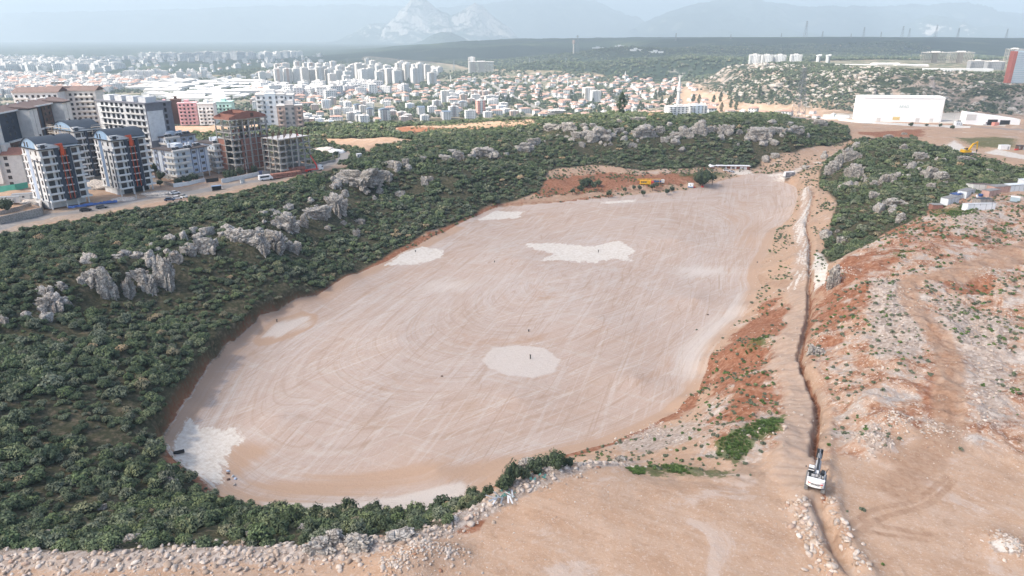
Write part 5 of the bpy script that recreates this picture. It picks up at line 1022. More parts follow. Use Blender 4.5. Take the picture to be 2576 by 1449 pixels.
# small site cabins, net fence
def cabin(u, v, L_, W_, h, label, wall, roofm, rz=0, name='site_cabin', cat='cabin', group=None, door=True, zoff=0, wins=2):
    p = pick(u, v); b = root(name, label, cat, (p[0], p[1], p[2]-.05+zoff), rz, group); m = MB(); m.box(-L_/2, L_/2, 0, W_, .1, h); m.build('wall', [wall], b)
    m = MB(); m.box(-L_/2-.12, L_/2+.12, -.12, W_+.12, h, h+.14); m.build('roof', [roofm], b)
    if door: m = MB(); m.box(L_*.3-.45, L_*.3+.45, -.05, 0, .15, 2.1); m.build('door', [STEEL], b)
    for i in range(wins): window(b, 'f', -L_*.3+i*L_*.28, 1.0, .9, .9, WPAINT, 1).location.y = -.01
    return b
cabin(62, 503, 9, 2.6, 2.6, 'grey and white site cabin behind the garden wall at far left', OFFW, STEEL, R(20)); cabin(20, 512, 9, 2.6, 2.6, 'grey cabin nearest the left edge behind the garden wall', OFFW, STEEL, R(20)); cabin(100, 495, 3.4, 2.5, 2.5, 'small cabin with reddish roof left of the first barrel-roofed block', OFFW, TILE, R(20), wins=1)
wall_run([(0,484),(40,478),(72,472)], 2.6, .15, 'net_fence', 'green netted court fence at the left edge', GREEN, 'fence')
cabin(905, 398, 2.8, 2.4, 2.5, 'small white booth with blue door beyond the bend of the road', WHITE, WHITE, R(30), 'booth', 'booth', wins=1)
o = cabin(611, 462, 1.8, 1.2, 1.8, 'small pale transformer box beside the minibus', OFFW, STEEL, R(35), 'transformer_box', 'utility box', wins=0)
# bus shelter, brick pallets, poles
p = pick(545, 479); b = root('bus_shelter', 'dark bus shelter with pale blue roof at the roadside', 'bus shelter', p, R(35)); m = MB(); m.box(-2, 2, -.05, 0, .1, 2.2); m.box(-2, -1.92, -1.3, 0, .1, 2.2); m.box(1.92, 2, -1.3, 0, .1, 2.2); m.build('screen', [DARK], b); m = MB(); m.box(-2.2, 2.2, -1.5, .2, 2.2, 2.45); m.build('roof', [paint('shelter_blue', (.25,.36,.52))], b)
for (u, v, n, lab) in ((725, 446, 6, 'long low stack of red bricks on pallets beside the road'), (748, 437, 4, 'shorter tall stack of red bricks behind the long one')):
    p = pick(u, v); b = root('brick_stack', lab, 'bricks', p, R(38))
    for i in range(n):
        m = MB(); h = 2.4 if n == 6 else 3.3
        for k in range(2): m.box(-n*1.3+i*2.55, -n*1.3+i*2.55+2.3, 0, 3.2, .15+k*h/2, k*h/2+h/2-.05)
        m.build('brick_pallet', [BRICK], b)
def lamp(u, v, h, lab, name='street_lamp', arm=1.6, g_='street lamps along the road'):
    p = pick(u, v); b = root(name, lab, 'street lamp', p, R(-30), g_); m = MB(); m.bar((0, 0, 0), (0, 0, h), .11, 0, 8, .07); m.build('pole', [LAMPG], b)
    m = MB(); m.bar((0, 0, h), (0, -arm, h+.4), .05); m.box(-.15, .15, -arm-.6, -arm, h+.33, h+.48); m.build('lamp_head', [LAMPG], b)
lamp(622, 441, 8.5, 'grey street lamp at the whitewashed wall below the second pale blue block'); lamp(514, 456, 8.5, 'grey street lamp at the gate below the first pale blue block'); lamp(839, 404, 9, 'grey street lamp on the inside of the road bend'); lamp(853, 405, 6.5, 'short grey street lamp at the road bend beside the taller one')
lamp(344, 500, 8, 'grey street lamp in front of the finished barrel-roofed block')
# ---------------------------------------------------------------- vehicles
def car(u, v, rz, mat, label, L_=4.4, h=1.45, van=False, group='cars on the left-hand road'):
    p = pick(u, v); b = root('parked_car', label, 'car', (p[0], p[1], p[2]+.02), rz, group); w = .88
    m = MB(); prof = [(-L_/2, .35), (-L_/2, .8), (-L_/2+.1, .95), (-L_*.1+1.35, .98), (L_/2-.25, .82), (L_/2, .62), (L_/2, .35)] if not van else [(-L_/2, .35), (-L_/2, 1.0), (L_/2-.9, 1.0), (L_/2, .8), (L_/2, .35)]
    m.prism(prof, -w, w, 'y'); m.build('body', [mat], b)
    m = MB(); cp_ = [(-L_/2+.25, .95), (-L_/2+.75, h), (L_*.08, h), (L_*.28, .96)]; m.prism(cp_, -w+.12, w-.12, 'y'); m.build('windows', [GLASS], b)
    m = MB(); m.box(-L_/2+.8, L_*.07, -w+.15, w-.15, h-.02, h+.04); m.build('roof', [mat], b)
    for sx in (-L_*.3, L_*.31):
        for sy in (-w+.05, w-.05): q = MB(); q.bar((sx, sy-.1, .33), (sx, sy+.1, .33), .33, 0, 10); q.build('wheel', [BLKR], b)
    return b
car(216, 531, R(36), CARG, 'black car parked on the kerb below the leftmost barrel-roofed block'); car(256, 524, R(38), paint('grey_car', (.13,.14,.15), .3, 0), 'dark grey car driving behind the black one'); car(441, 488, R(45), WPAINT, 'white car on the far lane above the three parked ones'); car(447, 501, R(30), WPAINT, 'white saloon parked nose to tail with a dark blue car'); car(461, 497, R(-20), paint('silver_car', (.5,.5,.48), .3, 0), 'silver hatchback parked at an angle by the white saloon', 4.1); car(428, 505, R(20), paint('blue_car', (.05,.08,.14), .3, 0), 'dark blue car parked at the scrub edge')
p = pick(669, 453); b = root('minibus', 'white minibus with dark windows parked at the roadside', 'minibus', p, R(40)); m = MB(); m.prism([(-3.4, .45), (-3.4, 2.5), (-3.1, 2.7), (2.1, 2.7), (2.9, 1.6), (3.4, 1.3), (3.4, .45)], -1, 1, 'y'); m.build('body', [WPAINT], b)
m = MB(); m.box(-3.0, 1.5, -1.02, 1.02, 1.45, 2.25); m.build('windows', [GLASS], b); m = MB(); m.face([(2.16, -.85, 2.6), (2.16, .85, 2.6), (2.94, .85, 1.65), (2.94, -.85, 1.65)]); m.build('windscreen', [GLASS], b)
for sx in (-2.1, 2.2):
    for sy in (-.95, .95): q = MB(); q.bar((sx, sy-.12, .38), (sx, sy+.12, .38), .38, 0, 10); q.build('wheel', [BLKR], b)
p = pick(790, 431); b = root('crane_truck', 'white truck with a raised red and black lifting crane by the concrete frame', 'truck', p, R(38))
m = MB(); m.box(2.4, 4.6, -1.2, 1.2, .7, 3.0); m.prism([(4.6, .7), (4.6, 2.2), (5.0, 1.8), (5.0, .7)], -1.2, 1.2, 'y'); m.build('cab', [WPAINT], b); m = MB(); m.box(4.0, 4.65, -1.22, 1.22, 1.9, 2.7); m.build('cab_window', [GLASS], b)
m = MB(); m.box(-5, 2.2, -1.2, 1.2, 1.0, 1.35); m.box(-5, -3.8, -1.3, 1.3, .5, 1.0); m.build('flatbed', [REDP], b)
for sx in (-3.4, -2.2, 3.6):
    for sy in (-1.05, 1.05): q = MB(); q.bar((sx, sy-.15, .5), (sx, sy+.15, .5), .5, 0, 10); q.build('wheel', [BLKR], b)
d = Vector((-.32, .38, .87)).normalized(); c0 = Vector((1.7, 0, 1.4)); m = MB(); m.bar(c0, c0+Vector((0, 0, 1.6)), .35, 0, 8); c1 = c0+Vector((0, 0, 1.6)); m.bar(c1, c1+d*6, .38, 0, 6, .3); m.build('crane_column', [REDP], b)
m = MB(); m.bar(c1+d*6, c1+d*14, .28, 0, 6, .22); m.build('boom', [DARK], b); m = MB(); m.bar(c1+d*14, c1+d*19, .2, 0, 6, .16); m.bar(c1+d*16, c1+d*18, .3, 0, 6); m.build('boom_tip', [REDP], b); m = MB(); m.bar(c1+d*19, c1+d*26, .12, 0, 6, .08); m.build('jib', [DARK], b)
# rubble heaps beside the blocks, blue sheeting
def heap(u, v, r, h, lab, mat, nm='rubble_heap'):
    p = pick(u, v); V, F = ICO3; q = V.copy(); q[:, 2] = np.maximum(q[:, 2], -.1); rr_ = 1+.35*np.array([mnoise.noise(Vector(a)*2.2+Vector((u, v, 0))) for a in V]); q = q*rr_[:, None]*[r, r*.8, h]
    o = link(nm, np_mesh(nm, q, F, (mat,)), (p[0], p[1], p[2]-.15)); tag(o, lab, 'heap'); return o
RUBM = paint('rubble_mix', (.60,.54,.48), .95, .5, 1.5); heap(250, 470, 9, 3.2, 'heap of pale rubble between the two barrel-roofed blocks', RUBM); heap(395, 487, 7, 1.0, 'low spread of broken slabs beside the finished barrel-roofed block', RUBM); heap(845, 383, 6, 2.0, 'white gravel heap beside the bend of the road', WHITE, 'gravel_heap'); heap(820, 378, 6, 2.2, 'beige sand heap behind the white gravel', CANV, 'sand_heap'); heap(75, 512, 7, 1.6, 'grey rubble left of the leftmost barrel-roofed block', RUBM); heap(310, 502, 6, .8, 'broken slabs in front of the finished barrel-roofed block', RUBM)
p = pick(235, 518); m = MB(); r = random.Random(1)
for i in range(14):
    a = -9+i*1.3; m.face([(a, r.uniform(-.3, .3), r.uniform(.1, .7)), (a+1.4, r.uniform(-.3, .3), r.uniform(.1, .7)), (a+1.4, 1.2, r.uniform(.5, 1.4)), (a, 1.2, r.uniform(.5, 1.4))]); m.face([(a, .9, 0), (a+1.4, .9, 0), (a+1.4, 1.2, r.uniform(.5, 1.2)), (a, 1.2, r.uniform(.5, 1.2))])
o = m.build('tarpaulin', [BLUET], None, p, (0, 0, R(38))); tag(o, 'crumpled blue tarpaulin strip along the kerb below the barrel-roofed blocks', 'tarpaulin')
print('near', time.time()-T0)
# ---------------------------------------------------------------- the city on the plain
CW = [paint('city_white_%d' % i, c, .8, .05) for i, c in enumerate([(.64,.65,.65),(.58,.56,.53),(.60,.59,.58),(.50,.46,.41),(.60,.66,.72),(.50,.38,.33),(.34,.32,.32),(.66,.67,.68)])]
CWIN = paint('city_window', (.10,.115,.13), .4, 0); CROOF = paint('city_flat_roof', (.62,.60,.58), .9, .1); CRED = paint('city_red_roof', (.42,.27,.22), .9, .2, .3); CRED2 = paint('city_faded_roof', (.58,.36,.27), .9, .2, .3)
def city_block(seed, W_, D_, fl, wall, wall2=None, fh=3.05, red=False, curved=False, frame=False):
    r = random.Random(seed); h = fl*fh+.4; m = MB()
    if frame:
        for k in range(1, fl+1): m.box(-W_/2, W_/2, -D_/2, D_/2, k*fh-.35, k*fh, 0)
        for i in range(int(W_/3.5)+1):
            for y in (-D_/2+.3, D_/2-.7): m.box(-W_/2+i*3.5, -W_/2+i*3.5+.6, y, y+.4, 0, fl*fh, 0)
        m.box(-W_*.1, W_*.1, -D_*.1, D_*.3, 0, h, 0)
    else:
        m.box(-W_/2, W_/2, -D_/2, D_/2, 0, h, 0)
        if wall2: m.box(-W_*.18, W_*.18, -D_/2-.5, D_/2+.5, 0, h+.8, 2)
        nx = int(W_/3.4); ny = int(D_/3.4)
        for k in range(fl):
            z = k*fh+.9
            for i in range(nx):
                x = -W_/2+(i+.5)*W_/nx; ww = .75
                for s_ in (-1, 1): y = s_*(D_/2+.06+(.5 if wall2 and abs(x) < W_*.18 else 0)); m.face([(x-ww, y, z), (x+ww, y, z), (x+ww, y, z+1.5), (x-ww, y, z+1.5)], 1)
            for i in range(ny):
                y = -D_/2+(i+.5)*D_/ny
                for s_ in (-1, 1): x = s_*(W_/2+.06); m.face([(x, y-.7, z), (x, y+.7, z), (x, y+.7, z+1.5), (x, y-.7, z+1.5)], 1)
            for a, b in ((-.46, -.28), (.28, .46)):
                m.box(W_*a, W_*b, -D_/2-1.2, -D_/2, k*fh-.1, k*fh+.8, 0)
    m2 = MB()
    if red: m2.face([(-W_/2-.7, -D_/2-.7, h), (W_/2+.7, -D_/2-.7, h), (W_*.2, 0, h+D_*.22), (-W_*.2, 0, h+D_*.22)]); m2.face([(-W_/2-.7, D_/2+.7, h), (-W_*.2, 0, h+D_*.22), (W_*.2, 0, h+D_*.22), (W_/2+.7, D_/2+.7, h)][::-1]); m2.face([(-W_/2-.7, -D_/2-.7, h), (-W_*.2, 0, h+D_*.22), (-W_/2-.7, D_/2+.7, h)]); m2.face([(W_/2+.7, -D_/2-.7, h), (W_/2+.7, D_/2+.7, h), (W_*.2, 0, h+D_*.22)])
    elif curved: n = 10; m2.prism([(-W_/2-.5+(W_+1)*i/n, h+3.2*math.sin(math.pi*i/n)) for i in range(n+1)], -D_/2-.4, D_/2+.4, 'y')
    else:
        m2.box(-W_/2-.2, W_/2+.2, -D_/2-.2, D_/2+.2, h, h+.4); m2.box(-W_*.15, W_*.15, -D_*.2, D_*.2, h+.4, h+2.8)
        for i in range(3): x = r.uniform(-W_*.4, W_*.3); y = r.uniform(-D_*.4, D_*.3); m2.box(x, x+1.6, y, y+1.2, h+.4, h+1.9)
    return m.mesh('wall', [wall, CWIN, wall2 or wall]), m2.mesh('roof', [CRED if red else paint('curved_roof', (.12,.16,.22)) if curved else CROOF])
TOW = [city_block(1, 21, 16, 14, CW[0]), city_block(2, 19, 17, 16, CW[1], CW[0]), city_block(3, 22, 15, 13, CW[0], CW[3]), city_block(4, 18, 18, 15, CW[2], CW[5]), city_block(5, 20, 16, 14, CW[0], CW[1])]
MID = [city_block(10, 16, 13, 5, CW[0]), city_block(11, 18, 13, 6, CW[0], CW[6]), city_block(12, 14, 14, 5, CW[2], red=True), city_block(13, 20, 12, 4, CW[0], red=True), city_block(14, 17, 13, 7, CW[7], CW[4]), city_block(15, 15, 12, 6, CW[1]), city_block(16, 16, 14, 5, CW[5], CW[6]), city_block(17, 22, 12, 5, CW[7]), city_block(18, 16, 13, 7, CW[0], CW[6], curved=True)]
HOU = [city_block(20, 12, 9, 2, CW[0], red=True, fh=2.9), city_block(21, 10, 9, 1, CW[1], red=True), city_block(22, 14, 10, 2, CW[2], red=True, fh=2.8), city_block(23, 9, 8, 2, CW[0], fh=2.9), city_block(24, 13, 9, 1, CW[2], red=True), city_block(25, 11, 10, 3, CW[0], red=True)]
def put(kind, name, x, y, rz, label, cat, group, sc=1.0, z=None, sz=None):
    z = (gz(x, y) if z is None else z)-.5
    o = link(name, kind[0], (x, y, z), (0, 0, rz), (sc, sc, sz or sc)); link('roof', kind[1], parent=o); return tag(o, label, cat, group)
occ = []
def free(x, y, d):
    for a, b, c in occ:
        if (a-x)**2+(b-y)**2 < (c+d)**2: return False
    occ.append((x, y, d)); return True
r = random.Random(11)
# high-rise estate
for row, (v, u0, u1, st) in enumerate([(221, 838, 912, 19), (214, 705, 1085, 21), (206, 715, 1080, 18), (199, 700, 1075, 17), (193, 720, 1060, 17)]):
    u = u0
    while u < u1:
        x, y, z = pick(u+r.uniform(-4, 4), v+r.uniform(-1.5, 1.5)); u += st
        if not free(x, y, 12): continue
        if row == 0 and r.random() < .6: q = (city_block(40+row, 24, 16, 12, CONC, frame=True))
        else: q = TOW[r.choice((0, 0, 1, 1, 2, 3, 4))]
        put(q, 'tower_block', x, y, R(r.choice((28, 30, 32, -58))), 'slab-sided pale tower block in the high-rise estate on the plain', 'tower block', 'tower blocks of the high-rise estate', 1, None, r.uniform(.82, 1.0) if row else .72)
for i in range(8):
    x, y, z = pick(322+i*9, 205-(i % 2)*2); put(TOW[0], 'tower_block', x, y, R(20), 'white tower in the short row left of the sheds', 'tower block', 'white towers left of the sheds', .8, None, .68)
    occ.append((x, y, 14))
u = 392
while u < 700:
    x, y, z = pick(u, 201+r.uniform(-3, 4)); u += r.uniform(8, 15)
    if free(x, y, 12): put(TOW[0] if r.random() < .35 else MID[r.choice((0, 4, 7))], 'apartment_block', x, y, R(r.uniform(10, 40)), 'white block in the long band left of the high-rise estate', 'apartment block', 'white blocks left of the high-rise estate', .85, None, .62)
def one(kind, name, u, v, rz, label, cat, sc=1, sz=None, group=None):
    x, y, z = pick(u, v); occ.append((x, y, 14*sc)); return put(kind, name, x, y, R(rz), label, cat, group, sc, None, sz)
one(city_block(50, 62, 20, 11, CW[0], frame=True), 'hotel_block', 1211, 184, 5, 'long white multi-storey block standing alone above the village', 'building', 1.3, 1.05); one(TOW[1], 'hotel_wing', 1187, 184, 5, 'solid white end wing of the long block above the village', 'building', 1.2, 1.0)
one(TOW[1], 'tower_block', 925, 178, 20, 'single grey tower rising behind the high-rise estate', 'tower block', .8, .9); one(city_block(51, 16, 16, 10, CONC, frame=True), 'building_shell', 897, 178, 20, 'hazy unfinished tower behind the high-rise estate', 'building site', .9)
one(city_block(52, 14, 12, 8, paint('salmon_render', (.70,.36,.30), .8, .05), CW[0]), 'apartment_block', 1209, 288, 20, 'salmon red unfinished eight-storey block beside white ones', 'apartment block', 1, 1.0)
one(TOW[1], 'apartment_block', 1478, 257, 15, 'tallest white block standing among village houses', 'apartment block', 1.05, .62); one(TOW[0], 'apartment_block', 1497, 258, 15, 'second white block beside the tallest one in the village', 'apartment block', 1, .58)
one(TOW[4], 'apartment_block', 1120, 258, 15, 'white block at the left end of the village road cluster', 'apartment block', .8, .55)
one(MID[7], 'apartment_block', 1705, 289, 10, 'white block with dark bays behind the ridge, left one of two', 'apartment block', .95, .5); one(MID[4], 'apartment_block', 1748, 289, 10, 'white block with dark bays behind the ridge, right one of two', 'apartment block', .95, .4)
one(city_block(53, 30, 16, 3, CONC, frame=True), 'building_shell', 1400, 291, 10, 'low concrete frame with red roof slabs before the village', 'building site'); one(MID[3], 'apartment_block', 1430, 241, 0, 'low white pair of blocks in the middle of the village', 'apartment block', 1.2)
one(MID[8], 'apartment_block', 968, 302, 20, 'blue block with dark barrel roof in the mid-rise quarter', 'apartment block', 1.1, .8)
# tall pale ones right behind the skeletons
for u, v, k, s_ in ((690, 318, 4, 1.3), (712, 319, 4, 1.3), (735, 322, 6, 1.2), (672, 306, 0, 1.1), (705, 300, 7, 1.1)): one(MID[k], 'apartment_block', u, v, 15, {690: 'bluish white block just right of the brick-topped skeleton', 712: 'blue and white block behind the concrete frame', 735: 'brownish block behind the rebar of the concrete frame', 672: 'white block seen just past the edge of the brick gable storey', 705: 'white block farther back behind the concrete frame'}[u], 'apartment block', s_, 1.2)
# mid-rise quarter, then village
QUART = [(640,262),(760,262),(1060,272),(1130,236),(1250,238),(1290,262),(1340,292),(1100,304),(900,312),(740,312),(640,300)]
def inpoly(u, v, q):
    c = False; n = len(q)
    for i in range(n):
        (a, b), (d, e) = q[i], q[(i+1) % n]
        if (b > v) != (e > v) and u < (d-a)*(v-b)/(e-b)+a: c = not c
    return c
def region(q, n, gap):
    w = [p[:2] for p in picks(q)]; a = np.array(w); out = []; t = 0
    while len(out) < n and t < n*30:
        t += 1; x = r.uniform(a[:, 0].min(), a[:, 0].max()); y = r.uniform(a[:, 1].min(), a[:, 1].max())
        if inpoly(x, y, w) and bil(x, y, M_asp)[0] < .2 and free(x, y, gap): out.append((x, y))
    return out
for x, y in region(QUART, 125, 10.5): k = r.choice((0, 0, 1, 2, 3, 3, 4, 5, 6, 7, 7, 8)) if r.random() < .9 else 6; put(MID[k], 'apartment_block', x, y, R(r.choice((12, 20, -70))+r.uniform(-4, 4)), ['white flat-roofed', 'white and charcoal', 'white red-roofed', 'low white red-roofed', 'white and pale blue', 'cream', 'brownish', 'long white', 'barrel-roofed'][k]+' block in the mid-rise quarter beyond the pit', 'apartment block', 'blocks of the mid-rise quarter', r.uniform(.8, 1.0), None, r.uniform(.5, .95))
VILL = [(1085,212),(1250,192),(1400,190),(1560,196),(1700,205),(1750,222),(1790,245),(1850,268),(1990,286),(2100,287),(2000,294),(1700,291),(1350,292),(1330,265),(1260,238),(1130,236),(1060,262),(900,262),(640,262),(650,238),(760,228),(900,232),(1000,226)]
pts = region(VILL, 640, 8.5); pts.sort(key=lambda p: p[1]); names = ['white two-storey', 'small cream', 'broad white', 'flat-roofed white', 'low pale', 'three-storey white']
far_h = [[], [], [], [], [], []]
for i, (x, y) in enumerate(pts):
    k = r.choice((0, 0, 1, 2, 3, 4, 5)); rz = R(r.choice((10, 25, -60, -40))+r.uniform(-8, 8)); s_ = r.uniform(.85, 1.2)
    if y < 1180: s_ *= .72
    if i < 280: put(HOU[k], 'house', x, y, rz, names[k]+(' house with red tiled roof' if k != 3 else ' house')+' in the village behind the ridge', 'house', 'houses of the village behind the ridge', s_)
    else: far_h[k].append((x, y, rz, s_))
HC = bpy.data.collections.new('house_kinds')
def joined(pair, nm):
    m = MB(); mats = []
    for me in pair:
        base = len(m.V); m.V += [tuple(v.co) for v in me.vertices]; off = len(mats); mats += list(me.materials)
        for p in me.polygons: m.F.append(tuple(base+i for i in p.vertices)); m.M.append(off+p.material_index)
    return m.mesh(nm, mats)
for i, k in enumerate(HOU+[MID[0], MID[7], MID[3]]): HC.objects.link(bpy.data.objects.new('k%02d' % i, joined(k, 'house_%d' % i)))
P_, R_, I_, Z_ = [], [], [], []
for k in range(6):
    for x, y, rz, s_ in far_h[k]: P_.append((x, y, gz(x, y)-.4)); R_.append(s_); I_.append(k); Z_.append(rz)
if P_: scatter('distant_houses', P_, np.array(R_), Z_, I_, HC, 'hazy small houses with red roofs spread through the far village')
# industry and far settlements
SHED = []
for i, (W_, D_, h) in enumerate([(60, 26, 8), (90, 30, 9), (45, 30, 7)]):
    m = MB(); m.box(-W_/2, W_/2, -D_/2, D_/2, 0, h); m2 = MB(); m2.prism([(-D_/2-.4, h+.02), (0, h+2.4), (D_/2+.4, h+.02)], -W_/2-.3, W_/2+.3, 'x'); SHED.append((m.mesh('wall', [CW[2]]), m2.mesh('roof', [CW[7] if i != 1 else CROOF])))
for x, y in region([(340,215),(560,205),(720,215),(720,235),(640,262),(480,262),(380,240)], 95, 24): put(SHED[r.randint(0, 2)], 'warehouse', x, y, R(r.choice((5, 95, 20))), 'long pale industrial shed on the plain left of the high-rise estate', 'warehouse', 'industrial sheds on the plain', r.uniform(.7, 1.2))
P_, R_, I_, Z_ = [], [], [], []
def far_scatter(q, n, s0, s1, ks):
    w = [p[:2] for p in picks(q)]; a = np.array(w); c = 0; t = 0
    while c < n and t < n*20:
        t += 1; x = r.uniform(a[:, 0].min(), a[:, 0].max()); y = r.uniform(a[:, 1].min(), a[:, 1].max())
        if inpoly(x, y, w) and vnoise(np.array([x/180.]), np.array([y/180.]), 4)[0] > .35: c += 1; P_.append((x, y, gz(x, y)-.5)); R_.append(r.uniform(s0, s1)); I_.append(r.choice(ks)); Z_.append(r.uniform(0, 3))
far_scatter([(-60,185),(330,196),(700,188),(700,200),(340,212),(420,262),(-60,262)], 900, .7, 1.1, (3, 6, 7, 8, 0, 2)); far_scatter([(-60,155),(150,158),(330,172),(200,180),(-60,182)], 300, 1.0, 1.8, (3, 6, 7, 7)); far_scatter([(350,148),(560,142),(760,140),(700,150),(480,156)], 200, 1.4, 2.6, (3, 7, 7)); far_scatter([(700,182),(1080,180),(1180,186),(1090,195),(700,195)], 260, .8, 1.4, (3, 7, 6)); far_scatter([(-60,140),(300,144),(760,142),(900,150),(700,178),(300,186),(-60,182)], 420, .8, 1.3, (3, 7, 3, 7, 0)); far_scatter([(640,225),(1050,222),(1000,240),(640,262)], 200, 1, 1.6, (0, 2, 3, 7))
far_scatter([(-60,196),(340,206),(470,215),(380,262),(-60,262)], 600, .8, 1.3, (0, 2, 3, 6, 8))
scatter('distant_buildings', P_, np.array(R_), Z_, I_, HC, 'scattered pale buildings of the far plain fading into haze')
# trees between the houses
def cyp(seed, n=90):
    q = np.random.default_rng(seed); z = q.random(n); a = q.uniform(0, 6.28, n); rr_ = .16*np.sin(np.pi*np.clip(z*.9+.08, 0, 1))**.7; c = np.stack([rr_*np.cos(a), rr_*np.sin(a), z], 1); d = q.normal(size=(n, 3))*.07
    V = np.stack([c, c+[0, 0, .12]+d, c+d[:, ::-1]*1.2], 1).reshape(-1, 3); return np_mesh('crown', V, np.arange(n*3).reshape(n, 3), (DARKL,), attrs={'leaf': np.tile([.2, .8, .5], n)})
TLO = protos('tree_far', [foliage(700+i, 60, .45, 4, .95, .5, .95, m) for i, m in enumerate((DARKL, LEAF, DARKL, OLIVE))]+[cyp(3)])
TX, TY, TS, TI = [], [], [], []
def treefield(x0, x1, y0, y1, n, s0, s1, thr, m=None):
    X = rng.uniform(x0, x1, n); Y = rng.uniform(y0, y1, n); nn = fbm(X, Y, 90, 3, 66)+rng.uniform(-.25, .25, n); k = (nn > thr) & (bil(X, Y, M_asp) < .2)
    if m is not None: k &= bil(X, Y, m) > .5
    X, Y = X[k], Y[k]; TX.append(X); TY.append(Y); TS.append(rng.uniform(s0, s1, len(X))); TI.append(rng.integers(0, 4, len(X)))
treefield(-1100, 700, 1000, 2100, 30000, 2.2, 5.2, -.12, M_city); treefield(-2300, 800, 1900, 2500, 14000, 3, 6, -.08, M_city); treefield(-1300, 0, 700, 1150, 3000, 2, 4.5, -.2)
treefield(-1000, 1900, 2000, 3600, 15000, 4, 8, -.5, M_ff)
# scrub on the rocky hill and around the warehouse
def hillscrub(x0, x1, y0, y1, n, s0, s1, thr, m=None): treefield(x0, x1, y0, y1, n, s0, s1, thr, m)
hillscrub(350, 1500, 850, 1500, 42000, 1.3, 3.4, -.10, M_hill); hillscrub(350, 1900, 1500, 2000, 9000, 2, 4.0, .02, M_hill); hillscrub(260, 760, 640, 1000, 3000, 1.3, 2.6, -.05)
TX, TY, TS, TI = map(np.concatenate, (TX, TY, TS, TI)); okk = np.ones(len(TX), bool)
g_ = {}
for a, b, c in occ: g_.setdefault((int(a//40), int(b//40)), []).append((a, b, c))
for i in range(len(TX)):
    cx_, cy_ = int(TX[i]//40), int(TY[i]//40)
    for dx in (-1, 0, 1):
        for dy in (-1, 0, 1):
            for a, b, c in g_.get((cx_+dx, cy_+dy), ()):
                if (a-TX[i])**2+(b-TY[i])**2 < (c*.85)**2: okk[i] = False
wh = (TX > 290) & (TX < 520) & (TY > 600) & (TY < 720); okk &= ~wh
TX, TY, TS, TI = TX[okk], TY[okk], TS[okk], TI[okk]
scatter('distant_trees', np.stack([TX, TY, bil(TX, TY)-.3], 1), np.stack([TS, TS, TS*1.1], 1), rng.uniform(0, 6, len(TX)), TI, TLO, 'trees and scrub between the far houses and on the far slopes')
X, Y = rng.uniform(350, 1300, 5500), rng.uniform(900, 1700, 5500); k = (bil(X, Y, M_hill) > .5) & (fbm(X, Y, 70, 3, 123)+rng.uniform(-.2, .2, len(X)) > .06); X, Y = X[k], Y[k]; s_ = rng.uniform(1.2, 4.2, len(X))*(1+.6*(rng.random(len(X)) < .1))
OC2 = protos('hill_rock', [rock_mesh(950+i, ICO3, .6, 4, 'hill_rock', ROCK) for i in range(5)])
scatter('hill_rocks', np.stack([X, Y, bil(X, Y)], 1), np.stack([s_*1.3, s_, s_*.7], 1), rng.uniform(0, 6, len(X)), rng.integers(0, 5, len(X)), OC2, 'grey limestone crags breaking through the scrub of the rocky hill')
g0_ = cyp(9, 160); gt = MB().bar((0, 0, 0), (0, 0, .2), .03).mesh('trunk', [BARK])
for i in range(75):
    if i < 40: u, v = r.uniform(1100, 1950), r.uniform(240, 288)
    else: u, v = r.choice(((890, 217), (905, 216), (1330, 282), (1275, 281), (1480, 285), (1560, 283), (1610, 280), (1665, 250), (960, 214), (1010, 212)))[0]+r.uniform(-18, 18), 0; v = r.uniform(222, 286) if u > 1100 else r.uniform(214, 222)
    x, y, z = pick(u, v); h = r.uniform(11, 19); t = link('cypress', None, (x, y, z-.3)); t.scale = (h, h, h); link('crown', g0_, parent=t); link('trunk', gt, parent=t); tag(t, 'dark slender cypress standing among the village houses', 'cypress', 'cypresses in the village')
# mosques, water tower
def minaret(u, v, h, lab, dome=True):
    x, y, z = pick(u, v); b = root('mosque', lab, 'mosque', (x, y, z-.5), R(20)); m = MB(); m.bar((0, 0, 0), (0, 0, h*.75), 1.3, 0, 8); m.bar((0, 0, h*.6), (0, 0, h*.63), 2.0, 0, 8); m.bar((0, 0, h*.75), (0, 0, h), 1.2, 0, 8, .05); m.build('minaret', [CW[0]], b)
    if dome:
        m = MB(); m.box(3, 17, -6, 8, 0, 7); m.build('prayer_hall', [CW[2]], b); V, F = ICO2; V = V*[6, 6, 5]+[10, 1, 7]; link('dome', np_mesh('dome', V, F, (CW[4],), None, True), parent=b)
minaret(1572, 208, 34, 'white mosque with one minaret at the far edge of the village'); minaret(1428, 225, 30, 'pale domed mosque in the middle of the village'); minaret(1703, 288, 34, 'slim white minaret beside houses behind the ridge', False); minaret(1134, 210, 24, 'small minaret at the left end of the village', False)
x, y, z = Pd(1443, 124, 3050); z = gz(x, y); b = root('water_tower', 'pale water tower with a wide top on the wooded hill', 'water tower', (x, y, z-2)); hh = (Pd(1443, 101, 3050)[2]-z+2); m = MB(); m.bar((0, 0, 0), (0, 0, hh*.72), 3.2, 0, 10); m.build('shaft', [CW[3]], b); m = MB(); m.bar((0, 0, hh*.72), (0, 0, hh*.8), 3.2, 0, 12, 6); m.bar((0, 0, hh*.8), (0, 0, hh), 6, 0, 12); m.build('tank', [CW[5]], b)
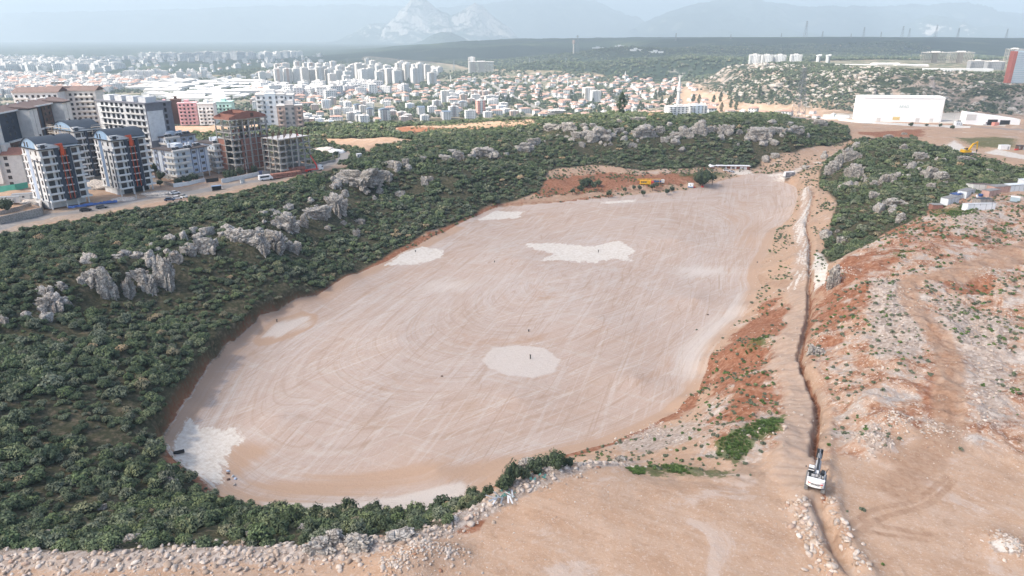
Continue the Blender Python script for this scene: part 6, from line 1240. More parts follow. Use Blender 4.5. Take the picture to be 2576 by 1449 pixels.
# wall-like white monastery buildings on that hill
for u, v, W_, D_ in ((1505, 122, 70, 14), (1560, 118, 60, 16), (1600, 128, 50, 14), (1650, 133, 60, 10)):
    x, y, z = pick(u, v); m = MB(); m.box(-W_/2, W_/2, -D_/2, D_/2, 0, 7); m.box(-W_*.2, W_*.1, -D_*.4, D_*.4, 7, 12); o = m.build('hill_building', [CW[0]], None, (x, y, z-1), (0, 0, r.uniform(-.2, .1))); tag(o, 'long white building on the wooded hill, %s' % {1505: 'nearest the water tower', 1560: 'the one with the highest roof step', 1600: 'small one in the middle', 1650: 'rightmost one'}[u], 'building')
# ---------------------------------------------------------------- on the rocky hill
hs = [(1897, 161, 'leftmost white block on the edge of the rocky hill'), (1928, 162, 'second white block from the left on the rocky hill'), (1960, 162, 'third white block from the left on the rocky hill'), (2000, 161, 'rightmost long white block of the row on the rocky hill')]
for u, v, lab in hs:
    x, y = P(u, v, 18); put(city_block(u, 26, 14, 8, CW[0], CW[7]), 'apartment_block', x, y, R(-8), lab, 'apartment block', 'row of white blocks on the rocky hill', 1.05, 17.5, .95)
for u, lab in ((2057, 'small white tower with slanted top on the hill, left of the pair'), (2081, 'small white tower with slanted top on the hill, right of the pair')):
    x, y = P(u, 161, 18); b = root('narrow_tower', lab, 'tower', (x, y, 17.5)); m = MB(); m.box(-4, 4, -4, 4, 0, 20); m.prism([(-5, 20), (5, 20), (5.5, 24), (-5, 22)], -5, 5, 'y'); m.build('wall', [CW[0]], b); m = MB(); m.box(0, 3.9, -4.1, -4.02, 2, 19); m.build('window_strip', [CWIN], b)
for u, v, W_, lab in ((2150, 172, 90, 'long low pale shed on the hill behind the rocky face'), (2225, 168, 60, 'pale shed with slightly higher roof on the hill'), (2290, 172, 70, 'low pale shed left of the arched wall on the hill')):
    x, y = P(u, v, 18); z = 18; m = MB(); m.box(-W_/2, W_/2, -9, 9, 0, 7); m.prism([(-9.4, 7.02), (0, 9), (9.4, 7.02)], -W_/2, W_/2, 'x'); o = m.build('shed', [CW[2]], None, (x, y, z), (0, 0, R(-5))); tag(o, lab, 'shed')
x, y = P(2390, 184, 18); b = root('arcaded_wall', 'long white hall with a row of arches on the hill above the rocky face', 'hall', (x, y, 17.5), R(-6)); m = MB(); m.box(-55, 75, -7, 7, 0, 9); m.build('wall', [CW[0]], b)
for i in range(12): q = MB(); q.prism([(-50+i*6, 1.5), (-47+i*6, 1.5), (-47+i*6, 5), (-48.5+i*6, 6.5), (-50+i*6, 5)], -7.15, -7.02, 'y'); q.build('arch', [CWIN], b)
for u, v, W_, fl, lab, mt in ((2348, 163, 55, 9, 'large grey concrete frame of tall flats on the hill, left of two', CONC), (2412, 162, 52, 9, 'large paler concrete frame of tall flats on the hill, right of two', CW[3])):
    x, y = P(u, v, 18); put(city_block(u, W_, 16, fl, mt, frame=True), 'building_shell', x, y, R(-8), lab, 'building site', None, 1.1, 17)
for u, v, W_, lab in ((2455, 175, 34, 'dark grey gabled block with balconies, left one near the red tower'), (2498, 177, 34, 'dark grey gabled block with balconies, right one near the red tower')):
    x, y = P(u, v, 18); b = put(city_block(u, W_, 16, 6, paint('grey_render_far', (.30,.31,.33))), 'apartment_block', x, y, R(-8), lab, 'apartment block', None, 1, 17.5)
x, y = P(2545, 160, 18); put(city_block(77, 30, 16, 10, CW[3], frame=True), 'building_shell', x, y, R(-8), 'unfinished pale frame just behind the red tower', 'building site', None, 1.2, 17)
x, y = P(2563, 205, 17); b = root('tower_block', 'tall red-edged tower with pale blue balconies at the right picture edge', 'tower block', (x, y, 14), R(-12)); m = MB(); m.box(-12, 16, 0, 14, 0, 51); m.build('wall', [paint('tower_blue', (.50,.62,.68))], b)
m = MB(); m.box(-17, -12, -1, 14, 0, 50); m.box(8, 16, -1.5, -.02, 0, 50); m.build('red_cladding', [paint('tower_red', (.42,.13,.10))], b)
for k in range(15): q = MB(); q.box(-11.8, 7.8, -1.2, -.02, k*3.3+1.6, k*3.3+2.7); q.build('balcony', [CW[4]], b)
m = MB(); m.box(-11, 14, 3, 12, 51, 53); m.build('roof', [CONC], b)
print('city', time.time()-T0)
# ---------------------------------------------------------------- warehouse and compound
C = (321.3, 648); b = root('warehouse', 'huge plain white warehouse with small green lettering beside the lattice pylon', 'warehouse', (C[0]+2, C[1], 13.6), R(-7)); WM = paint('warehouse_white', (.86,.86,.86), .6, .03)
m = MB(); m.box(0, 70, 0, 22, 0, 21.5); m.build('wall', [WM], b); m = MB(); m.box(-.2, 70.2, -.25, 22.2, 21.5, 22.4); m.prism([(0, 22.41), (11, 23.4), (22, 22.41)], 0, 70, 'x'); m.build('roof', [WM], b)
m = MB(); m.box(28, 34, -.15, -.02, 2.2, 5); m.build('dock_door', [paint('pale_yellow_door', (.70,.55,.25))], b)
m = MB(); [m.box(x, x+3.4, -.12, -.02, 0, 4) for x in (14, 48, 60)]; m.build('shutter', [CW[2]], b)
def text(parent, body, size, loc, rot, mat, ext=.02, name='lettering'):
    c = bpy.data.curves.new(name, 'FONT'); c.body = body; c.size = size; c.extrude = ext; c.align_x = 'CENTER'; o = bpy.data.objects.new(name, c); COL.objects.link(o); dg = bpy.context.evaluated_depsgraph_get(); dg.update(); me = bpy.data.meshes.new_from_object(o.evaluated_get(dg)); COL.objects.unlink(o); bpy.data.objects.remove(o)
    me.materials.clear(); me.materials.append(mat); q = link(name, me, loc, rot, 1, parent); return q
text(b, 'AFAD', 3.4, (36, -.12, 13.0), (math.pi/2, 0, 0), paint('sign_teal', (.45,.62,.60)))
p = pick(2118, 296); b = root('container_row', 'pale green and white container row at the left end of the warehouse yard', 'container', p, R(-40)); m = MB(); m.box(-10, 10, -1.5, 1.5, 0, 3.2); m.build('container', [CW[4]], b); m = MB(); m.box(-10.1, -9, -1.6, 1.6, 0, 3.25); m.build('end_wall', [MINT], b)
wall_run([(2065,297),(2110,303),(2200,311),(2330,318),(2440,322)], 1.6, .3, 'yard_wall', 'low white yard wall along the road before the warehouse', CW[0])
p = pick(2480, 315); b = root('drive_through_shed', 'white shed with sloping roof and open bays right of the warehouse', 'shed', (p[0], p[1]-4, p[2]), R(-10)); m = MB(); m.prism([(-18, 0), (-18, 11), (26, 5.5), (26, 0)], 4, 16, 'y'); m.build('wall', [WM], b); m = MB(); m.box(0, 8, 3.9, 3.98, 0, 5); m.box(10, 18, 3.9, 3.98, 0, 4.6); m.build('bay_shade', [DARK], b); m = MB(); m.box(-17.9, -10, 3.85, 3.98, 4, 9); m.build('louvre', [CW[2]], b)  # dark sheets on the solid front stand in for the shaded bays
for u, v, lab in ((2469, 314, 'white truck parked before the open bays, left one'), (2489, 313, 'white truck parked before the open bays, right one')):
    p = pick(u, v); q = root('truck', lab, 'truck', p, R(-70)); m = MB(); m.box(-3.5, 1.8, -1.2, 1.2, 1, 3.6); m.build('cargo_box', [CW[2]], q); m = MB(); m.box(2, 4, -1.15, 1.15, .6, 3); m.build('cab', [WPAINT], q); m = MB(); m.box(3.4, 4.05, -1.05, 1.05, 1.7, 2.6); m.build('windscreen', [GLASS], q)
    for sx in (-2.5, 3):
        for sy in (-1, 1): w_ = MB(); w_.bar((sx, sy-.15, .5), (sx, sy+.15, .5), .5, 0, 10); w_.build('wheel', [BLKR], q)
p = pick(2503, 316); o = MB(); o.box(-3, 3, -1.3, 1.3, 0, 2.8); o.box(-3.1, -2.9, -1.4, 1.4, 0, 2.9); q = o.build('cargo_container', [paint('salmon_container', (.68,.30,.24))], None, p, (0, 0, R(20))); tag(q, 'salmon red container in front of the sloping white shed', 'container')
cabin(2412, 316, 6, 3, 3, 'small white gatehouse with windows before the warehouse yard', WM, WM, 0, 'gatehouse', 'cabin', wins=2)
def pylon(u, v, vt, lab, Y=None, wid=.16, seg=9, mat=None, group=None):
    if Y: x, y, _ = Pd(u, v, Y); z = gz(x, y)
    else: x, y, z = pick(u, v)
    d = ray(u, vt); zt = CAMZ+d[2]*y/d[1]; h = zt-z; b = root('lattice_pylon', lab, 'pylon', (x, y, z), .3, group); th = max(.09, y/9500) if y > 900 else .17; m = MB(); w0 = h*wid/2; w1 = h*.022
    cs = [(-1, -1), (1, -1), (1, 1), (-1, 1)]
    def L(k): t = k/seg; t = 1-(1-t)**1.3; w = w0*(1-t)**1.15+w1; return w, h*t*.98
    for k in range(seg):
        (wa, za), (wb, zb) = L(k), L(k+1)
        for i in range(4):
            a, c = cs[i], cs[(i+1) % 4]; m.bar((a[0]*wa, a[1]*wa, za), (a[0]*wb, a[1]*wb, zb), th, 0, 4); m.bar((a[0]*wa, a[1]*wa, za), (c[0]*wb, c[1]*wb, zb), th*.6, 0, 3); m.bar((c[0]*wa, c[1]*wa, za), (a[0]*wb, a[1]*wb, zb), th*.6, 0, 3); m.bar((a[0]*wb, a[1]*wb, zb), (c[0]*wb, c[1]*wb, zb), th*.6, 0, 3)
    m.build('lattice', [mat or STEEL], b); m = MB()
    for f in (.68, .8, .92): m.bar((-h*.11, 0, h*f), (h*.11, 0, h*f), th*1.1, 0, 4); m.bar((-h*.11, 0, h*f), (0, 0, h*(f+.06)), th*.7, 0, 3); m.bar((h*.11, 0, h*f), (0, 0, h*(f+.06)), th*.7, 0, 3)
    m.build('crossarm', [mat or STEEL], b); return b, (x, y, z, h)
pb, (px0, py0, pz0, ph0) = pylon(2006, 299, 168, 'tall steel lattice pylon standing at the end of the wooded ridge', Y=600, mat=paint('pylon_steel', (.20,.215,.23), .6, 0))
FARST = paint('far_steel', (.22,.25,.28), .6, 0)
for i, (u, v, vt) in enumerate([(1700, 98, 83), (1838, 96, 86), (1965, 95, 83), (2025, 95, 52), (2068, 95, 78), (2140, 95, 84), (2171, 95, 68), (2215, 95, 80), (2268, 96, 65), (2285, 96, 71), (2352, 96, 62), (2408, 96, 70), (2530, 97, 72), (1452, 122, 88)]): pylon(u, v, vt, 'hazy steel pylon on the skyline of the wooded plateau', Y=4000 if u > 1600 else 3050, seg=6, mat=FARST, group='pylons on the skyline')
for i, (u, v, vt) in enumerate([(875, 172, 145), (1142, 172, 150), (1003, 178, 145), (1332, 172, 145), (1345, 172, 150), (1423, 182, 145)]): pylon(u, v, vt, 'faint pylon on the plain behind the high-rise estate', Y=2650, seg=6, mat=FARST, group='pylons on the plain')
m = MB()
for k, (f, v0) in enumerate(((.68, 0), (.8, 0), (.92, 0))):
    for s_ in (-1, 1):
        p0 = Vector((px0+s_*ph0*.11*.95, py0+s_*ph0*.11*.3, pz0+ph0*f)); p1 = Vector((px0+330, py0+40+s_*8, 46+f*22)); pr = p0
        for i in range(1, 13): t = i/12; q = p0.lerp(p1, t); q.z -= 26*t*(1-t); m.bar(pr, q, .035, 0, 3); pr = q
o = m.build('power_line', [FARST], None); tag(o, 'thin power cables running right from the tall lattice pylon', 'power line')
for u, v, vt, lab in ((2048, 308, 278, 'concrete pole beside the road right of the tall pylon'), (2142, 310, 280, 'thin pole at the left corner of the warehouse'), (2395, 322, 290, 'concrete pole right of the warehouse beside the road'), (2361, 318, 276, 'thin pole just right of the warehouse')):
    x, y, z = pick(u, v); d = ray(u, vt); h = CAMZ+d[2]*y/d[1]-z; b = root('utility_pole', lab, 'pole', (x, y, z)); m = MB(); m.bar((0, 0, 0), (0, 0, h), .22, 0, 6, .12); m.build('pole', [LAMPG], b); m = MB(); m.bar((-.8, 0, h-.3), (.8, 0, h-.3), .08); m.build('crossarm', [LAMPG], b)
# ---------------------------------------------------------------- excavators
def excavator(loc, rz, body, label, boomc, arm='reach', brand=None, sc=1.0, boom_white=True):
    b = root('excavator', label, 'excavator', loc, rz); b.scale = (sc,)*3      # faces +y
    for s_ in (-1, 1):
        m = MB(); n = 26; prof = []
        for i in range(n):
            a = 2*math.pi*i/n; cx_ = 2.0 if math.cos(a) > 0 else -2.0; prof.append((cx_+.48*math.cos(a), .5+.48*math.sin(a)))
        prof = [(p[0], p[1]) for p in prof]; m.prism(prof, s_*1.42-.3, s_*1.42+.3, 'x', 0)
        t = m.build('crawler_track', [paint('track_steel', (.16,.155,.15), .6, .3, 6)], b); m = MB()
        for i in range(20): y = -2.3+i*.24; m.box(s_*1.42-.33, s_*1.42+.33, y, y+.09, .98, 1.06); m.box(s_*1.42-.33, s_*1.42+.33, y, y+.09, -.04, .02)
        for z in (.2, .35, .5, .65, .8): m.box(s_*1.42-.33, s_*1.42+.33, -2.53, -2.46, z-.03, z+.04)
        m.build('track_shoe', [paint('shoe_steel', (.30,.29,.28), .5, .3, 6)], t)
    m = MB(); m.box(-1.15, 1.15, -1.3, 1.3, .45, .95); m.bar((0, 0, .95), (0, 0, 1.2), .8, 0, 12); m.build('undercarriage', [DARK], b)
    m = MB(); cwp = [(-1.5, -1.9), (-1.45, -2.6), (-1.0, -2.95), (-.3, -3.1), (.3, -3.1), (1.0, -2.95), (1.45, -2.6), (1.5, -1.9)]; m.prism(cwp, 1.2, 2.5, 'z', 0); cw_ = m.build('counterweight', [body], b)
    m = MB(); m.box(-1.5, -1.32, -1.9, .1, 1.2, 2.35); m.box(1.32, 1.5, -1.9, 1.5, 1.2, 2.2); m.box(-1.32, 1.32, -1.9, 1.6, 1.2, 1.45); m.build('body_panel', [body], b)
    m = MB(); m.box(-1.3, 1.3, -1.88, -.4, 1.46, 2.42); m.box(.55, 1.28, -.38, 1.4, 1.46, 2.1); m.build('engine_deck', [DARK], b)
    m = MB(); m.box(-.85, -.3, -1.6, -.8, 2.43, 2.52); m.box(-.2, .2, -1.5, -.7, 2.43, 2.55); m.box(.35, .75, -1.75, -.6, 2.43, 2.5); m.box(.9, 1.2, -1.4, -.9, 2.43, 2.56); m.build('engine_cover', [paint('cover_grey', (.42,.40,.38), .6)], b)
    m = MB(); m.bar((.5, -1.2, 2.5), (.5, -1.2, 3.0), .08, 0, 8); m.build('exhaust', [DARK], b)
    m = MB(); 
    for x, y0, y1 in ((1.45, -1.8, 1.4), (-1.45, -1.8, -.2)):
        m.bar((x, y0, 2.7), (x, y1, 2.7), .03); [m.bar((x, y, 2.2), (x, y, 2.7), .03) for y in (y0, (y0+y1)/2, y1)]
    m.build('handrail', [DARK], b)
    m = MB(); m.prism([(-.35, 1.25), (-.35, 3.05), (1.0, 3.1), (1.55, 2.2), (1.55, 1.25)], -1.48, -.55, 'x'); cb = m.build('cab', [DARK], b); m = MB(); m.box(-1.46, -.57, .1, 1.0, 3.11, 3.2); m.box(-1.5, -.53, -.38, -.36, 2.9, 3.05); m.build('cab_roof', [body], cb)
    m = MB(); m.face([(-1.4, 1.03, 3.0), (-.63, 1.03, 3.0), (-.63, 1.56, 2.2), (-1.4, 1.56, 2.2)]); m.box(-1.5, -1.485, -.2, .95, 2.0, 2.95); m.box(-1.3, -.7, -.37, -.355, 2.1, 2.8); m.build('cab_window', [GLASS], cb); 
    m = MB(); [m.box(-1.4+i*.27, -1.28+i*.27, 1.02, 1.1, 3.12, 3.22) for i in range(4)]; m.build('work_light', [DARK], cb)
    m = MB(); m.bar((-1.5, 1.0, 2.4), (-1.95, 1.05, 2.6), .02); m.box(-2.05, -1.88, 1.0, 1.06, 2.4, 2.75); m.build('mirror', [DARK], cb)
    def seg(pts, w, mat, nm):
        m = MB(); m.prism(pts, -w, w, 'x'); return m.build(nm, [mat], b)
    if arm == 'reach':
        seg([(.6, 1.4), (.4, 2.1), (3.2, 3.5), (6.2, 2.9), (6.3, 2.5), (3.3, 2.9), (1.3, 1.5)], .28, boomc, 'boom'); m = MB(); m.prism([(.9, 2.45), (3.1, 3.53), (6.1, 2.95), (6.1, 3.02), (3.1, 3.63), (.85, 2.52)], -.22, .22, 'x'); m.build('boom_top', [paint('boom_black', (.035,.04,.05), .5)], b)
        seg([(5.6, 3.4), (6.3, 3.4), (9.0, 1.9), (8.8, 1.5), (5.9, 2.6)], .2, paint('boom_black', (.035,.04,.05)), 'dipper_arm'); m = MB(); m.prism([(8.7, 2.2), (9.2, 2.1), (9.5, .9), (9.0, .2), (8.3, .5), (8.6, 1.3)], -.55, .55, 'x'); m.build('bucket', [DARK], b)
        m = MB(); [m.bar((s_*.38, 1.2, 1.7), (s_*.38, 3.3, 3.0), .1, 0, 8) for s_ in (-1, 1)]; m.bar((0, 3.2, 3.6), (0, 5.7, 3.5), .11, 0, 8); m.bar((0, 6.2, 3.4), (0, 8.6, 2.4), .1, 0, 8); m.build('hydraulic_cylinder', [paint('cylinder_steel', (.35,.36,.38), .3, .1, 2, .5)], b)
        m = MB(); m.box(.7, 1.3, .2, 1.3, 2.12, 2.5); m.bar((1.5, .9, 2.2), (1.75, 1.4, 3.0), .05); m.build('tool_box', [DARK], b)
    else:
        seg([(.6, 1.4), (.4, 2.1), (2.6, 5.4), (5.0, 6.3), (5.2, 5.9), (3.1, 4.9), (1.3, 1.5)], .28, boomc, 'boom'); seg([(4.7, 6.5), (5.3, 6.4), (5.9, 2.4), (5.6, 2.3), (4.9, 5.6)], .2, boomc, 'dipper_arm')
        m = MB(); m.bar((0, 5.75, 2.4), (0, 5.8, 1.3), .3, 0, 8); m.bar((0, 5.8, 1.3), (0, 5.85, .3), .1, 0, 8); m.build('rock_breaker', [DARK], b); m = MB(); m.bar((0, 1.3, 1.8), (0, 3, 4.6), .12, 0, 8); m.bar((0, 2.9, 5.6), (0, 4.9, 6.5), .11, 0, 8); m.build('hydraulic_cylinder', [STEEL], b)
    if brand:
        m = MB(); m.prism([(-.78, 2.02), (.78, 2.02), (.62, 1.72), (-.62, 1.72)], -3.125, -3.04, 'y'); m.build('badge_plate', [DARK], cw_); m = MB(); m.box(-1.25, -.8, -3.13, -2.72, 1.98, 2.05); m.box(.8, 1.25, -3.13, -2.72, 1.98, 2.05); m.build('red_stripe', [REDP], cw_); text(cw_, brand, .26, (0, -3.13, 1.79), (math.pi/2, 0, 0), WPAINT, .004)
        m = MB(); m.box(-1.2, -.95, -3.0, -2.88, 1.5, 1.6); m.box(.95, 1.2, -3.0, -2.88, 1.5, 1.6); m.build('tail_lamp', [paint('amber', (.75,.5,.2))], cw_)
    return b
p = pick(2058, 1232); excavator((p[0], p[1]+1.2, gz(p[0], p[1])+.15), R(-27), WPAINT, 'white and black crawler excavator reaching over the trench in the foreground', WPAINT, 'reach', 'HIDROMEK', .82)
p = pick(2430, 389); excavator((p[0], p[1], p[2]+.1), R(-78), YELLOW, 'yellow crawler excavator with raised arm on the pale ground beyond the right hill', YELLOW, 'breaker', None, 1.1)
# ---------------------------------------------------------------- things at the far end of the pit
p = pick(1840, 430); b = root('site_office', 'long low site office with white roof and red wood front beside the police cars', 'site office', (p[0]-12, p[1]+4, p[2]), R(-4)); m = MB(); m.box(0, 25, 0, 3, .1, 2.8); m.box(-2.2, 0, -4.5, 3, .1, 2.7); m.build('wall', [WOODR], b); m = MB(); m.box(-.3, 25.3, -1.2, 3.3, 2.82, 3.0); m.prism([(-2.6, 2.72), (-1.1, 3.6), (.3, 2.72)], -4.8, 3, 'y'); m.build('roof', [WPAINT], b)
for x in (3, 8.5, 12, 15, 18.5, 21): q = MB(); q.box(x, x+1.1 if x < 18 else x+2.1, -.1, 0, .2, 2.3); q.build('door', [WPAINT], b)
for x in (6.5, 14): window(b, 'f', x, 1.0, 1.5, 1.1, WPAINT, 1).location.y = -.02
p = pick(1775, 432); o = MB(); o.box(-.8, .8, -.8, .8, 0, 2.2); o.box(-1.1, 1.1, -1, 1, 2.21, 2.4); q = o.build('guard_booth', [WOODR, WPAINT], None, (p[0], p[1]+2, p[2])); tag(q, 'tiny guard booth left of the long site office', 'booth')
for u, v, lab, c in ((1828, 430.5, 'white car parked in front of the site office, farther one', None), (1839, 433, 'white and blue car parked in front of the site office, nearer one', 1)):
    q = car(u, v, R(-5), WPAINT, lab, 4.6, group='cars at the site office')
    if c: m = MB(); m.box(-2.0, 2.0, -.9, -.882, .55, .75); m.build('blue_stripe', [BLUET], q)
# ---- people, one skinned body each
def person(u, v, rz, lab, shirt, trouser, sc=1.0):
    p = pick(u, v); j = [(0,0,.95),(0,0,1.15),(0,0,1.42),(0,0,1.52),(0,.01,1.62),(0,.01,1.74),(.18,0,1.42),(.25,0,1.16),(.26,.08,.92),(.26,.1,.82),(-.18,0,1.42),(-.25,0,1.16),(-.26,.08,.92),(-.26,.1,.82),(.1,0,.9),(.12,.03,.5),(.12,0,.08),(.12,.14,.03),(-.1,0,.9),(-.12,-.02,.5),(-.12,-.06,.08),(-.12,.08,.03)]
    e = [(0,1),(1,2),(2,3),(3,4),(4,5),(2,6),(6,7),(7,8),(8,9),(2,10),(10,11),(11,12),(12,13),(0,14),(14,15),(15,16),(16,17),(0,18),(18,19),(19,20),(20,21)]; rd_ = [.15,.14,.16,.06,.1,.09,.07,.05,.04,.035,.07,.05,.04,.035,.1,.07,.045,.05,.1,.07,.045,.05]
    me = bpy.data.meshes.new('person'); me.from_pydata(j, e, []); o = link('person', me, p, (0, 0, rz)); sk = o.modifiers.new('skin', 'SKIN'); lay = me.skin_vertices[0] if me.skin_vertices else None
    if lay is None:
        bm = bmesh.new(); bm.from_mesh(me); bm.verts.layers.skin.verify(); bm.to_mesh(me); bm.free(); lay = me.skin_vertices[0]
    for i, q in enumerate(rd_): lay.data[i].radius = (q, q)
    lay.data[0].use_root = True; o.modifiers.new('sub', 'SUBSURF').levels = 1
    g = G('clothes', .85); z = g.n('ShaderNodeSeparateXYZ'); g.l(g.obj(), z.inputs[0]); zz = z.outputs[2]; c = g.mix(g.ss(zz, .93, .95), trouser, shirt); c = g.mix(g.ss(zz, 1.5, 1.52), c, (.45,.27,.2)); c = g.mix(g.ss(zz, 1.68, 1.70), c, (.03,.025,.02)); g.base(c); me.materials.append(g.m)
    tag(o, lab, 'person', 'people beside the site office')
person(1859, 432, 1.0, 'person in white shirt and dark trousers standing right of the cars', (.7,.7,.7), (.05,.05,.08)); person(1863, 431, -2.0, 'person in pale shirt and grey trousers facing the one in white', (.6,.55,.45), (.25,.25,.26)); person(1868, 433, 2.2, 'person in light clothing, rightmost of the three by the office', (.65,.65,.68), (.35,.33,.3)); person(1846, 430, .3, 'person in black standing between the cars and the office door', (.04,.04,.05), (.03,.03,.04))
p = pick(1987, 446); b = root('generator_container', 'dark grey generator container on a concrete pad at the pit road', 'generator', p, R(8)); m = MB(); m.box(-3.2, 3.2, 0, 2.6, .4, 3.2); m.build('housing', [GREYC], b); m = MB(); m.box(-3.25, -3.2, .05, 2.55, .45, 3.15); m.box(-3.25, 3.25, -.03, 2.63, 3.2, 3.3); m.build('roof', [WPAINT], b); m = MB(); m.box(-4, 4, -1, 3.4, -.2, .1); m.build('concrete_pad', [CONC], b); m = MB(); m.box(-3.1, 3.1, -.03, 0, .1, .45); m.build('base_frame', [BLKR], b); m = MB(); m.box(-.6, .9, -.04, -.005, 1.9, 2.7); m.build('vent_panel', [paint('pale_vent', (.5,.5,.5))], b)
p = pick(1632, 466); b = root('drilling_truck', 'yellow drilling truck with folded lattice mast behind small olive trees', 'drilling rig', p, R(-2)); m = MB(); m.box(-5.5, 1.0, -1.2, 1.2, .8, 1.4); m.box(-5.4, -1.2, -1.2, 1.2, 1.4, 3.0); m.build('body', [YELLOW], b); m = MB(); [m.box(x, x+.9, -1.25, -1.2, 1.7, 2.7) for x in (-5, -3.8, -2.6)]; m.build('panel_opening', [paint('panel_dark', (.15,.13,.1))], b)
m = MB(); m.box(-1.1, 1.0, -1.25, 1.25, 1.4, 2.9); m.build('tool_box', [YELLOW], b); m = MB(); m.box(1.2, 3.0, -1.2, 1.2, .7, 2.6); m.build('cab', [REDP], b); m = MB(); m.box(2.9, 3.05, -1, 1, 1.6, 2.4); m.build('windscreen', [GLASS], b)
m = MB()
for y in (-.5, .5):
    for z in (3.2, 3.9): m.bar((-7.5, y, z), (7.5, y, z), .07, 0, 4)
    for i in range(15): m.bar((-7.5+i, y, 3.2), (-6.5+i, y, 3.9), .04, 0, 3)
m.bar((6, -.5, .8), (6.5, -.5, 3.3), .09); m.bar((-5, 0, 2.9), (-5.5, 0, 3.3), .2); m.build('mast', [YELLOW], b)
for sx in (-4.5, -3.3, 2.2):
    for sy in (-1.05, 1.05): q = MB(); q.bar((sx, sy-.15, .5), (sx, sy+.15, .5), .5, 0, 10); q.build('wheel', [BLKR], b)
p = pick(1656, 464); b = root('blue_truck', 'blue tipper truck parked at the right end of the drilling truck', 'truck', (p[0], p[1]+2.5, p[2]), R(-2)); m = MB(); m.box(-3, 2, -1.2, 1.2, 1.1, 2.4); m.build('cargo_bed', [paint('truck_blue', (.05,.14,.35))], b); m = MB(); m.box(2.2, 4, -1.15, 1.15, .7, 2.6); m.build('cab', [OFFW], b)
for sx in (-2, 3):
    for sy in (-1, 1): q = MB(); q.bar((sx, sy-.15, .5), (sx, sy+.15, .5), .5, 0, 10); q.build('wheel', [BLKR], b)
p = pick(1737, 472); b = root('caravan', 'small white caravan with blue lower half beside the big round tree', 'caravan', p, R(-20)); m = MB(); m.prism([(-1.6, .9), (-1.6, 2.5), (-1.4, 2.7), (1.4, 2.7), (1.6, 2.5), (1.6, .9)], -1.2, 1.2, 'y'); m.build('body', [WPAINT], b); m = MB(); m.box(-1.6, 1.6, -1.21, 1.21, .4, .9); m.build('skirt', [paint('caravan_blue', (.2,.4,.65))], b); m = MB(); m.box(-.3, .4, -1.24, -1.2, 1.6, 2.1); m.build('window', [GLASS], b)
for u, v, lab in ((1746, 472.5, 'red crate pile against the caravan'), (1767, 471, 'red crate lying on the ground under the big round tree')):
    p = pick(u, v); m = MB(); m.box(-.8, .8, -.5, .5, 0, .45); m.box(-.6, .5, -.4, .4, .46, .8); q = m.build('crate', [REDP], None, p); tag(q, lab, 'crate')
def tree(u, v, h, w, label, mats=OLIVE, seed=1, n=500, group=None, trunk=.3, leaf=.12, loc=None):
    p = loc or pick(u, v); b = root('tree', label, 'tree', p, 0, group); me = foliage(seed, n, leaf, 8, 1.0, .55, .7, mats); c = link('crown', me, (0, 0, h*trunk), (0, 0, seed), (w/2, w/2, h*(1-trunk)*.8), b)
    m = MB(); m.bar((0, 0, -.2), (0, 0, h*.55), .06*h*.5, 0, 7, .02*h); m.bar((0, 0, h*.3), (w*.2, w*.1, h*.6), .03*h*.5, 0, 5, .01*h); m.bar((0, 0, h*.25), (-w*.22, -w*.05, h*.55), .03*h*.5, 0, 5, .01*h); m.build('trunk', [BARK], b); return b
tree(1767, 468, 13, 17, 'big round dark tree standing alone beside the caravan', DARKL, 31, 1500, None, .06, .075); tree(1791, 466, 7.5, 8, 'thin grey-green tree right of the big round one', OLIVE, 33, 350, None, .35)
for i, (u, v, s_) in enumerate([(1531, 498, 6), (1572, 486, 4.5), (1594, 478, 4), (1608, 480, 4.5), (1618, 494, 5), (1641, 480, 6), (1652, 474, 5), (1677, 490, 5), (1690, 484, 5), (1494, 478, 6), (1440, 490, 5)]): tree(u, v, s_*.9, s_*.8, 'small grey-green olive tree between the pit edge and the drilling truck', OLIVE, 50+i % 5, 220, 'small olive trees before the drilling truck', .2, .16)
for i, (u, v, s_) in enumerate([(1470, 472, 9), (1480, 466, 8), (1505, 470, 7), (1460, 480, 6)]): tree(u, v, s_*.7, s_, 'round dark bush left of the drilling truck', DARKL, 60+i, 240, 'dark bushes left of the drilling truck', .05, .16)
for i, (u, v, h, w) in enumerate([(20, 534, 7, 8), (392, 446, 9, 6), (405, 456, 6, 6), (470, 462, 5, 7), (488, 458, 5, 7), (450, 466, 4, 6), (574, 455, 6, 6), (590, 451, 6, 6), (606, 447, 6, 5), (640, 440, 6, 5), (404, 470, 4, 4)]): tree(u, v, h, w, 'dark leafy tree in the yard beside the pale blue blocks' if i else 'round tree standing alone above the stone retaining wall', DARKL, 70+i, 320, 'yard trees along the left-hand road' if i else None, .15, .13)
for i, (u, v, h, w) in enumerate([(2290, 318, 4, 6), (2330, 318, 3, 4), (2365, 320, 4, 4), (2410, 312, 4, 5), (2395, 325, 4, 5)]): tree(u, v, h, w, 'round bush along the road before the warehouse', DARKL, 85+i, 160, 'bushes before the warehouse', .05, .16)
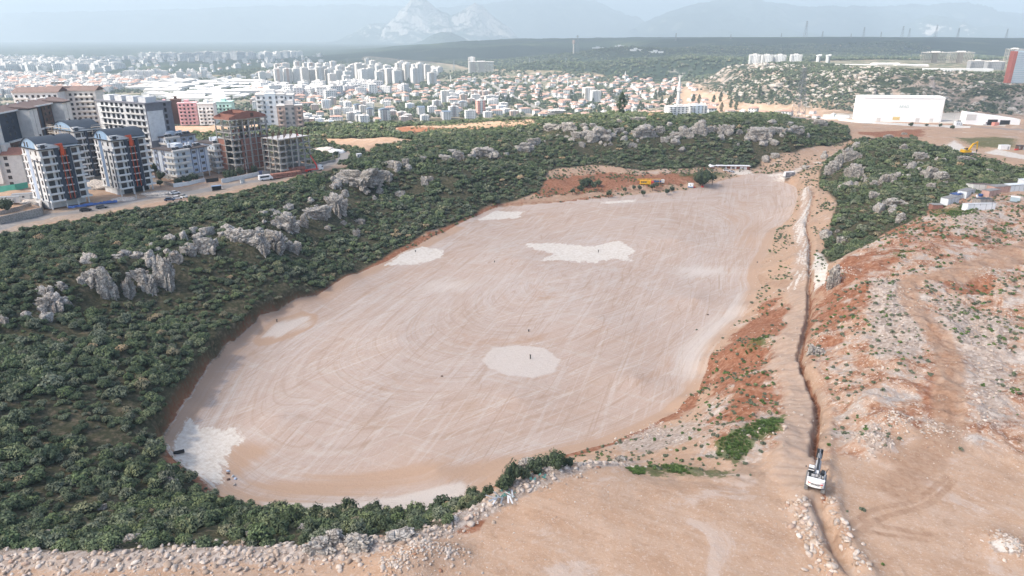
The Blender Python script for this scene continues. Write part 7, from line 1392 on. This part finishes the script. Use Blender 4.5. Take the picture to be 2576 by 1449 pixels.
# ---------------------------------------------------------------- huts on the right
PALEG = paint('sandwich_panel', (.66,.70,.72), .5, .06); GRF = paint('felt_roof', (.26,.255,.25), .9, .2, 1.5)
def hut(u, v, L_, W_, h, rz, lab, wall=PALEG, roofm=GRF, slope=0, dz=0):
    p = pick(u, v); b = root('hut', lab, 'hut', (p[0], p[1], p[2]-.1+dz), R(rz)); m = MB(); m.prism([(0, 0), (0, h), (W_, h-slope), (W_, 0)], 0, L_, 'x'); m.build('wall', [wall], b); m = MB(); m.prism([(-.15, h+.02), (-.15, h+.14), (W_+.15, h-slope+.14), (W_+.15, h-slope+.02)], -.15, L_+.15, 'x'); m.build('roof', [roofm], b)
    m = MB(); m.box(L_*.4, L_*.4+.9, -.05, 0, .1, 2); m.build('door', [wall], b)
    m = MB(); [m.box(x, x+.06, -.03, 0, .05, h-.05) for x in np.arange(2.4, L_-.5, 2.4)]; m.build('panel_joint', [DARK], b); return b
hut(2383, 517, 8.5, 3, 2.7, 32, 'pale container hut with grey felt roof, nearest of the row by the forest'); h2 = hut(2405, 507, 7, 3, 2.6, 32, 'middle container hut of the row, under the blue tarpaulin'); hut(2429, 500, 8, 3.4, 3.0, 36, 'pale container hut with grey roof at the far end of the row by the forest')
p = pick(2405, 507); m = MB(); r = random.Random(8)
for i in range(7):
    for j in range(3): z = [r.uniform(2.72, 2.95) for _ in range(4)]; m.face([(i*1.1-.3, j*1.2-.3, z[0]), (i*1.1+.82, j*1.2-.3, z[1]), (i*1.1+.82, j*1.2+.92, z[2]), (i*1.1-.3, j*1.2+.92, z[3])])
q = m.build('tarpaulin', [BLUET], None, (p[0], p[1], p[2]), (0, 0, R(32))); tag(q, 'bright blue tarpaulin weighted with boards on a container hut roof', 'tarpaulin')
p = pick(2408, 505); m = MB(); [m.box(x, x+1.6, y, y+.5, 3.0, 3.08) for x, y in ((.2, .4), (1.5, 1.2), (3, .6))]; q = m.build('board', [WPAINT], None, (p[0], p[1], p[2]), (0, 0, R(28))); tag(q, 'white boards lying on the blue tarpaulin', 'boards')
hut(2432, 531, 11, 3, 2.9, 4, 'long white sheet-metal hut with shiny roof, nearest to the camera', paint('bright_sheet', (.78,.80,.82), .5, .04), paint('bright_sheet', (.78,.80,.82)), .6); hut(2462, 522, 5, 4, 3.4, 6, 'grey shed with slate roof joined behind the long white hut', STONEW, SLATE, .5)
hut(2446, 480, 8, 6, 3.0, -6, 'dark-roofed hut with black awning, leftmost at the pale yard', OFFW, BRT, .8); hut(2486, 497, 7, 3, 2.7, 25, 'low hut with pale end wall and pink side under a felt roof', paint('faded_pink', (.50,.33,.28)), GRF); hut(2500, 487, 12, 4, 2.9, 14, 'long grey felt-roofed hut with brick side behind the solar heater', paint('faded_pink', (.50,.33,.28)), GRF); hut(2538, 483, 8, 3, 3.0, 12, 'white panel hut with pale roof right of the long felt-roofed one', PALEG, PALEG); hut(2572, 470, 8, 3, 3, 10, 'white hut cut by the right picture edge', PALEG, PALEG)
hut(2344, 529, 4, 3, 2.2, -5, 'tiny brick shed with flat grey roof at the forest corner', BRICK, GRF)
b = cabin(2569, 377, 4, 3, 2.6, 'dark brown shed with black roof at the right edge beyond the sandy ground', BROWN, DARK, 0, wins=1)
p = pick(2552, 508); b = root('solar_heater', 'solar water heater with white tank standing on the weeds between the huts', 'solar heater', p, R(-35)); m = MB(); m.face([(-1.6, -1, .3), (1.6, -1, .3), (1.6, 1, 1.6), (-1.6, 1, 1.6)]); m.face([(-1.6, 1, 1.55), (1.6, 1, 1.55), (1.6, -1, .25), (-1.6, -1, .25)]); m.build('collector_panel', [paint('collector', (.30,.36,.38), .3)], b); m = MB(); m.bar((-1.5, 1.2, 1.8), (1.5, 1.2, 1.8), .32, 0, 10); m.build('tank', [WPAINT], b)
p = pick(2466, 494); m = MB(); m.bar((0, 0, 0), (0, 0, .9), .75, 0, 14, .9); m.bar((0, 0, .9), (0, 0, 1.05), .9, 0, 14, .5); q = m.build('water_barrel', [BLUET], None, p); tag(q, 'round blue water tank beside the dark-roofed hut', 'barrel')
p = pick(2453, 512); b = root('satellite_dish', 'white satellite dish on a pole behind the long white hut', 'satellite dish', p); m = MB(); m.bar((0, 0, 0), (0, 0, 2.6), .05); m.build('pole', [STEEL], b); m = MB(); m.bar((0, 0, 2.9), (.12, -.15, 3.0), .75, 0, 14, .7); m.build('dish', [WPAINT], b)
for u, v, L_, lab in ((2528, 377, 6, 'white site trailer on the sandy ground right of the yellow excavator'),): cabin(u, v, L_, 2.6, 2.8, lab, WPAINT, WPAINT, 0, 'site_trailer', 'trailer', wins=0)
p = pick(2556, 379); m = MB(); m.box(-1, 1, -.6, .6, .4, 1.0); m.bar((-1.6, 0, .3), (1.8, 0, .9), .08); m.bar((.6, 0, 1), (.9, 0, 1.6), .1); q = m.build('compressor', [REDP], None, p); tag(q, 'small red machine beside the white site trailer', 'machine')
# ---------------------------------------------------------------- bits on the pit floor
p = pick(451, 1141); b = root('drain_pipe', 'short black drain pipe lying at the left edge of the pit floor', 'pipe', (p[0], p[1], p[2]+.42), R(28)); m = MB(); n = 16; L_ = 2.3
for i in range(n):
    a0, a1 = 2*math.pi*i/n, 2*math.pi*(i+1)/n
    for rr_, fl in ((.42, 0), (.36, 1)): q = [(-L_/2, rr_*math.cos(a0), rr_*math.sin(a0)), (L_/2, rr_*math.cos(a0), rr_*math.sin(a0)), (L_/2, rr_*math.cos(a1), rr_*math.sin(a1)), (-L_/2, rr_*math.cos(a1), rr_*math.sin(a1))]; m.face(q)
m.build('pipe_wall', [BLKR], b); m = MB(); [m.bar((x, 0, 0), (x+.05, 0, 0), .46, 0, 16) for x in (-1.1, 1.05)]
m = MB(); [m.box(-L_/2+i*.2, -L_/2+i*.2+.06, -.06, .06, .41, .45) for i in range(11)]; m.build('rib', [DARK], b)
def vent_stub(u, v, lab, h=1.1):
    p = pick(u, v); b = root('vent_pipe', lab, 'vent pipe', p); m = MB(); m.bar((0, 0, -.1), (0, 0, h), .16, 0, 8); m.build('pipe', [BLKR], b); m = MB(); m.box(-.3, .3, -.1, .1, h, h+.12); m.build('cap', [BLKR], b)
vent_stub(1334, 903, 'black vent pipe standing in the round pale patch', 1.3); vent_stub(1505, 635, 'dark pipe stub in the pale cross-shaped patch'); vent_stub(1330, 834, 'small dark stub behind the round pale patch', .6); vent_stub(1045, 634, 'dark stub in the pale oval at the west edge', .7); vent_stub(697, 810, 'dark stub in the tan oval at the west edge', .8); vent_stub(1244, 660, 'small dark stub left of the cross-shaped patch', .6)
for i, (u, v, lab, mt) in enumerate([(574, 1186, 'small bluish block on the tan corner of the floor, farthest', BLUEG), (586, 1199, 'small grey block between the two bluish ones', STEEL), (592, 1205, 'largest bluish block on the tan corner of the floor', BLUEG), (573, 1192, 'brown lump on the tan corner of the floor', BROWN), (575, 1207, 'dark clod near the pale corner patch', BROWN), (590, 1220, 'small grey clod nearest the rim', STONEW), (1112, 947, 'dark clod alone in the middle of the floor', BROWN), (1752, 830, 'small green plant-like clump on the pale floor edge', OLIVE), (1905, 660, 'folded dark sheet at the east edge of the floor', DARK), (1780, 792, 'dark clod on the pale strip at the east edge', BROWN)]):
    p = pick(u, v); q = rock_mesh(900+i, ICO2, .3, 4, 'debris', mt); o = link('debris', q, (p[0], p[1], p[2]+.1), (0, 0, i), (.45, .32, .28)); tag(o, lab, 'debris')
p = pick(1262, 1258); m = MB(); r = random.Random(4)
for i in range(9): x, y = r.uniform(-1.8, 1.8), r.uniform(-1, 1); a = r.uniform(0, 3); T = Matrix.Translation((x, y, .5+r.uniform(0, .3))) @ Matrix.Rotation(a, 4, 'Z') @ Matrix.Rotation(.3, 4, 'X'); m.box(-.9, .9, -.12, .12, 0, .06, i % 2, T)
q = m.build('dumped_boards', [WPAINT, STEEL], None, p); tag(q, 'dumped white and grey boards among the berm stones', 'boards')
for u, v, lab in ((1268, 1252, 'torn green netting draped over the berm stones beside the boards'), (1345, 1207, 'torn green netting on the berm below the shrubs')):
    p = pick(u, v); m = MB()
    for i in range(16): x, y = r.uniform(-1.6, 1.6), r.uniform(-.7, .7); m.face([(x, y, .3+r.random()*.5), (x+.5, y+.1, .3+r.random()*.5), (x+.4, y+.5, .3+r.random()*.5)])
    q = m.build('green_netting', [paint('net_teal', (.10,.27,.23))], None, p); tag(q, lab, 'netting')
# a few lone trees on the crest
for i, (u, v, h, w, n) in enumerate([(945, 1303, 4.2, 4, 180), (880, 1300, 4.6, 4.2, 420), (1190, 1262, 3.8, 3.6, 420), (1290, 1215, 4.2, 3.5, 420), (1320, 1205, 3, 3, 380), (1375, 1178, 3.6, 5, 500), (1400, 1176, 3.2, 4, 450), (1262, 1232, 2.6, 3, 380), (1275, 1224, 2.8, 3, 380), (1350, 1190, 3.2, 4, 420), (740, 1320, 4, 4, 420), (800, 1312, 4.4, 4, 420), (1425, 1172, 2, 3, 300), (1230, 1245, 2.2, 2.6, 300)]):
    tree(u, v, h, w, {0: 'sparse young tree with an open double crown standing out against the pit floor', 1: 'dark round tree left of the sparse one at the near pit edge', 2: 'lone dark tree where the berm turns toward the pit'}.get(i, 'dark shrub-like tree on the crest beside the grey rock'), DARKL if i else OLIVE, 110+i, n, None if i < 3 else 'shrub-like trees on the crest', .25 if i < 3 else .02, .13)
# grove of orchard trees on the hill by the red tower
TG = protos('orchard', [foliage(800, 50, .5, 3, .9, .5, .9, OLIVE)]); pp = [P(2390+i*9+r.uniform(-2, 2), 182+j*3.2+i*.35, 18) for i in range(19) for j in range(6)]; scatter('orchard', [(x, y, gz(x, y)) for x, y in pp], np.full(len(pp), 2.6), np.zeros(len(pp)), np.zeros(len(pp)), TG, 'rows of small grey-green trees below the arcaded hall')
print('done', time.time()-T0)
